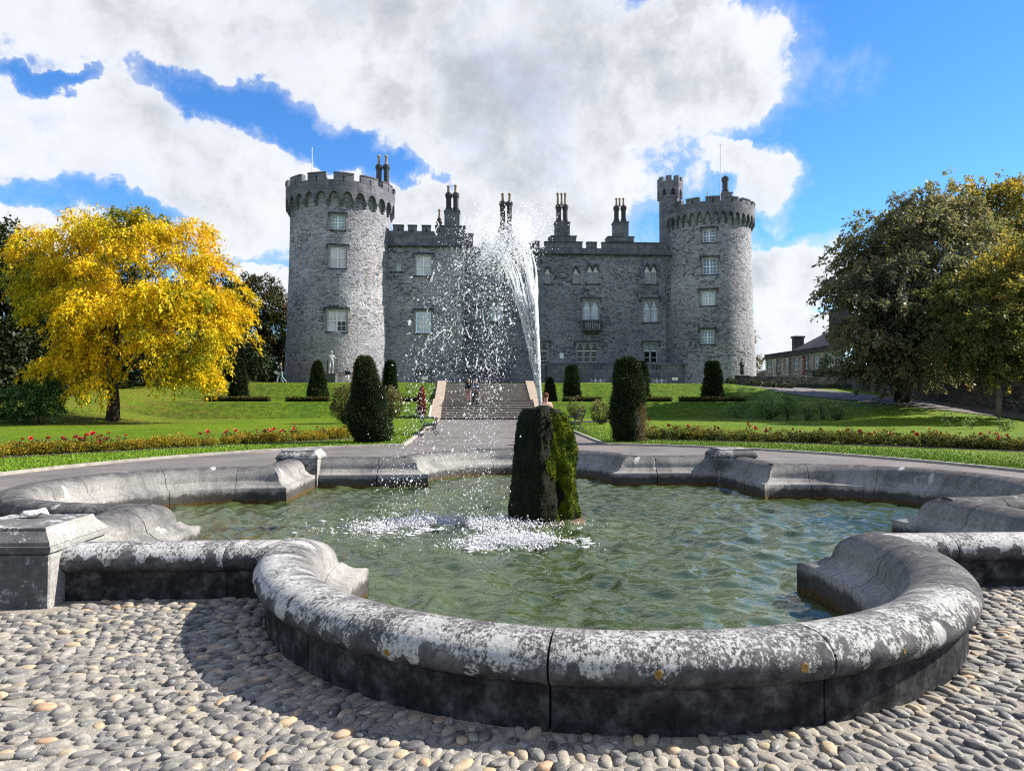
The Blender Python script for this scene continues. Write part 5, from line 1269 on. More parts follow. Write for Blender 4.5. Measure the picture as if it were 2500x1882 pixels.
# crumpled tissue on the near left pier
m, t, b = newmat('white tissue'); b.inputs['Base Color'].default_value = (.78, .77, .74, 1); b.inputs['Roughness'].default_value = .9; tissue_m = m
bump(t, b, t.noise(wpos(t), 40, 4, .6), .8, .02)
tb = MB().ball((0, 0, 0), 1, 1, 1, 16, 11); tv = np.array(tb.v); tv = tv * (1 + .30 * vnoise(tv, 2.6, 3, 3) + .18 * vnoise(tv, 6, 5, 2))[:, None] * (.105, .055, .032); tv[:, 2] = np.maximum(tv[:, 2], -.028) + (.03 * np.exp(-((tv[:, 0] - .07) / .03) ** 2)); tb.v = [tuple(v_) for v_ in tv]
o = tb.build('crumpled_tissue', tissue_m, None, True); tp = onz(55, 1262, .62); o.location = (PX - A_IN - .42, PY - A_IN - .22, .634)
props(o, 'crumpled white tissue lying on top of the near left pier', 'tissue')

# ================================================================ RIGHT: walls, road, stable building
q0, q1 = at(1815, 944, 57), at(2095, 944, 57)
zT, zB = at(1950, 937.5, 57).z, at(1950, 952, 57).z
low = MB().box(q0.x, q1.x, 57, 57.5, zB - .8, zT - .09).box(q0.x - .05, q1.x + .05, 56.95, 57.55, zT - .088, zT).build('low_retaining_wall', darkstone)
props(low, 'long low dark retaining wall above the road on the right', 'wall')
q0, q1 = at(1824, 930, 63), at(2062, 930, 63)
wl_m = castle_stone('garden wall rubble', 3.2, (.04, .038, .04), (.11, .10, .10), (.19, .175, .165), (.2, .19, .18), .09, .4, (4, 4, 90))
zT, zT2 = at(1830, 918, 63).z, at(2040, 921, 63).z
w_ = wall_cells(lambda u, z, d: (u, 63 + d, z + (zT2 - zT) * (u - q0.x) / (q1.x - q0.x) * (z > zT - .2) * (1 if u - q0.x > 3 else 0)), q0.x, q1.x, 2.5, zT, [], 2.2, 1).box(q0.x, q1.x, 63.001, 63.4, 2.5, min(zT, zT2) - .02).build('garden_wall', wl_m)
props(w_, 'rough stone garden wall in front of the stable building', 'wall')
bw = MB(); xw = 31.5; Yw = np.arange(20, 60.1, 1.0)
for i in range(len(Yw) - 1):
    for (xa, sg) in ((xw, 1), (xw + .5, -1)):
        za, zb2 = zt1(xw, Yw[i]) - .5, zt1(xw, Yw[i + 1]) - .5
        ta, tb_ = [np.interp(y, [20, 40, 58], [2.9, 3.35, 4.1]) + .06 * math.sin(y * 2.3) for y in (Yw[i], Yw[i + 1])]
        bw.add([(xa, Yw[i], za), (xa, Yw[i + 1], zb2), (xa, Yw[i + 1], tb_), (xa, Yw[i], ta)], [(0, 1, 2, 3)])
    bw.add([(xw, Yw[i], ta), (xw, Yw[i + 1], tb_), (xw + .5, Yw[i + 1], tb_), (xw + .5, Yw[i], ta)], [(0, 1, 2, 3)])
o = bw.build('boundary_wall', wl_m); props(o, 'tall rubble boundary wall under the trees at right', 'wall')
# road climbing behind the lawn
V = []; F = []; pts = [(2300, 1012, 34), (2245, 1001, 36.5), (2150, 985, 41), (2050, 968, 47), (1960, 956, 52.5), (1880, 950, 56)]
rd = []
for k in range(31):
    u = k / 30; Y = 27 + 29.8 * u; xc = np.interp(Y, [27, 36, 43, 50, 57], [32.5, 30.3, 28.6, 26.2, 22.5]); rd.append((xc, Y, np.interp(Y, [27, 48, 57], [1.2, 2.0, 3.2])))
for x, Y, hw in rd: V += [(x - hw, Y, zt1(x - hw, Y) + .09), (x, Y, zt1(x, Y) + .12), (min(x + hw * 1.6, 31.3), Y, zt1(x + hw, Y) + .09)]
for i in range(30):
    for k in range(2): F.append((i * 3 + k, i * 3 + k + 1, i * 3 + k + 4, i * 3 + k + 3))
me = bpy.data.meshes.new('road'); me.from_pydata(V, [], F); me.update(); ro_ = link_mesh('road', me, asphalt_m, None, True); props(ro_, kind='structure')
# stable building: oblique two storey front with balustrade, slate roof, banners
warmstone = castle_stone('warm stable stone', 2.2, (.18, .15, .14), (.33, .275, .255), (.43, .37, .345), (.40, .36, .34), .08, .05, (11, 5, 2))
slate = simple('brown slate', (.10, .078, .072), .7, .3, 2, .4, .02)
A_ = at(1869, 918, 104); B_ = at(2060, 918, 84)
dv = Vector((B_.x - A_.x, B_.y - A_.y, 0)); BL = dv.length; ang = math.atan2(dv.y, dv.x)
bld = empty('stable_building', (A_.x, A_.y, 3.6), ang, 'long two storey brownish stone stable building with hanging banners', 'building')
zp = at(1869, 866, 104).z - 3.6; zpar = at(1869, 877, 104).z - 3.6
opn = []; nW = 8
lw = [(1.0 + i * (BL - 2.2) / (nW - 1) + .25) for i in range(nW)]
for x in lw: opn.append((x - .55, x + .55, zpar * .58, zpar * .58 + 1.7))
mbw = wall_cells(lambda u, z, d: (u, d, z), 0, BL, -1.5, zpar, opn, 6, 6, .25); mbw.add([(0, 0, -1.5), (0, 12, -1.5), (0, 12, zpar), (0, 0, zpar)], [(0, 1, 2, 3)])
mbw.build('wall', warmstone, bld)
MB().box(-.25, BL, -.30, .4, zpar, zpar + .28).box(-.1, BL, -.08, .3, zpar + .281, zpar + .45).build('cornice', darkstone, bld)
MB().box(-.12, BL, -.12, .3, zp - .18, zp).box(-.05, BL, .05, .12, zpar + .451, zp - .181).build('balustrade', darkstone, bld)
for k in range(9): x = k * BL / 8; MB().box(x - .2, x + .2, -.14, .32, zpar + .45, zp - .182).build('balustrade_pier', darkstone, bld)
MB().box(-.1, BL, -.09, -.003, zpar * .42, zpar * .42 + .16).build('string_course', surround_m, bld)
for x in lw:
    z = zpar * .58; Wd = empty('window', (x, 0, z)); Wd.parent = bld
    MB().box(-.72, -.552, -.05, .02, -.1, 1.85).box(.552, .72, -.05, .02, -.1, 1.85).box(-.552, .552, -.05, .02, 1.702, 1.85).box(-.8, .8, -.14, .02, -.22, -.102).build('surround', surround_m, Wd)
    MB().box(-.55, .55, .16, .18, 0, 1.7).build('pane', pane_rt, Wd)
    fr = MB().box(-.55, -.46, .1, .17, 0, 1.7).box(.46, .55, .1, .17, 0, 1.7).box(-.46, .46, .1, .17, .8, .88).box(-.46, .46, .1, .17, 0, .08).box(-.46, .46, .1, .17, 1.62, 1.7).box(-.03, .03, .1, .17, .08, 1.62); fr.build('sash_frame', white_paint, Wd)
for x in lw[4:8]:
    arch = MB(); N_ = 12
    for i in range(N_):
        a0, a1 = PI * i / N_, PI * (i + 1) / N_
        arch.add([(x + r_ * math.cos(a), y_, 1.0 + r_ * math.sin(a)) for y_ in (-.05, .02) for a in (a0, a1) for r_ in (1.0, 1.25)], [(0, 1, 3, 2), (4, 6, 7, 5), (0, 4, 5, 1), (2, 3, 7, 6), (0, 2, 6, 4), (1, 5, 7, 3)])
    ao = arch.build('arched_window', surround_m, bld)
    MB().prism([(0, 0)], 0, 0) if False else None
    gl = MB().add([(x + .99 * math.cos(PI * i / N_), -.01, 1.0 + .99 * math.sin(PI * i / N_)) for i in range(N_ + 1)] + [(x - .99, -.01, -.5), (x + .99, -.01, -.5)], [tuple(range(N_ + 3))]); gl.build('pane', white_paint, ao)
    MB().box(x - .4, x - .3, -.05, -.012, -.5, 1.9).box(x + .3, x + .4, -.05, -.012, -.5, 1.9).build('glazing_bar', darkstone, ao)
rz0 = zp - .4; RH = 3.6
rf = MB().add([(3.2, .9, rz0), (BL, .9, rz0), (BL, 6, rz0 + RH), (8.5, 6, rz0 + RH), (3.2, 11, rz0)], [(0, 1, 2, 3), (0, 3, 4)]).build('roof', slate, bld)
MB().box(8.4, BL, 5.9, 6.1, rz0 + RH - .05, rz0 + RH + .12).build('ridge', surround_m, rf)
for xc, w, zc0, hh_ in ((2.4, .9, zp - .2, 2.5), (13.2, 3.0, rz0 + 1.8, 3.6)):
    MB().box(xc - w / 2, xc + w / 2, 3.2, 4.6, zc0, zc0 + hh_).box(xc - w / 2 - .12, xc + w / 2 + .12, 3.08, 4.72, zc0 + hh_ + .002, zc0 + hh_ + .3).build('chimney', darkstone, bld)
ban_w, ban_r = mk('pale banner cloth', (.42, .38, .37)), mk('dark red banner cloth', (.16, .022, .03))
let_d, let_w = mk('brown banner lettering', (.24, .15, .13)), mk('white banner lettering', (.5, .45, .43))
def banner(px0, px1, py0, py1, mat, lm, label, tilt=0):
    a = at((px0 + px1) / 2, py1, 100); u = ((px0 + px1) / 2 - 1869) / (2060 - 1869)
    # intersect sight line with the facade plane
    d = ray((px0 + px1) / 2, (py0 + py1) / 2); nx, ny = -dv.y / BL, dv.x / BL
    tt = ((A_.x - 0) * nx + (A_.y - 0) * ny - .5 * 0) / (d.x * nx + d.y * ny); Pc = CAMP + d * (tt * .995)
    sc = tt / FPX * 1.0; w = (px1 - px0) * sc * 1.25; h = (py1 - py0) * sc
    B = empty('banner', (Pc.x, Pc.y, Pc.z - h / 2), ang, label, 'banner', 'banners on the stable building')
    n_ = 10; V = []
    for i in range(n_ + 1):
        for k in range(5): V.append(((k / 4 - .5) * w + tilt * (i / n_) * 0, -.25 - .04 * math.sin(k * 1.6 + i * .5), h * i / n_))
    me = bpy.data.meshes.new('cloth'); me.from_pydata(V, [], [(i * 5 + k, i * 5 + k + 1, i * 5 + 6 + k, i * 5 + 5 + k) for i in range(n_) for k in range(4)]); me.update(); c = link_mesh('cloth', me, mat, B)
    sd = c.modifiers.new('s', 'SOLIDIFY'); sd.thickness = .02
    MB().tube([(0, 0, h + .02), (0, -.6, h + .02)], .04, 6).tube([(-w / 2, -.25, h), (w / 2, -.25, h)], .03, 6).build('bracket', iron, B)
    L = MB(); rr = random.Random(px0)
    for k in range(9):
        z = h * (.12 + .085 * k); s_ = w * .22
        L.box(-s_, s_, -.33, -.31, z, z + h * .012); L.box(-s_, -s_ + w * .10, -.33, -.31, z + h * .013, z + h * .05)
        if rr.random() < .6: L.box(s_ - w * .10, s_, -.33, -.31, z + h * .013, z + h * .05)
    L.build('lettering', lm, B)
c6 = lambda x, y: (1800 + x / 5.53, 780 + y / 5.53)
banner(c6(500, 0)[0], c6(552, 0)[0], c6(0, 530)[1], c6(0, 770)[1], ban_w, let_d, 'leftmost pale vertical banner on the stable building front')
banner(c6(668, 0)[0], c6(718, 0)[0], c6(0, 512)[1], c6(0, 755)[1], ban_w, let_d, 'pale vertical banner next left of the dark red one')
banner(c6(888, 0)[0], c6(950, 0)[0], c6(0, 485)[1], c6(0, 740)[1], ban_r, let_w, 'dark red vertical banner with pale lettering on stable building')
# kiosk and gate railings by the garden wall, far cottage roof
q = at(2020, 936, 66)
ks = empty('gate_kiosk', (q.x, 66, at(2020, 938, 66).z - .5), 0, 'dark square kiosk with flat overhanging roof beside the gate', 'kiosk')
MB().box(-1.0, 1.0, -1, 1, 0, 1.65).build('cabin', black_c, ks); MB().box(-1.2, 1.2, -1.2, 1.2, 1.652, 1.85, .03).build('roof', darkstone, ks); MB().box(-.8, -.25, -1.02, -1.003, .5, 1.4).build('pane', pane_rt, ks)
q0 = at(1998, 938, 64.6); q1 = at(2056, 938, 64.6); zb = q0.z - .2
rl = empty('iron_railing', (q0.x, 64.6, zb), 0, 'black iron gate railing between garden wall and trees', 'railing')
Lr = q1.x - q0.x
for k in range(15): MB().tube([(Lr * k / 14, 0, 0), (Lr * k / 14, 0, 1.15), (Lr * k / 14, 0, 1.25)], [.025, .02, .004], 5).build('bar', iron, rl)
MB().box(0, Lr, -.02, .02, .95, 1.0).box(0, Lr, -.02, .02, .12, .17).build('rail', iron, rl)
q = at(1862, 916, 150)
ct = empty('far_cottage', (q.x, 150, 3.0), 0, 'small far cottage with dark slate roof beyond the garden wall', 'cottage')
hz = at(1862, 903, 150).z - 3
MB().box(-5, 5, -3, 3, 0, hz - 1.8).build('wall', white_paint, ct); MB().slab([(-5.4, hz - 1.8), (5.4, hz - 1.8), (0, hz)], -3.3, 3.3).build('roof', slate, ct); MB().box(-.8, .8, -3.05, -3.003, hz * .2, hz * .45).build('window', pane_dark, ct)
# low plinth lights / signs by the castle foot
for px_, py_, nm, lab in ((1648, 935, 'information_board', 'small pale information board on the terrace, right of centre'), (1036, 934, 'information_board', 'small white sign board at the terrace edge left of stairs')):
    q = at(px_, py_, 55.5); B = empty(nm, (q.x, 55.5, zt1(q.x, 55.5) + .05), 0, lab, 'sign board')
    zz = q.z - (zt1(q.x, 55.5) + .05)
    MB().box(-.22, .22, -.02, .02, max(.25, zz + .05), max(.25, zz + .05) + .22, .008).build('panel', white_paint, B); MB().tube([(-.15, 0, 0), (-.15, 0, max(.25, zz + .05))], .02, 5).tube([(.15, 0, 0), (.15, 0, max(.25, zz + .05))], .02, 5).build('post', iron, B)

# ================================================================ PLANTS
def leaf_mat(name, stops, trans=0.35, rough=0.65, tcol=None, spec=0.15):
    m, t, b = newmat(name); c = t.ramp(attr(t, 'rnd'), stops)
    t.link(c, b.inputs['Base Color']); b.inputs['Roughness'].default_value = rough; b.inputs['Specular IOR Level'].default_value = spec
    if trans:
        tr = t.new('ShaderNodeBsdfTranslucent'); t.link(t.mix(1.0, c, tcol or (1.25, 1.15, .6), 'MULTIPLY'), tr.inputs['Color'])
        mx = t.new('ShaderNodeMixShader', Fac=trans); t.link(b.outputs[0], mx.inputs[1]); t.link(tr.outputs[0], mx.inputs[2]); t.link(mx.outputs[0], t.out.inputs[0])
    return m
bark_m = simple('dark bark', (.045, .036, .028), .95, .45, 7, .9, .03, spec=.15)
bark_pale = simple('pale grey bark', (.14, .115, .09), .9, .35, 6, .7, .02, spec=.15)
def leaves(P, U, N, L, Wd):
    """rhombus leaves: P base points, U growth dirs, N approx normals, L lengths, Wd widths"""
    U = U / (np.linalg.norm(U, axis=1)[:, None] + 1e-9); Sd = np.cross(U, N); Sd /= (np.linalg.norm(Sd, axis=1)[:, None] + 1e-9)
    Nn = np.cross(Sd, U)
    L = L[:, None]; Wd = Wd[:, None]
    V = np.stack([P, P + U * L * .5 + Sd * Wd * .5 - Nn * Wd * .12, P + U * L - Nn * L * .10, P + U * L * .5 - Sd * Wd * .5 - Nn * Wd * .12], 1).reshape(-1, 3)
    return V, np.arange(len(V)).reshape(-1, 4)
def unit(r, n): d = r.normal(size=(n, 3)); return d / np.linalg.norm(d, axis=1)[:, None]
def tree(name, label, cat, base, lobes, trunk, tr_r, lmat, bmat, n_spray, per, leaf, spray_len, droop, seed, group=None, gap=0.0, inner=.55, leafw=.5, colbias=0.0, twigs=60, rndlobe=None, boughs=None):
    r = np.random.default_rng(seed); T = empty(name, base, 0, label, cat, group)
    lobes = np.array(lobes, float); wgt = (lobes[:, 3] * lobes[:, 4] + lobes[:, 3] * lobes[:, 5] + lobes[:, 4] * lobes[:, 5]); wgt /= wgt.sum()
    li = r.choice(len(lobes), n_spray * 2, p=wgt); d = unit(r, n_spray * 2); rad = r.uniform(inner, 1.0, n_spray * 2) ** .6
    P = lobes[li, :3] + d * lobes[li, 3:6] * rad[:, None]
    # keep surface clumps; drop a spray that sits deep inside another lobe, and open gaps with noise
    deep = np.zeros(len(P), bool)
    for q in lobes: deep |= (((P - q[:3]) / q[3:6]) ** 2).sum(1) < .30
    nz = vnoise(P, 1.1, seed + 1, 2); ok = ~deep & (nz > -1.0 + gap) & (P[:, 2] > .4)
    P, d, li = P[ok], d[ok], li[ok]
    if boughs:                             # leaves gathered into layered, drooping boughs with dark gaps between
        nb, br, fl_ = boughs; nb = min(nb, len(P)); ki = r.integers(0, nb, n_spray); rr = np.sqrt(r.uniform(0, 1, n_spray)) * br * r.uniform(.6, 1.25, nb)[ki]; aa = r.uniform(0, 2 * PI, n_spray)
        off = np.stack([np.cos(aa) * rr, np.sin(aa) * rr, r.normal(0, fl_ * br, n_spray) - droop * .32 * rr ** 2 / br], 1)
        d = d[:nb][ki] * .5 + np.stack([np.cos(aa), np.sin(aa), 0 * aa], 1) * .7; li = li[:nb][ki]; P = P[:nb][ki] * (1, 1, 1) + off
        bc = r.normal(0, .13, nb)[ki]
    else:
        P, d, li = P[:n_spray], d[:n_spray], li[:n_spray]; bc = 0
    n = len(P)
    out = d * (1, 1, .45) + r.normal(0, .35, (n, 3)); out[:, 2] -= droop * .35; out /= np.linalg.norm(out, axis=1)[:, None]
    sl = spray_len * r.uniform(.6, 1.3, n)
    t_ = r.uniform(0, 1, (n, per)); k = np.repeat(np.arange(n), per); tt = t_.ravel()
    Q = P[k] + out[k] * (sl[k] * tt)[:, None]; Q[:, 2] -= droop * sl[k] * tt ** 2 * .9
    Q += r.normal(0, 1, Q.shape) * (spray_len * .17 * (1.05 - .5 * tt))[:, None]
    m_ = len(Q); U = out[k] * .8 + unit(r, m_) * .9; U[:, 2] -= droop * .7
    N = unit(r, m_) * .8 + (0, 0, .9)
    L = leaf * r.uniform(.65, 1.3, m_); V, F = leaves(Q, U, N, L, L * leafw * r.uniform(.8, 1.2, m_))
    cl = np.clip(.5 + colbias + .20 * vnoise(P, .55, seed + 2, 2) + r.normal(0, .10, n) + bc, 0, 1)
    if rndlobe is not None: cl = np.clip(cl + np.array(rndlobe)[li], 0, 1)
    rnd = np.clip(cl[k] + r.normal(0, .13, m_), 0, 1)
    link_mesh('crown', np_mesh('crown', V, F, None, {'rnd': rnd}), lmat, T)
    mb = MB(); mb.tube([Vector(p) for p in trunk], tr_r, 10); ti = len(trunk) - 1; tops = [Vector(trunk[i]) for i in range(max(0, ti - 2), ti + 1)]
    for q in lobes:
        a = tops[int(r.integers(len(tops)))]; e = Vector(q[:3]); md = a.lerp(e, .5) + Vector(r.normal(0, .25, 3)); r0 = tr_r[-1] * .65
        mb.tube([a, a.lerp(md, .5) + Vector((0, 0, .2)), md, e], [r0, r0 * .75, r0 * .55, r0 * .25], 6)
        for _ in range(max(1, twigs // len(lobes))):
            dd = Vector(unit(r, 1)[0]); e2 = e + Vector((dd.x * q[3], dd.y * q[4], dd.z * q[5])) * .9; s0 = md.lerp(e, r.uniform(.2, 1))
            mb.tube([s0, s0.lerp(e2, .5) + Vector((0, 0, .25)), e2], [r0 * .25, r0 * .16, r0 * .05], 4, False)
    mb.build('trunk', bmat, T, True)
    return T
def lobe_px(Y0, base, items):
    """crown lobes from photo px (x, y, rx, ry, depth offset) on the plane Y0"""
    out = []
    for (px_, py_, rx, ry, dy) in items:
        p = at(px_, py_, Y0 + dy); s_ = (Y0 + dy) / FPX; out.append((p.x - base[0], dy, p.z - base[2], rx * s_, (rx + ry) * .5 * s_, ry * s_))
    return out
yel = leaf_mat('yellow autumn leaf', [(0.0, (.085, .12, .008)), (.25, (.26, .26, .010)), (.45, (.58, .44, .010)), (.75, (.76, .52, .012)), (1.0, (.80, .45, .018))], .28, .5, (1.2, 1.05, .5))
Yt = 39.5
bp = at(275, 1008, Yt); base = (bp.x, Yt, zt1(bp.x, Yt))
tree('yellow_tree', 'large golden yellow autumn tree with drooping branches on the left lawn', 'tree', base,
     lobe_px(Yt, base, [(300, 640, 190, 120, 0), (420, 590, 110, 70, -1), (180, 590, 110, 80, 1), (465, 690, 95, 90, .5), (160, 690, 105, 80, 0), (515, 770, 55, 70, 0), (310, 575, 150, 60, 1), (400, 760, 120, 110, -2),
                        (230, 770, 115, 75, -1.5), (420, 850, 50, 75, -2.2), (465, 820, 45, 70, -1), (350, 800, 60, 55, -2.5), (270, 850, 45, 50, -2.8), (215, 835, 60, 50, -1.5), (180, 785, 75, 55, 0), (540, 810, 35, 50, .5), (290, 730, 120, 90, -3),
                        (80, 640, 55, 50, 1), (470, 915, 35, 35, -1.6), (430, 925, 38, 35, -2.2), (265, 925, 30, 32, -2.8), (180, 900, 60, 40, -1.8), (350, 860, 50, 45, -2.6), (520, 860, 35, 45, -.5)]),
     [(0, 0, -.3), (.05, 0, 1.0), (-.1, .1, 2.4), (.1, 0, 4.0), (.2, 0, 5.6)], [.40, .30, .26, .22, .14], yel, bark_m, 2700, 36, .21, .75, .75, 42, gap=.3, inner=.45, leafw=.34, twigs=140, boughs=(140, 1.0, .17))
# dark trees behind
dkg = leaf_mat('dark evergreen leaf', [(0.0, (.010, .017, .007)), (.5, (.022, .035, .012)), (.85, (.045, .062, .020)), (1.0, (.07, .075, .03))], .15, .5)
rus = leaf_mat('rusty turning leaf', [(0.0, (.014, .022, .008)), (.4, (.032, .042, .014)), (.7, (.06, .058, .02)), (1.0, (.12, .078, .03))], .2, .55)
def bg(px_, Y, items, lab, mat, seed, n=900, per=34, leaf=.30, name='dark_tree', cb=0., spray=1.3):
    b0 = at(px_, 950, Y); base = (b0.x, Y, zt1(b0.x, Y) if Y < 90 else 3.4)
    H_ = max(6, at(px_, items[0][1], Y).z - base[2])
    return tree(name, lab, 'tree', base, lobe_px(Y, base, items), [(0, 0, -.5), (.1, 0, H_ * .2), (0, .1, H_ * .4), (.1, 0, H_ * .6)], [.45, .36, .28, .18], mat, bark_m, n, per, leaf, spray, .35, seed, 'trees behind the gardens', gap=.1, inner=.35, twigs=30, colbias=cb)
bg(30, 50, [(10, 690, 110, 130, 0), (70, 800, 120, 110, -1), (-40, 760, 120, 160, 1), (110, 880, 110, 80, -2), (10, 910, 120, 80, -3)], 'dark tree at the left picture edge behind the yellow tree', dkg, 51, 1500)
bg(250, 58, [(230, 740, 140, 130, 0), (330, 800, 130, 120, 0), (180, 860, 140, 80, 0), (360, 890, 140, 60, 0), (250, 900, 180, 50, -2)], 'dark dense tree showing through gaps of the yellow crown', dkg, 52, 1500)
bg(500, 66, [(480, 800, 110, 110, 0), (540, 870, 110, 70, 0), (450, 880, 120, 60, 0), (520, 730, 70, 60, 0)], 'dark tree between yellow tree and rusty topped one', dkg, 53, 1100)
bg(635, 84, [(625, 740, 65, 60, 0), (650, 800, 60, 70, 0), (600, 820, 70, 90, 0), (655, 880, 60, 50, 0), (590, 900, 80, 45, 0)], 'rusty topped dark tree beside the left castle tower', rus, 54, 1300, 34, .34, cb=.10)
bg(-160, 44, [(-150, 640, 130, 140, 0), (-60, 880, 110, 110, 0), (-200, 850, 150, 140, 0)], 'dark tree partly outside the left picture edge', dkg, 55, 900)
# shrubs at the left
shg = leaf_mat('glossy green shrub leaf', [(0.0, (.018, .04, .010)), (.5, (.04, .10, .018)), (1.0, (.10, .22, .05))], .2, .35, spec=.5)
b0 = at(95, 1010, 36.5); base = (b0.x, 36.5, zt1(b0.x, 36.5))
tree('laurel_shrub', 'glossy green rounded shrub under dark trees at the left edge', 'shrub', base, lobe_px(36.5, base, [(105, 968, 38, 38, 0), (60, 985, 45, 32, -.3), (20, 985, 45, 35, 0), (120, 990, 25, 22, -.4)]), [(0, 0, -.2), (0, 0, .4), (.1, 0, .8)], [.06, .05, .03], shg, bark_m, 420, 30, .13, .35, .2, 61, inner=.5, colbias=.05)
# low dark hedge at foot of the trees, left of the walker
# big horse chestnuts on the right
che = leaf_mat('bronzed chestnut leaf', [(0.0, (.075, .085, .062)), (.45, (.14, .148, .098)), (.72, (.19, .19, .115)), (.90, (.23, .205, .11)), (1.0, (.32, .25, .11))], .42, .5)  # leaf tones raised to imitate veiling glare
mix_ = leaf_mat('olive and gold leaf', [(0.0, (.07, .09, .036)), (.4, (.15, .165, .055)), (.7, (.28, .24, .055)), (1.0, (.46, .32, .06))], .48, .55)
Yc = 45.0
b0 = at(2200, 965, Yc); base = (b0.x, Yc, zt1(b0.x, Yc))
tree('chestnut_tree', 'broad bronze leaved chestnut tree right of the right tower', 'tree', base,
     lobe_px(Yc, base, [(2210, 590, 130, 85, 0), (2135, 660, 95, 85, 0), (2250, 690, 150, 120, -2), (2115, 770, 75, 90, 0), (2190, 810, 115, 90, -2), (2290, 820, 105, 90, -3), (2105, 865, 55, 42, 0), (2200, 875, 110, 42, -2), (2275, 530, 105, 60, 1), (2085, 690, 45, 45, 0), (2320, 620, 120, 110, -1), (2160, 740, 105, 110, -3)]),
     [(0, 0, -.4), (.1, 0, 1.6), (-.2, .2, 3.2), (.1, 0, 5)], [.50, .40, .34, .25], che, bark_m, 3000, 26, .30, .85, .5, 71, gap=.25, inner=.45, leafw=.48, twigs=120, boughs=(240, 1.35, .28))
Yg = 52.0
b0 = at(2440, 960, Yg); base = (b0.x + 1.0, Yg, zt1(b0.x, Yg))
tree('golden_tree', 'tall thin crowned golden tree behind the chestnut at right edge', 'tree', base,
     lobe_px(Yg, base, [(2440, 510, 110, 70, 0), (2500, 580, 100, 80, 0), (2400, 570, 80, 80, 0), (2450, 660, 90, 70, 0), (2530, 480, 80, 60, 0), (2380, 470, 40, 40, 0), (2560, 660, 90, 90, 0)]),
     [(0, 0, -.4), (.1, 0, 4), (-.3, .2, 8), (.1, 0, 11)], [.42, .34, .26, .16], mix_, bark_m, 1300, 24, .28, .8, .4, 72, gap=.4, inner=.3, leafw=.5, colbias=.10, twigs=180, boughs=(110, 1.2, .3))
Ys_ = 36.0
b0 = at(2437, 1006, Ys_); base = (b0.x, Ys_, zt1(b0.x, Ys_))
tree('slender_tree', 'slender grey trunked tree with olive leaves before the boundary wall', 'tree', base,
     lobe_px(Ys_, base, [(2440, 720, 100, 90, 0), (2500, 660, 90, 90, 1), (2370, 800, 80, 80, 0), (2460, 830, 110, 80, -.5), (2540, 780, 90, 110, 0), (2390, 850, 60, 40, 0), (2500, 860, 70, 40, 0), (2340, 730, 40, 60, .5)]),
     [(0, 0, -.3), (.05, 0, 1.2), (-.05, 0, 2.4), (.12, 0, 3.6), (.1, 0, 5)], [.17, .13, .12, .10, .06], mix_, bark_pale, 1300, 26, .24, .7, .4, 73, boughs=(110, .95, .3), gap=.2, inner=.4, leafw=.5, colbias=-.12, twigs=70, rndlobe=[.1, .28, -.12, -.1, .15, -.1, -.1, -.1])
bg(2600, 50, [(2620, 650, 120, 160, 0), (2600, 850, 140, 110, 0)], 'dark olive tree at the right picture edge behind slender one', che, 74, 900, 34, .34)
bg(2330, 62, [(2330, 880, 130, 50, 0), (2230, 890, 90, 45, 0), (2420, 850, 110, 80, 0)], 'dark tree massed low behind the chestnut and boundary wall', che, 75, 700, 34, .34, cb=-.15)
ivy = leaf_mat('pale ivy leaf', [(0, (.10, .10, .06)), (1, (.22, .2, .12))], .2)
for k, (px_, py_, s_) in enumerate(((1842, 820, 14), (1845, 880, 12))):
    Yv = 78; b0 = at(px_ - 2, 935, Yv); base = (b0.x, Yv, 3.4); tree('thin_sapling', ('thin pale climber at the right edge of the right tower, upper', 'thin pale climber at the foot of the right tower edge')[k], 'climber', base, lobe_px(Yv, base, [(px_, py_, s_, s_ * 1.6, 0)]), [(0, 0, -.2), (0, 0, 2), (-.1, 0, at(px_, py_, Yv).z - 3.4)], [.05, .04, .02], ivy, bark_pale, 60, 12, .22, .5, .1, 80 + k, gap=.5)

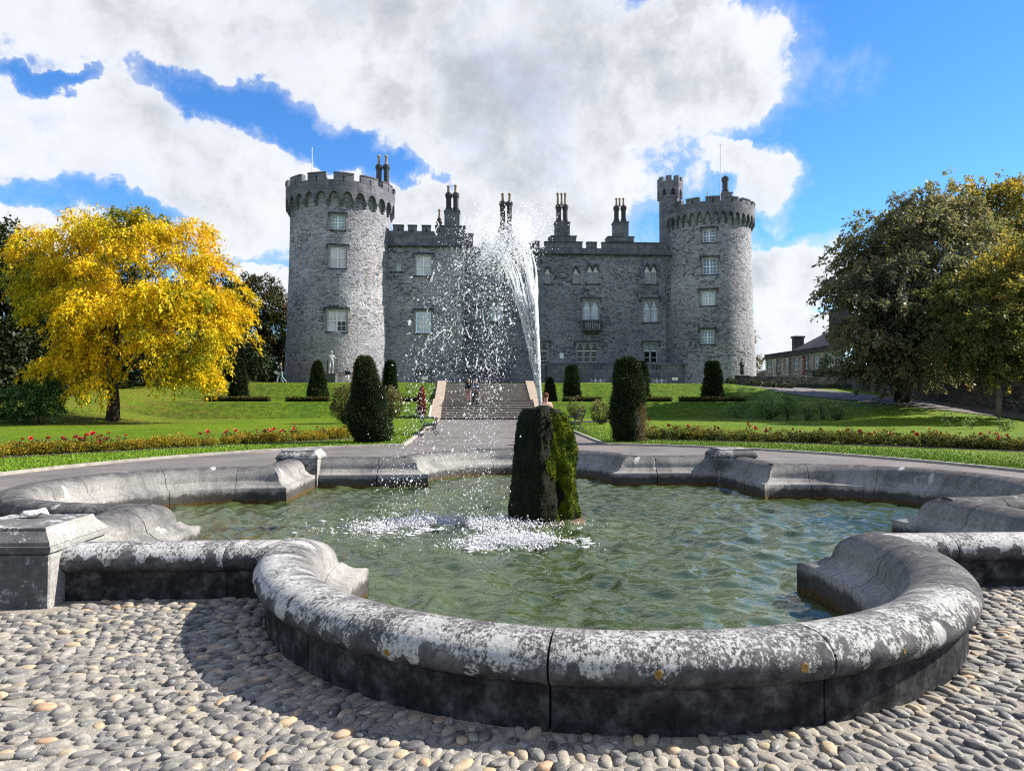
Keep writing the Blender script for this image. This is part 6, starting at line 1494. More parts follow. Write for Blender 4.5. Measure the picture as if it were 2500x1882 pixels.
# ---- clipped yews
yewm = leaf_mat('yew needle', [(0.0, (.010, .018, .007)), (.45, (.024, .042, .013)), (.8, (.055, .080, .024)), (1.0, (.11, .115, .042))], .12, .55)
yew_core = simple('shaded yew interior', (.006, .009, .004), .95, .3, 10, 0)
brown_n = leaf_mat('bare brown yew twig', [(0, (.09, .065, .03)), (1, (.24, .19, .09))], .2)
def yew(px0, px1, pyt, pyb, Y, label, seed, prof_=None, lean=0.0, n=3600, zbase=None, bare=False, mid=False):
    a, b_ = at((px0 + px1) / 2, pyb, Y), at((px0 + px1) / 2, pyt, Y); w = (px1 - px0) * Y / FPX / 2
    zb = (zt1(a.x, Y) + .03) if zbase is None else zbase; H_ = b_.z - zb
    T = empty('clipped_yew', (a.x, Y, zb), 0, label, 'topiary', 'clipped yews on the terraces')
    pr_ = prof_ or [(0, .92), (.06, 1.0), (.35, .80), (.7, .50), (.93, .28), (1.0, .08)]
    r = np.random.default_rng(seed); us = np.linspace(0, 1, 16)
    def rad(u, th): return np.interp(u, [q[0] for q in pr_], [q[1] for q in pr_]) * w * (1 + .08 * np.sin(th * 2 + seed) + .07 * np.sin(3 * th + u * 7 + seed * 2) + .06 * np.sin(u * 13 + th) + .04 * np.sin(u * 29 + 4 * th))
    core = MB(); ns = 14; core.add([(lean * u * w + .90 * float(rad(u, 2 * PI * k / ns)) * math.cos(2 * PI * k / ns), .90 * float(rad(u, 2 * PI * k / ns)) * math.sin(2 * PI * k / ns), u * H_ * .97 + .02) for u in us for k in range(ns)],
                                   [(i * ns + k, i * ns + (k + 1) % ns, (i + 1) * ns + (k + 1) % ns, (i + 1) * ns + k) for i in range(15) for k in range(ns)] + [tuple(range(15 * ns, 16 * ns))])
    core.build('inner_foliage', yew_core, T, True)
    u = r.uniform(0, 1, n) ** .9; th = r.uniform(0, 2 * PI, n); R0 = rad(u, th) * r.uniform(.82, 1.13, n)
    P = np.stack([lean * u * w + R0 * np.cos(th), R0 * np.sin(th), u * H_ * .985], 1); out = np.stack([np.cos(th), np.sin(th), .35 + .8 * (u > .95)], 1)
    per = 7; k = np.repeat(np.arange(n), per); U = out[k] + r.normal(0, .65, (n * per, 3)); s_ = max(.058, .0021 * Y)
    V, F = leaves(P[k] + r.normal(0, .02 + .0005 * Y, (n * per, 3)), U, unit(r, n * per), s_ * r.uniform(.7, 1.5, n * per), s_ * .38 * np.ones(n * per))
    cl = np.clip(.42 + .22 * vnoise(P, 3.0, seed, 2) + r.normal(0, .12, n), 0, 1); rnd = np.clip(cl[k] + r.normal(0, .12, n * per), 0, 1)
    if bare:
        kk = (P[k][:, 2] < H_ * .42) & (P[k][:, 0] > w * .25); F = F[~kk]; rnd = rnd[~kk]
    link_mesh('foliage', np_mesh('foliage', V, F, None, {'rnd': rnd}), yewm, T)
    MB().tube([(0, 0, -.3), (0, 0, H_ * .5)], [.09, .05], 8).build('trunk', bark_m, T)
    if bare:
        n2 = 2600; u = r.uniform(0, .42, n2); P = np.stack([r.uniform(.1, .98, n2) * w, r.normal(0, .38, n2) * w, u * H_], 1); ok = np.hypot(P[:, 0], P[:, 1]) < w; P = P[ok]; n2 = len(P)
        V, F = leaves(P, np.array([.8, 0, .7]) + r.normal(0, .5, (n2, 3)), unit(r, n2), r.uniform(.10, .30, n2), np.full(n2, .018)); link_mesh('bare_twigs', np_mesh('bare_twigs', V, F, None, {'rnd': r.uniform(0, 1, n2)}), brown_n, T)
    return T
big_l = [(0, .62), (.05, .84), (.16, 1.0), (.28, .98), (.45, .86), (.62, .70), (.78, .52), (.92, .40), (.97, .30), (1.0, .12)]
big_r = [(0, .80), (.06, .95), (.2, 1.0), (.45, .97), (.65, .92), (.82, .80), (.93, .66), (.98, .5), (1.0, .2)]
yew(864, 951, 870, 1080, 22.3, 'large dark clipped yew at path corner left, in front of rose bush', 101, big_l, -.45, 6500)
yew(1502, 1570, 873, 1078, 22.3, 'large clipped yew right of path with bare brown lower twigs', 102, big_r, -.12, 6500, bare=True)
yew(753, 797, 882, 975, 48.3, 'yew cone below the pale statue, left of path', 103)
yew(937, 968, 882, 978, 48.3, 'slim yew cone behind the large left yew', 104, [(0, 1), (.4, .9), (.8, .66), (.95, .5), (1, .2)])
yew(562, 605, 878, 978, 48.3, 'yew cone on the far left, beside the yellow tree', 105)
yew(1329, 1356, 924, 984, 48.3, 'small yew cone directly right of the water jet', 106)
yew(1378, 1415, 892, 972, 48.3, 'yew cone between water jet and large right yew', 107, [(0, 1), (.4, .86), (.85, .62), (.96, .5), (1, .25)])
yew(1548, 1582, 884, 980, 48.3, 'yew cone half hidden behind the large right yew', 108, [(0, 1), (.5, .9), (.9, .7), (1, .3)])
yew(1717, 1764, 883, 970, 48.3, 'yew cone in front of the right castle tower', 109, [(0, 1), (.4, .8), (.9, .55), (.98, .48), (1, .3)])

# ---- low box hedges on the middle terrace
boxm = leaf_mat('box hedge leaf', [(0, (.012, .018, .006)), (.6, (.035, .040, .010)), (1, (.13, .10, .02))], .15)
def hedge(px0, px1, py0, py1, Y, label, seed):
    a, b_ = at(px0, py1, Y), at(px1, py0, Y); L = b_.x - a.x; zb = zt1((a.x + b_.x) / 2, Y) + .04; H_ = max(.28, b_.z - zb); wd = .42
    T = empty('box_hedge', ((a.x + b_.x) / 2, Y, zb), 0, label, 'hedge', 'low box hedges on the terrace'); r = np.random.default_rng(seed)
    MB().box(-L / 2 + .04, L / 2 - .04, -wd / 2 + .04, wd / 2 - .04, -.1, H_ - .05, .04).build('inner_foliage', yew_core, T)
    n = int(700 * L); P = np.stack([r.uniform(-L / 2, L / 2, n), r.uniform(-wd / 2, wd / 2, n), r.uniform(0, H_, n)], 1); f = r.integers(0, 3, n)
    P[f == 0, 2] = H_ + r.normal(0, .03, (f == 0).sum()); P[f == 1, 1] = -wd / 2; P[f == 2, 1] = wd / 2
    V, F = leaves(P, unit(r, n) + (0, 0, .5), unit(r, n), r.uniform(.06, .12, n), r.uniform(.035, .06, n)); link_mesh('foliage', np_mesh('foliage', V, F, None, {'rnd': np.clip(.35 + .45 * (P[:, 2] > H_ - .06) + r.normal(0, .2, n), 0, 1)}), boxm, T)
for k, (a, b_, lab) in enumerate(((500, 658, 'low hedge strip at the foot of the far left yew cone'), (697, 806, 'low hedge strip at the foot of yew cone below statue'), (975, 1030, 'short low hedge strip behind the red leaved shrub'), (1378, 1468, 'low hedge strip left of the large right yew'),
                                  (1490, 1640, 'low hedge strip just right of the large right yew'), (1657, 1820, 'low hedge strip before the right castle tower'))): hedge(a, b_, 971, 984, 47.5, lab, 200 + k)

# ---- rose bushes and beds
rose_m = leaf_mat('rose leaf', [(0, (.022, .030, .010)), (.4, (.060, .066, .022)), (.75, (.13, .115, .042)), (1, (.24, .20, .09))], .3)
gold_m = leaf_mat('golden bedding leaf', [(0, (.022, .034, .008)), (.35, (.10, .11, .014)), (.65, (.28, .22, .018)), (1, (.44, .26, .03))], .3)
gold_r = leaf_mat('olive bedding leaf', [(0, (.014, .022, .006)), (.4, (.045, .062, .014)), (.75, (.12, .125, .022)), (1, (.26, .21, .035))], .3)
fresh_m = leaf_mat('fresh rose leaf', [(0, (.05, .10, .035)), (.5, (.15, .26, .085)), (1, (.30, .42, .18))], .42)  # leaf colour lightened to stand in for sunlight
redl_m = leaf_mat('red shrub leaf', [(0, (.03, .006, .008)), (.5, (.16, .02, .015)), (1, (.36, .06, .03))], .35)
petal_red = simple('red petal', (.55, .030, .030), .6, .25, 30, .2, .004); petal_dk = simple('dark red petal', (.30, .015, .03), .6, .3, 30, .2, .004); petal_yl = simple('yellow petal', (.60, .46, .08), .6, .2, 30, .2, .004); petal_wh = simple('cream petal', (.62, .58, .48), .6, .15, 30, .2, .004)
def blossom_mesh(mat, s_, seed):
    r = random.Random(seed); mb = MB()
    for ring, (n, tilt, rr) in enumerate(((5, .35, .55), (5, .8, .8), (6, 1.2, 1.0))):
        for k in range(n):
            a = 2 * PI * (k + ring * .5) / n + r.uniform(-.2, .2); c, q = math.cos(a), math.sin(a); h = math.cos(tilt) * s_ * rr; o = math.sin(tilt) * s_ * rr; w = s_ * .45
            mb.add([(0, 0, -.1 * s_), (c * o * .6 - q * w, q * o * .6 + c * w, h * .6), (c * o, q * o, h), (c * o * .6 + q * w, q * o * .6 - c * w, h * .6)], [(0, 1, 2, 3)])
    me = mb.mesh('blossom'); me.materials.append(mat); return me
BL_ = {(nm, i): blossom_mesh(mt, 1.0, i) for nm, mt in (('red', petal_red), ('dk', petal_dk), ('yl', petal_yl), ('wh', petal_wh)) for i in range(2)}
def bush_mesh(name, w, h, n, leaf, seed, stems=7, open_=.0, core=True):
    r = np.random.default_rng(seed); d = unit(r, n); d[:, 2] = d[:, 2] * .85 + .05; q = r.uniform(.45, 1, n) ** .5
    P = d * q[:, None] * (w, w * .8, h * .55) + (0, 0, h * .48); P *= (1 + .18 * vnoise(P, 4 / max(w, .2), seed, 2))[:, None]
    if open_: P = P[vnoise(P, 3 / w, seed + 3, 2) > open_ - .6]
    n = len(P); P[:, 2] = np.abs(P[:, 2]); V, F = leaves(P, d[:n] * .6 + unit(r, n) + (0, 0, .3), unit(r, n) * .7 + (0, 0, .8), leaf * r.uniform(.6, 1.3, n), leaf * .55 * r.uniform(.7, 1.2, n))
    return np_mesh(name, V, F, None, {'rnd': np.clip(.38 + .35 * (P[:, 2] / h) + .18 * vnoise(P, 5, seed, 1) + r.normal(0, .16, n), 0, 1)})
def stems_mesh(w, h, n, seed, rad=.008):
    r = np.random.default_rng(seed); mb = MB()
    for k in range(n):
        a = r.uniform(0, 2 * PI); q = r.uniform(.3, .95); e = (w * q * math.cos(a), w * .8 * q * math.sin(a), h * r.uniform(.6, .98)); mb.tube([(e[0] * .15, e[1] * .15, -.05), (e[0] * .5, e[1] * .5, e[2] * .55), e], [rad, rad * .8, rad * .4], 4, False)
    return mb.mesh('stems')
def bush(name, cat, loc, w, h, mat, n, leaf, seed, label, group=None, stems=14, srad=.008, open_=0, blooms=(), bs=.05):
    T = empty(name, loc, 0, label, cat, group); link_mesh('foliage', bush_mesh('foliage', w, h, n, leaf, seed, open_=open_), mat, T)
    link_mesh('stems', stems_mesh(w, h, stems, seed, srad), bark_m, T); r = np.random.default_rng(seed + 9)
    for (kind, cnt) in blooms:
        for k in range(cnt):
            a = r.uniform(PI, 2 * PI) if r.random() < .75 else r.uniform(0, PI); e = r.uniform(.15, 1.4)
            o = link_mesh('blossom', BL_[(kind, int(r.integers(2)))], None, T); o.location = (w * math.cos(e) * math.cos(a), w * .8 * math.cos(e) * math.sin(a), h * .45 + h * .55 * math.sin(e)); o.scale = (bs,) * 3; o.rotation_euler = (r.uniform(-.4, .8), r.uniform(-.4, .4), r.uniform(0, 6))
    return T
def bpx(px0, px1, pyt, pyb, z=None):
    """where the sight line of the plant's foot first meets the ground, and its half width and height there"""
    d = ray((px0 + px1) / 2, pyb); Y = 18.0
    while Y < 56:
        p = CAMP + d * (Y / d.y)
        if p.z <= zt1(p.x, Y) + .05: break
        Y += .1
    g_ = Vector((p.x, Y, zt1(p.x, Y) + .05)); return g_, (px1 - px0) / 2 * Y / FPX, (pyb - pyt) * Y / FPX
g_, w, h = bpx(806, 876, 942, 1034); bush('rose_bush', 'shrub', g_, w, h, rose_m, 5200, .085, 301, 'round leggy rose bush left of the large left yew', stems=40, srad=.012, blooms=(('wh', 14),), bs=.05)
g_, w, h = bpx(915, 985, 944, 1030); bush('rose_bush', 'shrub', g_, w, h, rose_m, 5000, .085, 302, 'pale flowering rose bush right of the large left yew', stems=30, srad=.011, blooms=(('wh', 30),), bs=.055)
g_, w, h = bpx(1383, 1428, 966, 1024); bush('rose_bush', 'shrub', g_, w, h, rose_m, 2400, .08, 303, 'loose rose bush right of the bench behind the rock', stems=22, srad=.01, open_=.4, blooms=(('wh', 10),))
g_, w, h = bpx(1436, 1500, 980, 1036); bush('rose_bush', 'shrub', g_, w, h, rose_m, 2600, .08, 304, 'loose rose bush on bare soil left of the large right yew', stems=22, srad=.01, open_=.4, blooms=(('wh', 9),))
g_, w, h = bpx(1018, 1041, 948, 1019); 
for k_ in (0,):
    T = empty('red_shrub', g_, 0, 'narrow upright red leaved shrub left of the stairs', 'shrub'); r = np.random.default_rng(7); n = 2200; u = r.uniform(0, 1, n); th = r.uniform(0, 6.28, n); R0 = w * np.interp(u, [0, .2, .7, 1], [.6, 1, .8, .15]) * r.uniform(.5, 1, n)
    V, F = leaves(np.stack([R0 * np.cos(th), R0 * np.sin(th), u * h], 1), unit(r, n) + (0, 0, 1), unit(r, n), r.uniform(.08, .15, n), r.uniform(.04, .07, n)); link_mesh('foliage', np_mesh('foliage', V, F, None, {'rnd': np.clip(.3 + .5 * u + r.normal(0, .2, n), 0, 1)}), redl_m, T); link_mesh('stems', stems_mesh(w * .5, h, 8, 3, .012), bark_m, T)
for k, (a, b_, yt, yb, lab) in enumerate(((1838, 1915, 962, 1024, 'tall fresh green rose bush, leftmost on the right lawn'), (1895, 1950, 955, 1026, 'tallest fresh green rose bush on the right lawn'), (1948, 1992, 975, 1026, 'rose bush with yellow blooms on the right lawn'), (1990, 2028, 972, 1024, 'leggy yellow rose bush right of the yellow bloomed one'), (2024, 2068, 985, 1026, 'thin sparse rose bush, rightmost of the lawn group'), (1765, 1840, 978, 1022, 'shaded dark rose bush before the right terrace bank'),
                                          (2300, 2335, 998, 1042, 'thin young rose at right edge, leftmost of three'), (2348, 2392, 1012, 1048, 'thin young rose at right edge, middle of three'), (2430, 2485, 1018, 1052, 'thin young rose at right edge, rightmost of three'))):
    g_, w, h = bpx(a, b_, yt, yb); bush('rose_bush', 'shrub', g_, w, h, fresh_m, 2800 if k < 2 else 1100 if k < 6 else 260, .10, 320 + k, lab, None, 18 if k < 6 else 6, .010, .25 if k < 2 else .5, (('yl', 3 + 5 * (k in (2, 3))),) if k < 5 else (), .06)
# the two curved beds of low golden roses
var_g = [(bush_mesh('foliage', .34, .40, 620, .060, 400 + k), stems_mesh(.3, .38, 6, 400 + k)) for k in range(5)]
for me, _ in var_g: me.materials.append(gold_m)
var_r = [(bush_mesh('foliage', .36, .42, 700, .060, 420 + k), stems_mesh(.3, .4, 6, 420 + k)) for k in range(5)]
for me, _ in var_r: me.materials.append(gold_r)
for _, sm__ in var_g + var_r: sm__.materials.append(bark_m)
_ORD = 'first second third fourth fifth sixth seventh eighth ninth tenth eleventh twelfth thirteenth fourteenth fifteenth sixteenth seventeenth eighteenth nineteenth'.split()
def ordinal(n):
    if n < 20: return _ORD[n - 1]
    return {20: 'twentieth', 30: 'thirtieth'}.get(n) or ('twenty-' if n < 30 else 'thirty-') + _ORD[n % 10 - 1]
_NUM = {1: 'single bloom', 2: 'two blooms', 3: 'three blooms', 4: 'four blooms', 5: 'five blooms'}
def bedline(px0, px1, f, n, var, label, group, seed, rows=2):
    r = random.Random(seed)
    for k in range(n):
        for row in range(rows):
            px_ = px0 + (px1 - px0) * (k + .5 * row + r.uniform(-.25, .25)) / n; py_ = f(px_)
            z_ = .4
            for _ in range(4): g_ = onz(px_, py_, z_); z_ = zt1(g_.x, g_.y) + .05
            g_.y += row * .38; g_.z = zt1(g_.x, g_.y) + .05
            T = empty('bedding_rose', g_, r.uniform(0, 6.28), label % (ordinal(k + 1), 'front' if row == 0 else 'back'), 'rose plant', group); s_ = r.uniform(.70, 1.25); T.scale = (s_, s_, s_ * r.uniform(.62, .92))
            fm, sm__ = r.choice(var); link_mesh('foliage', fm, None, T); link_mesh('stems', sm__, None, T)
            T.scale = T.scale
fl = lambda x: np.interp(x, [-60, 0, 250, 500, 700, 870], [1124, 1116, 1103, 1089, 1079, 1069])
frr = lambda x: np.interp(x, [1570, 1750, 2000, 2250, 2500, 2560], [1072, 1076, 1082, 1091, 1101, 1104])
bedline(-40, 868, fl, 21, var_g, 'low golden rose plant, %s from left in the %s row of left bed', 'golden rose plants in the left bed', 1)
bedline(1575, 2540, frr, 26, var_r, 'low olive rose plant, %s from left in the %s row of right bed', 'olive rose plants in the right bed', 2)
# soil under the beds
def soil(px0, px1, f):
    V = []; F = []; xs = np.linspace(px0, px1, 60)
    for x in xs:
        z_ = .4
        for _ in range(4): g_ = onz(x, float(f(x)) + 2, z_); z_ = zt1(g_.x, g_.y) + .06
        V += [(g_.x, g_.y - .12, zt1(g_.x, g_.y - .1) + .062), (g_.x, g_.y + .8, zt1(g_.x, g_.y + .8) + .066)]
    for i in range(59): F.append((2 * i, 2 * i + 2, 2 * i + 3, 2 * i + 1))
    me = bpy.data.meshes.new('bed_soil'); me.from_pydata(V, [], F); me.update(); props(link_mesh('flower_bed', me, soil_m), kind='structure')
soil(-40, 868, fl); soil(1575, 2540, frr)
g_, w, h = bpx(1440, 1500, 1000, 1030); so = MB().lathe([(1.7, .03), (1.65, .075), (.01, .10)], 20).build('flower_bed', soil_m); so.location = (g_.x + .2, g_.y + .3, g_.z - .045); so.scale = (1.15, .9, 1); props(so, kind='structure')
# tall red roses standing out of the beds
def tall_rose(px_, pyt, f, blooms, label, seed, kind='red', bs=.075):
    z_ = .4
    for _ in range(4): g_ = onz(px_, float(f(px_)), z_); z_ = zt1(g_.x, g_.y) + .05
    g_.y += .2; g_.z = zt1(g_.x, g_.y) + .05; top = at(px_, pyt, g_.y).z - g_.z; top = max(top, .4); r = np.random.default_rng(seed)
    T = empty('red_rose', g_, 0, label, 'rose', 'red roses standing above the beds'); st = MB(); n = max(2, blooms)
    for k in range(n):
        e = (r.normal(0, .13), r.normal(0, .1), top * (1 - .16 * k / n) - .03 * k); st.tube([(e[0] * .1, e[1] * .1, 0), (e[0] * .6, e[1] * .6, e[2] * .6), e], [.009, .007, .005], 4)
        if k < blooms:
            o = link_mesh('blossom', BL_[(kind, int(r.integers(2)))], None, T); o.location = e; o.scale = (bs * r.uniform(.8, 1.15),) * 3; o.rotation_euler = (r.uniform(.1, .9), r.uniform(-.5, .5), r.uniform(0, 6))
    st.build('stems', bark_m, T); nL = 90; P = np.stack([r.normal(0, .11, nL), r.normal(0, .09, nL), r.uniform(.15, .92, nL) * top], 1)
    V, F = leaves(P, unit(r, nL), unit(r, nL), r.uniform(.04, .08, nL), r.uniform(.025, .045, nL)); link_mesh('foliage', np_mesh('foliage', V, F, None, {'rnd': r.uniform(0, 1, nL)}), rose_m, T)
LR = [(37, 1074, 1, 'red'), (75, 1086, 1, 'red'), (104, 1086, 1, 'red'), (150, 1080, 2, 'dk'), (176, 1083, 2, 'red'), (206, 1058, 4, 'red'), (236, 1072, 5, 'dk'), (251, 1058, 1, 'red'), (287, 1075, 2, 'red'), (497, 1070, 2, 'red'), (545, 1060, 2, 'red'), (577, 1062, 1, 'red'), (640, 1052, 2, 'dk'), (660, 1060, 2, 'red'), (698, 1052, 3, 'red'), (717, 1035, 1, 'red'), (782, 1058, 2, 'red'), (835, 1042, 2, 'red'), (620, 1064, 1, 'red'), (672, 1048, 2, 'red')]
RRs = [(1585, 1024, 1, 'red'), (1622, 1050, 1, 'red'), (1652, 1036, 4, 'red'), (1688, 1038, 2, 'red'), (1702, 1042, 3, 'red'), (1738, 1042, 3, 'dk'), (1760, 1052, 2, 'dk'), (1842, 1036, 4, 'red'), (1875, 1048, 2, 'dk'), (1895, 1052, 2, 'red'), (1950, 1048, 3, 'dk'), (2020, 1048, 2, 'dk'), (2062, 1050, 4, 'dk'), (2095, 1052, 2, 'dk'), (2153, 1052, 3, 'red'), (2185, 1054, 4, 'red'), (2286, 1048, 2, 'red'), (2320, 1062, 3, 'red'), (2345, 1064, 2, 'dk'), (2405, 1062, 2, 'red'), (2421, 1056, 1, 'red'), (2458, 1060, 4, 'red'), (2475, 1068, 2, 'red'), (2230, 1066, 2, 'red'), (2120, 1064, 2, 'red')]
LR.sort(); RRs.sort()
for k, (x, y, n, kd) in enumerate(LR): tall_rose(x, y, fl, n, '%sred rose with %s, %s from left above the left bed' % ('dark ' if kd == 'dk' else '', _NUM[n], ordinal(k + 1)), 500 + k, kd)
for k, (x, y, n, kd) in enumerate(RRs): tall_rose(x, y, frr, n, '%sred rose with %s, %s from left above the right bed' % ('dark ' if kd == 'dk' else '', _NUM[n], ordinal(k + 1)), 540 + k, kd)
# dark low shrubs before the low retaining wall
for k, (a, b_, lab) in enumerate(((1770, 1800, 'small dark shrub left of the low retaining wall'), (1815, 1860, 'dark low shrub before left end of the retaining wall'), (1858, 1900, 'dark low shrub before middle of the retaining wall'), (1898, 1938, 'dark low shrub beside the road head'))):
    p0 = at((a + b_) / 2, 958, 55.6); w = (b_ - a) / 2 * 55.6 / FPX; zb = zt1(p0.x, 55.6) + .04; bush('low_shrub', 'shrub', (p0.x, 55.6, zb), w, max(.5, at(1850, 944, 55.6).z - zb), dkg, 700, .13, 600 + k, lab)

# ================================================================ WATER JET
m, t, b = newmat('sparkling water drops'); drop_m = m
b.inputs['Base Color'].default_value = (.93, .95, .97, 1); b.inputs['Roughness'].default_value = .18; b.inputs['IOR'].default_value = 1.33; b.inputs['Specular IOR Level'].default_value = .8
b.inputs['Transmission Weight'].default_value = .10
tr = t.new('ShaderNodeBsdfTranslucent'); tr.inputs['Color'].default_value = (.95, .97, 1, 1)
mx = t.new('ShaderNodeMixShader', Fac=.55); t.link(b.outputs[0], mx.inputs[1]); t.link(tr.outputs[0], mx.inputs[2])
tp_ = t.new('ShaderNodeBsdfTransparent'); m2 = t.new('ShaderNodeMixShader', Fac=.38); t.link(mx.outputs[0], m2.inputs[1]); t.link(tp_.outputs[0], m2.inputs[2]); t.link(m2.outputs[0], t.out.inputs[0])
jr = np.random.default_rng(77)
NZ = np.array([PX, PY, WATER_Z + ROCK_H + .03]); G = np.array([0, 0, -9.81])
jet = empty('water_jet', tuple(NZ), 0, 'white fountain water jet leaning left with falling spray of drops', 'water jet')
OCT = np.array([(1, 0, 0), (-1, 0, 0), (0, 1, 0), (0, -1, 0), (0, 0, 1), (0, 0, -1)], float); OF = np.array([(0, 2, 4), (2, 1, 4), (1, 3, 4), (3, 0, 4), (2, 0, 5), (1, 2, 5), (3, 1, 5), (0, 3, 5)])
ICO = MB().ball((0, 0, 0), 1, 1, 1, 7, 5)
def drops(name, P, Vel, r0, stretch, parent, hi=False):
    n = len(P); d = Vel / (np.linalg.norm(Vel, axis=1)[:, None] + 1e-9)
    a = np.cross(d, unit(jr, n)); a /= np.linalg.norm(a, axis=1)[:, None]; c = np.cross(d, a)
    bv = np.array(ICO.v) if hi else OCT
    bf = np.array([f if len(f) == 4 else (*f, f[2]) for f in ICO.f]) if hi else OF
    q = bv[None] * np.stack([r0, r0 * jr.uniform(.6, 1.1, n), r0 * stretch], 1)[:, None]
    if hi: q = q * (1 + .35 * jr.normal(size=(n, len(bv), 1)) * .5)
    V = P[:, None] + q[..., 0:1] * a[:, None] + q[..., 1:2] * c[:, None] + q[..., 2:3] * d[:, None]
    k = len(bv)
    if hi:
        me = bpy.data.meshes.new(name); F = []
        for i in range(n): F += [tuple(v + i * k for v in f) for f in ICO.f]
        me.from_pydata(V.reshape(-1, 3).tolist(), [], F); me.update()
    else: me = np_mesh(name, V.reshape(-1, 3), (OF[None] + (np.arange(n) * k)[:, None, None]).reshape(-1, 3))
    o = link_mesh(name, me, drop_m, parent, True); o['kind'] = 'stuff'; return o
def vel0(n, spread=1.0):
    # fan of streams: wind pushes it left and a little towards the camera
    u = jr.random(n); b_ = np.where(u < .33, jr.normal(.10, .06, n), np.where(u < .55, jr.normal(.92, .07, n), jr.beta(1.2, 1.2, n))); vx = -(.24 + np.abs(b_) * .86) * spread; vy = jr.normal(-.35, .40, n); vz = jr.normal(7.02, .20, n) - .12 * np.abs(vx)
    return np.stack([vx, vy, vz], 1)
WIND = np.array([-.30, -.75, 0])
def pos_t(v, t_): return v * t_[:, None] + .5 * G * (t_ ** 2)[:, None] + .5 * WIND * (t_ ** 2)[:, None] * .9
def vel_t(v, t_): return v + (G + WIND * .9) * t_[:, None]
# rising column: ropes of fast water
cols = MB()
rope_v = vel0(34); rope_v[:, 1] *= .35
for v in rope_v:
    n = 26; tmax = jr.uniform(.45, .74); ts = np.linspace(0, tmax, n); P = pos_t(np.tile(v, (n, 1)), ts); P += np.cumsum(jr.normal(0, .006, (n, 3)), 0)
    rad = (.006 + .009 * jr.random()) * (1 + .6 * vnoise(np.stack([ts * 20, np.full(n, v[0] * 50)], 1), 1.0, 3, 2)) * np.interp(ts / tmax, [0, .7, 1], [1, .8, .15])
    cols.tube(P.tolist(), np.clip(rad, .002, .05).tolist(), 5)
oc = cols.build('water_column', drop_m, jet, True)
n = 24000; v = vel0(n, 1.0); v[:, 1] *= .5; t_ = jr.uniform(.02, .80, n) ** .9 * jr.uniform(.7, 1, n); P = pos_t(v, t_) + jr.normal(0, .012, (n, 3)) * (.4 + 2.0 * t_[:, None])
nzj = vnoise(P * (1, .3, .45), 7.0, 31, 3); kj = nzj > (-.75 + 1.05 * np.clip(t_ / .75, 0, 1)); P, v, t_ = P[kj], v[kj], t_[kj]; n = len(P)
drops('rising_spray', P, vel_t(v, t_) , jr.lognormal(math.log(.0050), .42, n), jr.uniform(2.0, 6.5, n), jet)
# ragged crest where the jet breaks
n = 4200; v = vel0(n, .9); t_ = jr.normal(.76, .10, n); P = pos_t(v, t_) + jr.normal(0, 1, (n, 3)) * (.07, .12, .10); drops('crest_spray', P, unit(jr, n), jr.lognormal(math.log(.0066), .4, n), jr.uniform(1, 2, n), jet)
n = 420; v = vel0(n, .6); v[:, 0] += .25; P = pos_t(v, np.full(n, .76)) + jr.normal(0, 1, (n, 3)) * (.12, .12, .10) + (0.05, 0, .18); drops('crest_spray', P, unit(jr, n), jr.lognormal(math.log(.008), .3, n), jr.uniform(1, 1.5, n), jet)
# falling sheet of drops, left of the jet
n = 11000; v = vel0(n, 1.0); v[:, 0] -= jr.uniform(0, .30, n) ** 1.5; t_ = jr.uniform(.74, 1.72, n); P = pos_t(v, t_) + jr.normal(0, 1, (n, 3)) * (.10, .25, .16); ok = P[:, 2] > WATER_Z - NZ[2] + .02
drops('falling_spray', P[ok], vel_t(v, t_)[ok], jr.lognormal(math.log(.0043), .48, ok.sum()), jr.uniform(1, 1.7, ok.sum()), jet)
n = 120; v = vel0(n, 1.05); v[:, 0] -= jr.uniform(0, .3, n); t_ = jr.uniform(.78, 1.66, n); P = pos_t(v, t_) + jr.normal(0, 1, (n, 3)) * (.15, .35, .15); ok = P[:, 2] > WATER_Z - NZ[2] + .05
drops('water_blobs', P[ok], unit(jr, ok.sum()), jr.lognormal(math.log(.0088), .35, ok.sum()), jr.uniform(1, 2.6, ok.sum()), jet, hi=True)
# stringy ligaments
lg = MB()
for k in range(40):
    v = vel0(1, 1.1)[0]; v[0] -= jr.uniform(0, .4); t0 = jr.uniform(.72, 1.35); c = pos_t(v[None], np.array([t0]))[0] + jr.normal(0, 1, 3) * (.12, .2, .1); n = 9; pts = c + np.cumsum(jr.normal(0, 1, (n, 3)) * (.016, .016, .02) + (0, 0, -.016), 0)
    lg.tube(pts.tolist(), (jr.uniform(.0035, .008) * (1 + .6 * jr.normal(size=n) * .6).clip(.3, 2)).tolist(), 5)
ol = lg.build('water_ligaments', drop_m, jet, True); ol['kind'] = 'stuff'
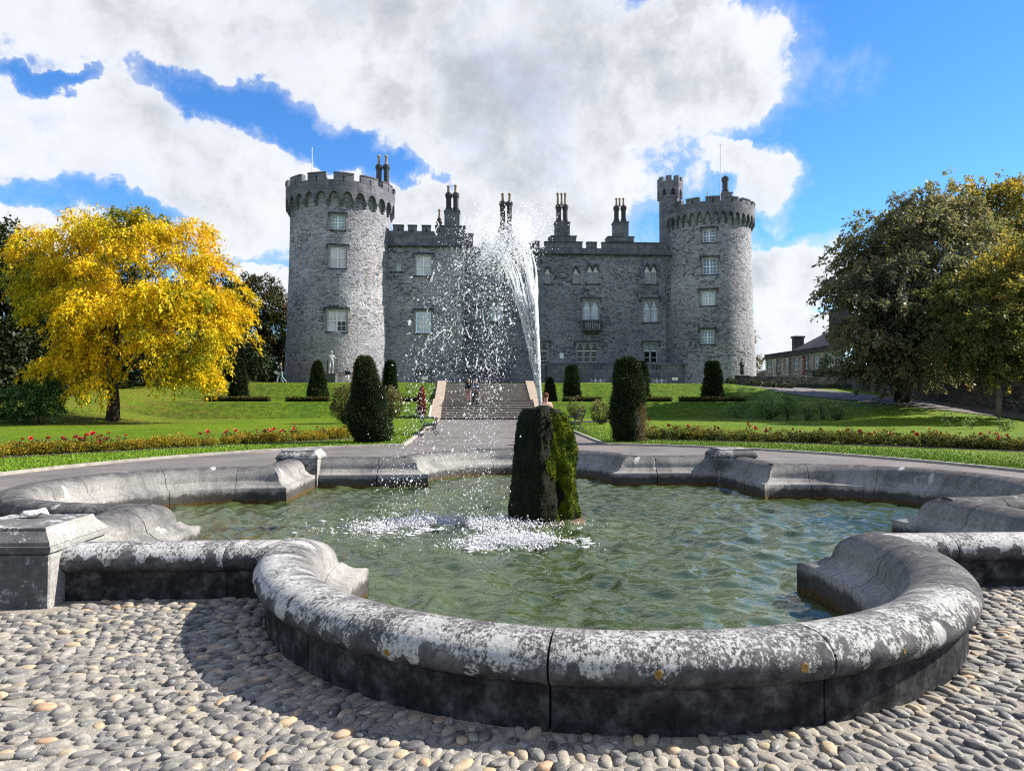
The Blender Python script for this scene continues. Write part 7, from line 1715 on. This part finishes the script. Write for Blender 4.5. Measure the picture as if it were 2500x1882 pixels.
# splash where the water lands
m, t, b = newmat('white foam'); foam_m = m; b.inputs['Base Color'].default_value = (.86, .88, .90, 1); b.inputs['Roughness'].default_value = .6
tr = t.new('ShaderNodeBsdfTranslucent'); tr.inputs['Color'].default_value = (.9, .92, .95, 1); mx = t.new('ShaderNodeMixShader', Fac=.35); t.link(b.outputs[0], mx.inputs[1]); t.link(tr.outputs[0], mx.inputs[2]); t.link(mx.outputs[0], t.out.inputs[0])
def splash(cx, cy, rx, ry, n, label):
    T = empty('splash', (cx, cy, WATER_Z), 0, label, 'splash'); q = jr.normal(0, 1, (n, 2)) * (rx, ry) * .55; dd = np.hypot(q[:, 0] / rx, q[:, 1] / ry)
    h = np.abs(jr.normal(0, 1, n)) * .075 * np.exp(-dd ** 2) + jr.exponential(.022, n); P = np.column_stack([q, h]); kk = vnoise(np.column_stack([q, q[:, :1] * 0]), 3.2, int(cx * 10 + 50), 2) > -.35 ; P = P[kk]; n2 = len(P)
    o = drops('spray', P, unit(jr, n2) + (0, 0, .6), jr.lognormal(math.log(.0062), .45, n2), jr.uniform(1, 2.2, n2), T); o.data.materials.clear(); o.data.materials.append(foam_m)
    # frothy lumps on the surface
    nf = 1300; q = jr.normal(0, 1, (nf, 2)) * (rx, ry) * .62; kk = vnoise(np.column_stack([q, q[:, :1] * 0]), 4.0, int(cy * 10), 2) > 0.0; q = q[kk]; nf = len(q)
    P = np.column_stack([q, np.full(nf, .006)]); rr = jr.lognormal(math.log(.022), .45, nf); bv = OCT * (1, 1, .30); V = P[:, None] + bv[None] * (rr[:, None, None] * np.stack([jr.uniform(.8, 2.4, nf), jr.uniform(.5, 1, nf), np.ones(nf)], 1)[:, None])
    f = link_mesh('froth', np_mesh('froth', V.reshape(-1, 3), (OF[None] + (np.arange(nf) * 6)[:, None, None]).reshape(-1, 3)), foam_m, T, True); f['kind'] = 'stuff'
splash(-0.35, 10.05, 1.15, .50, 8500, 'wide white splash on the water left of the rock')
splash(0.50, 8.75, .60, .36, 4200, 'smaller white splash on the water in front of the rock')
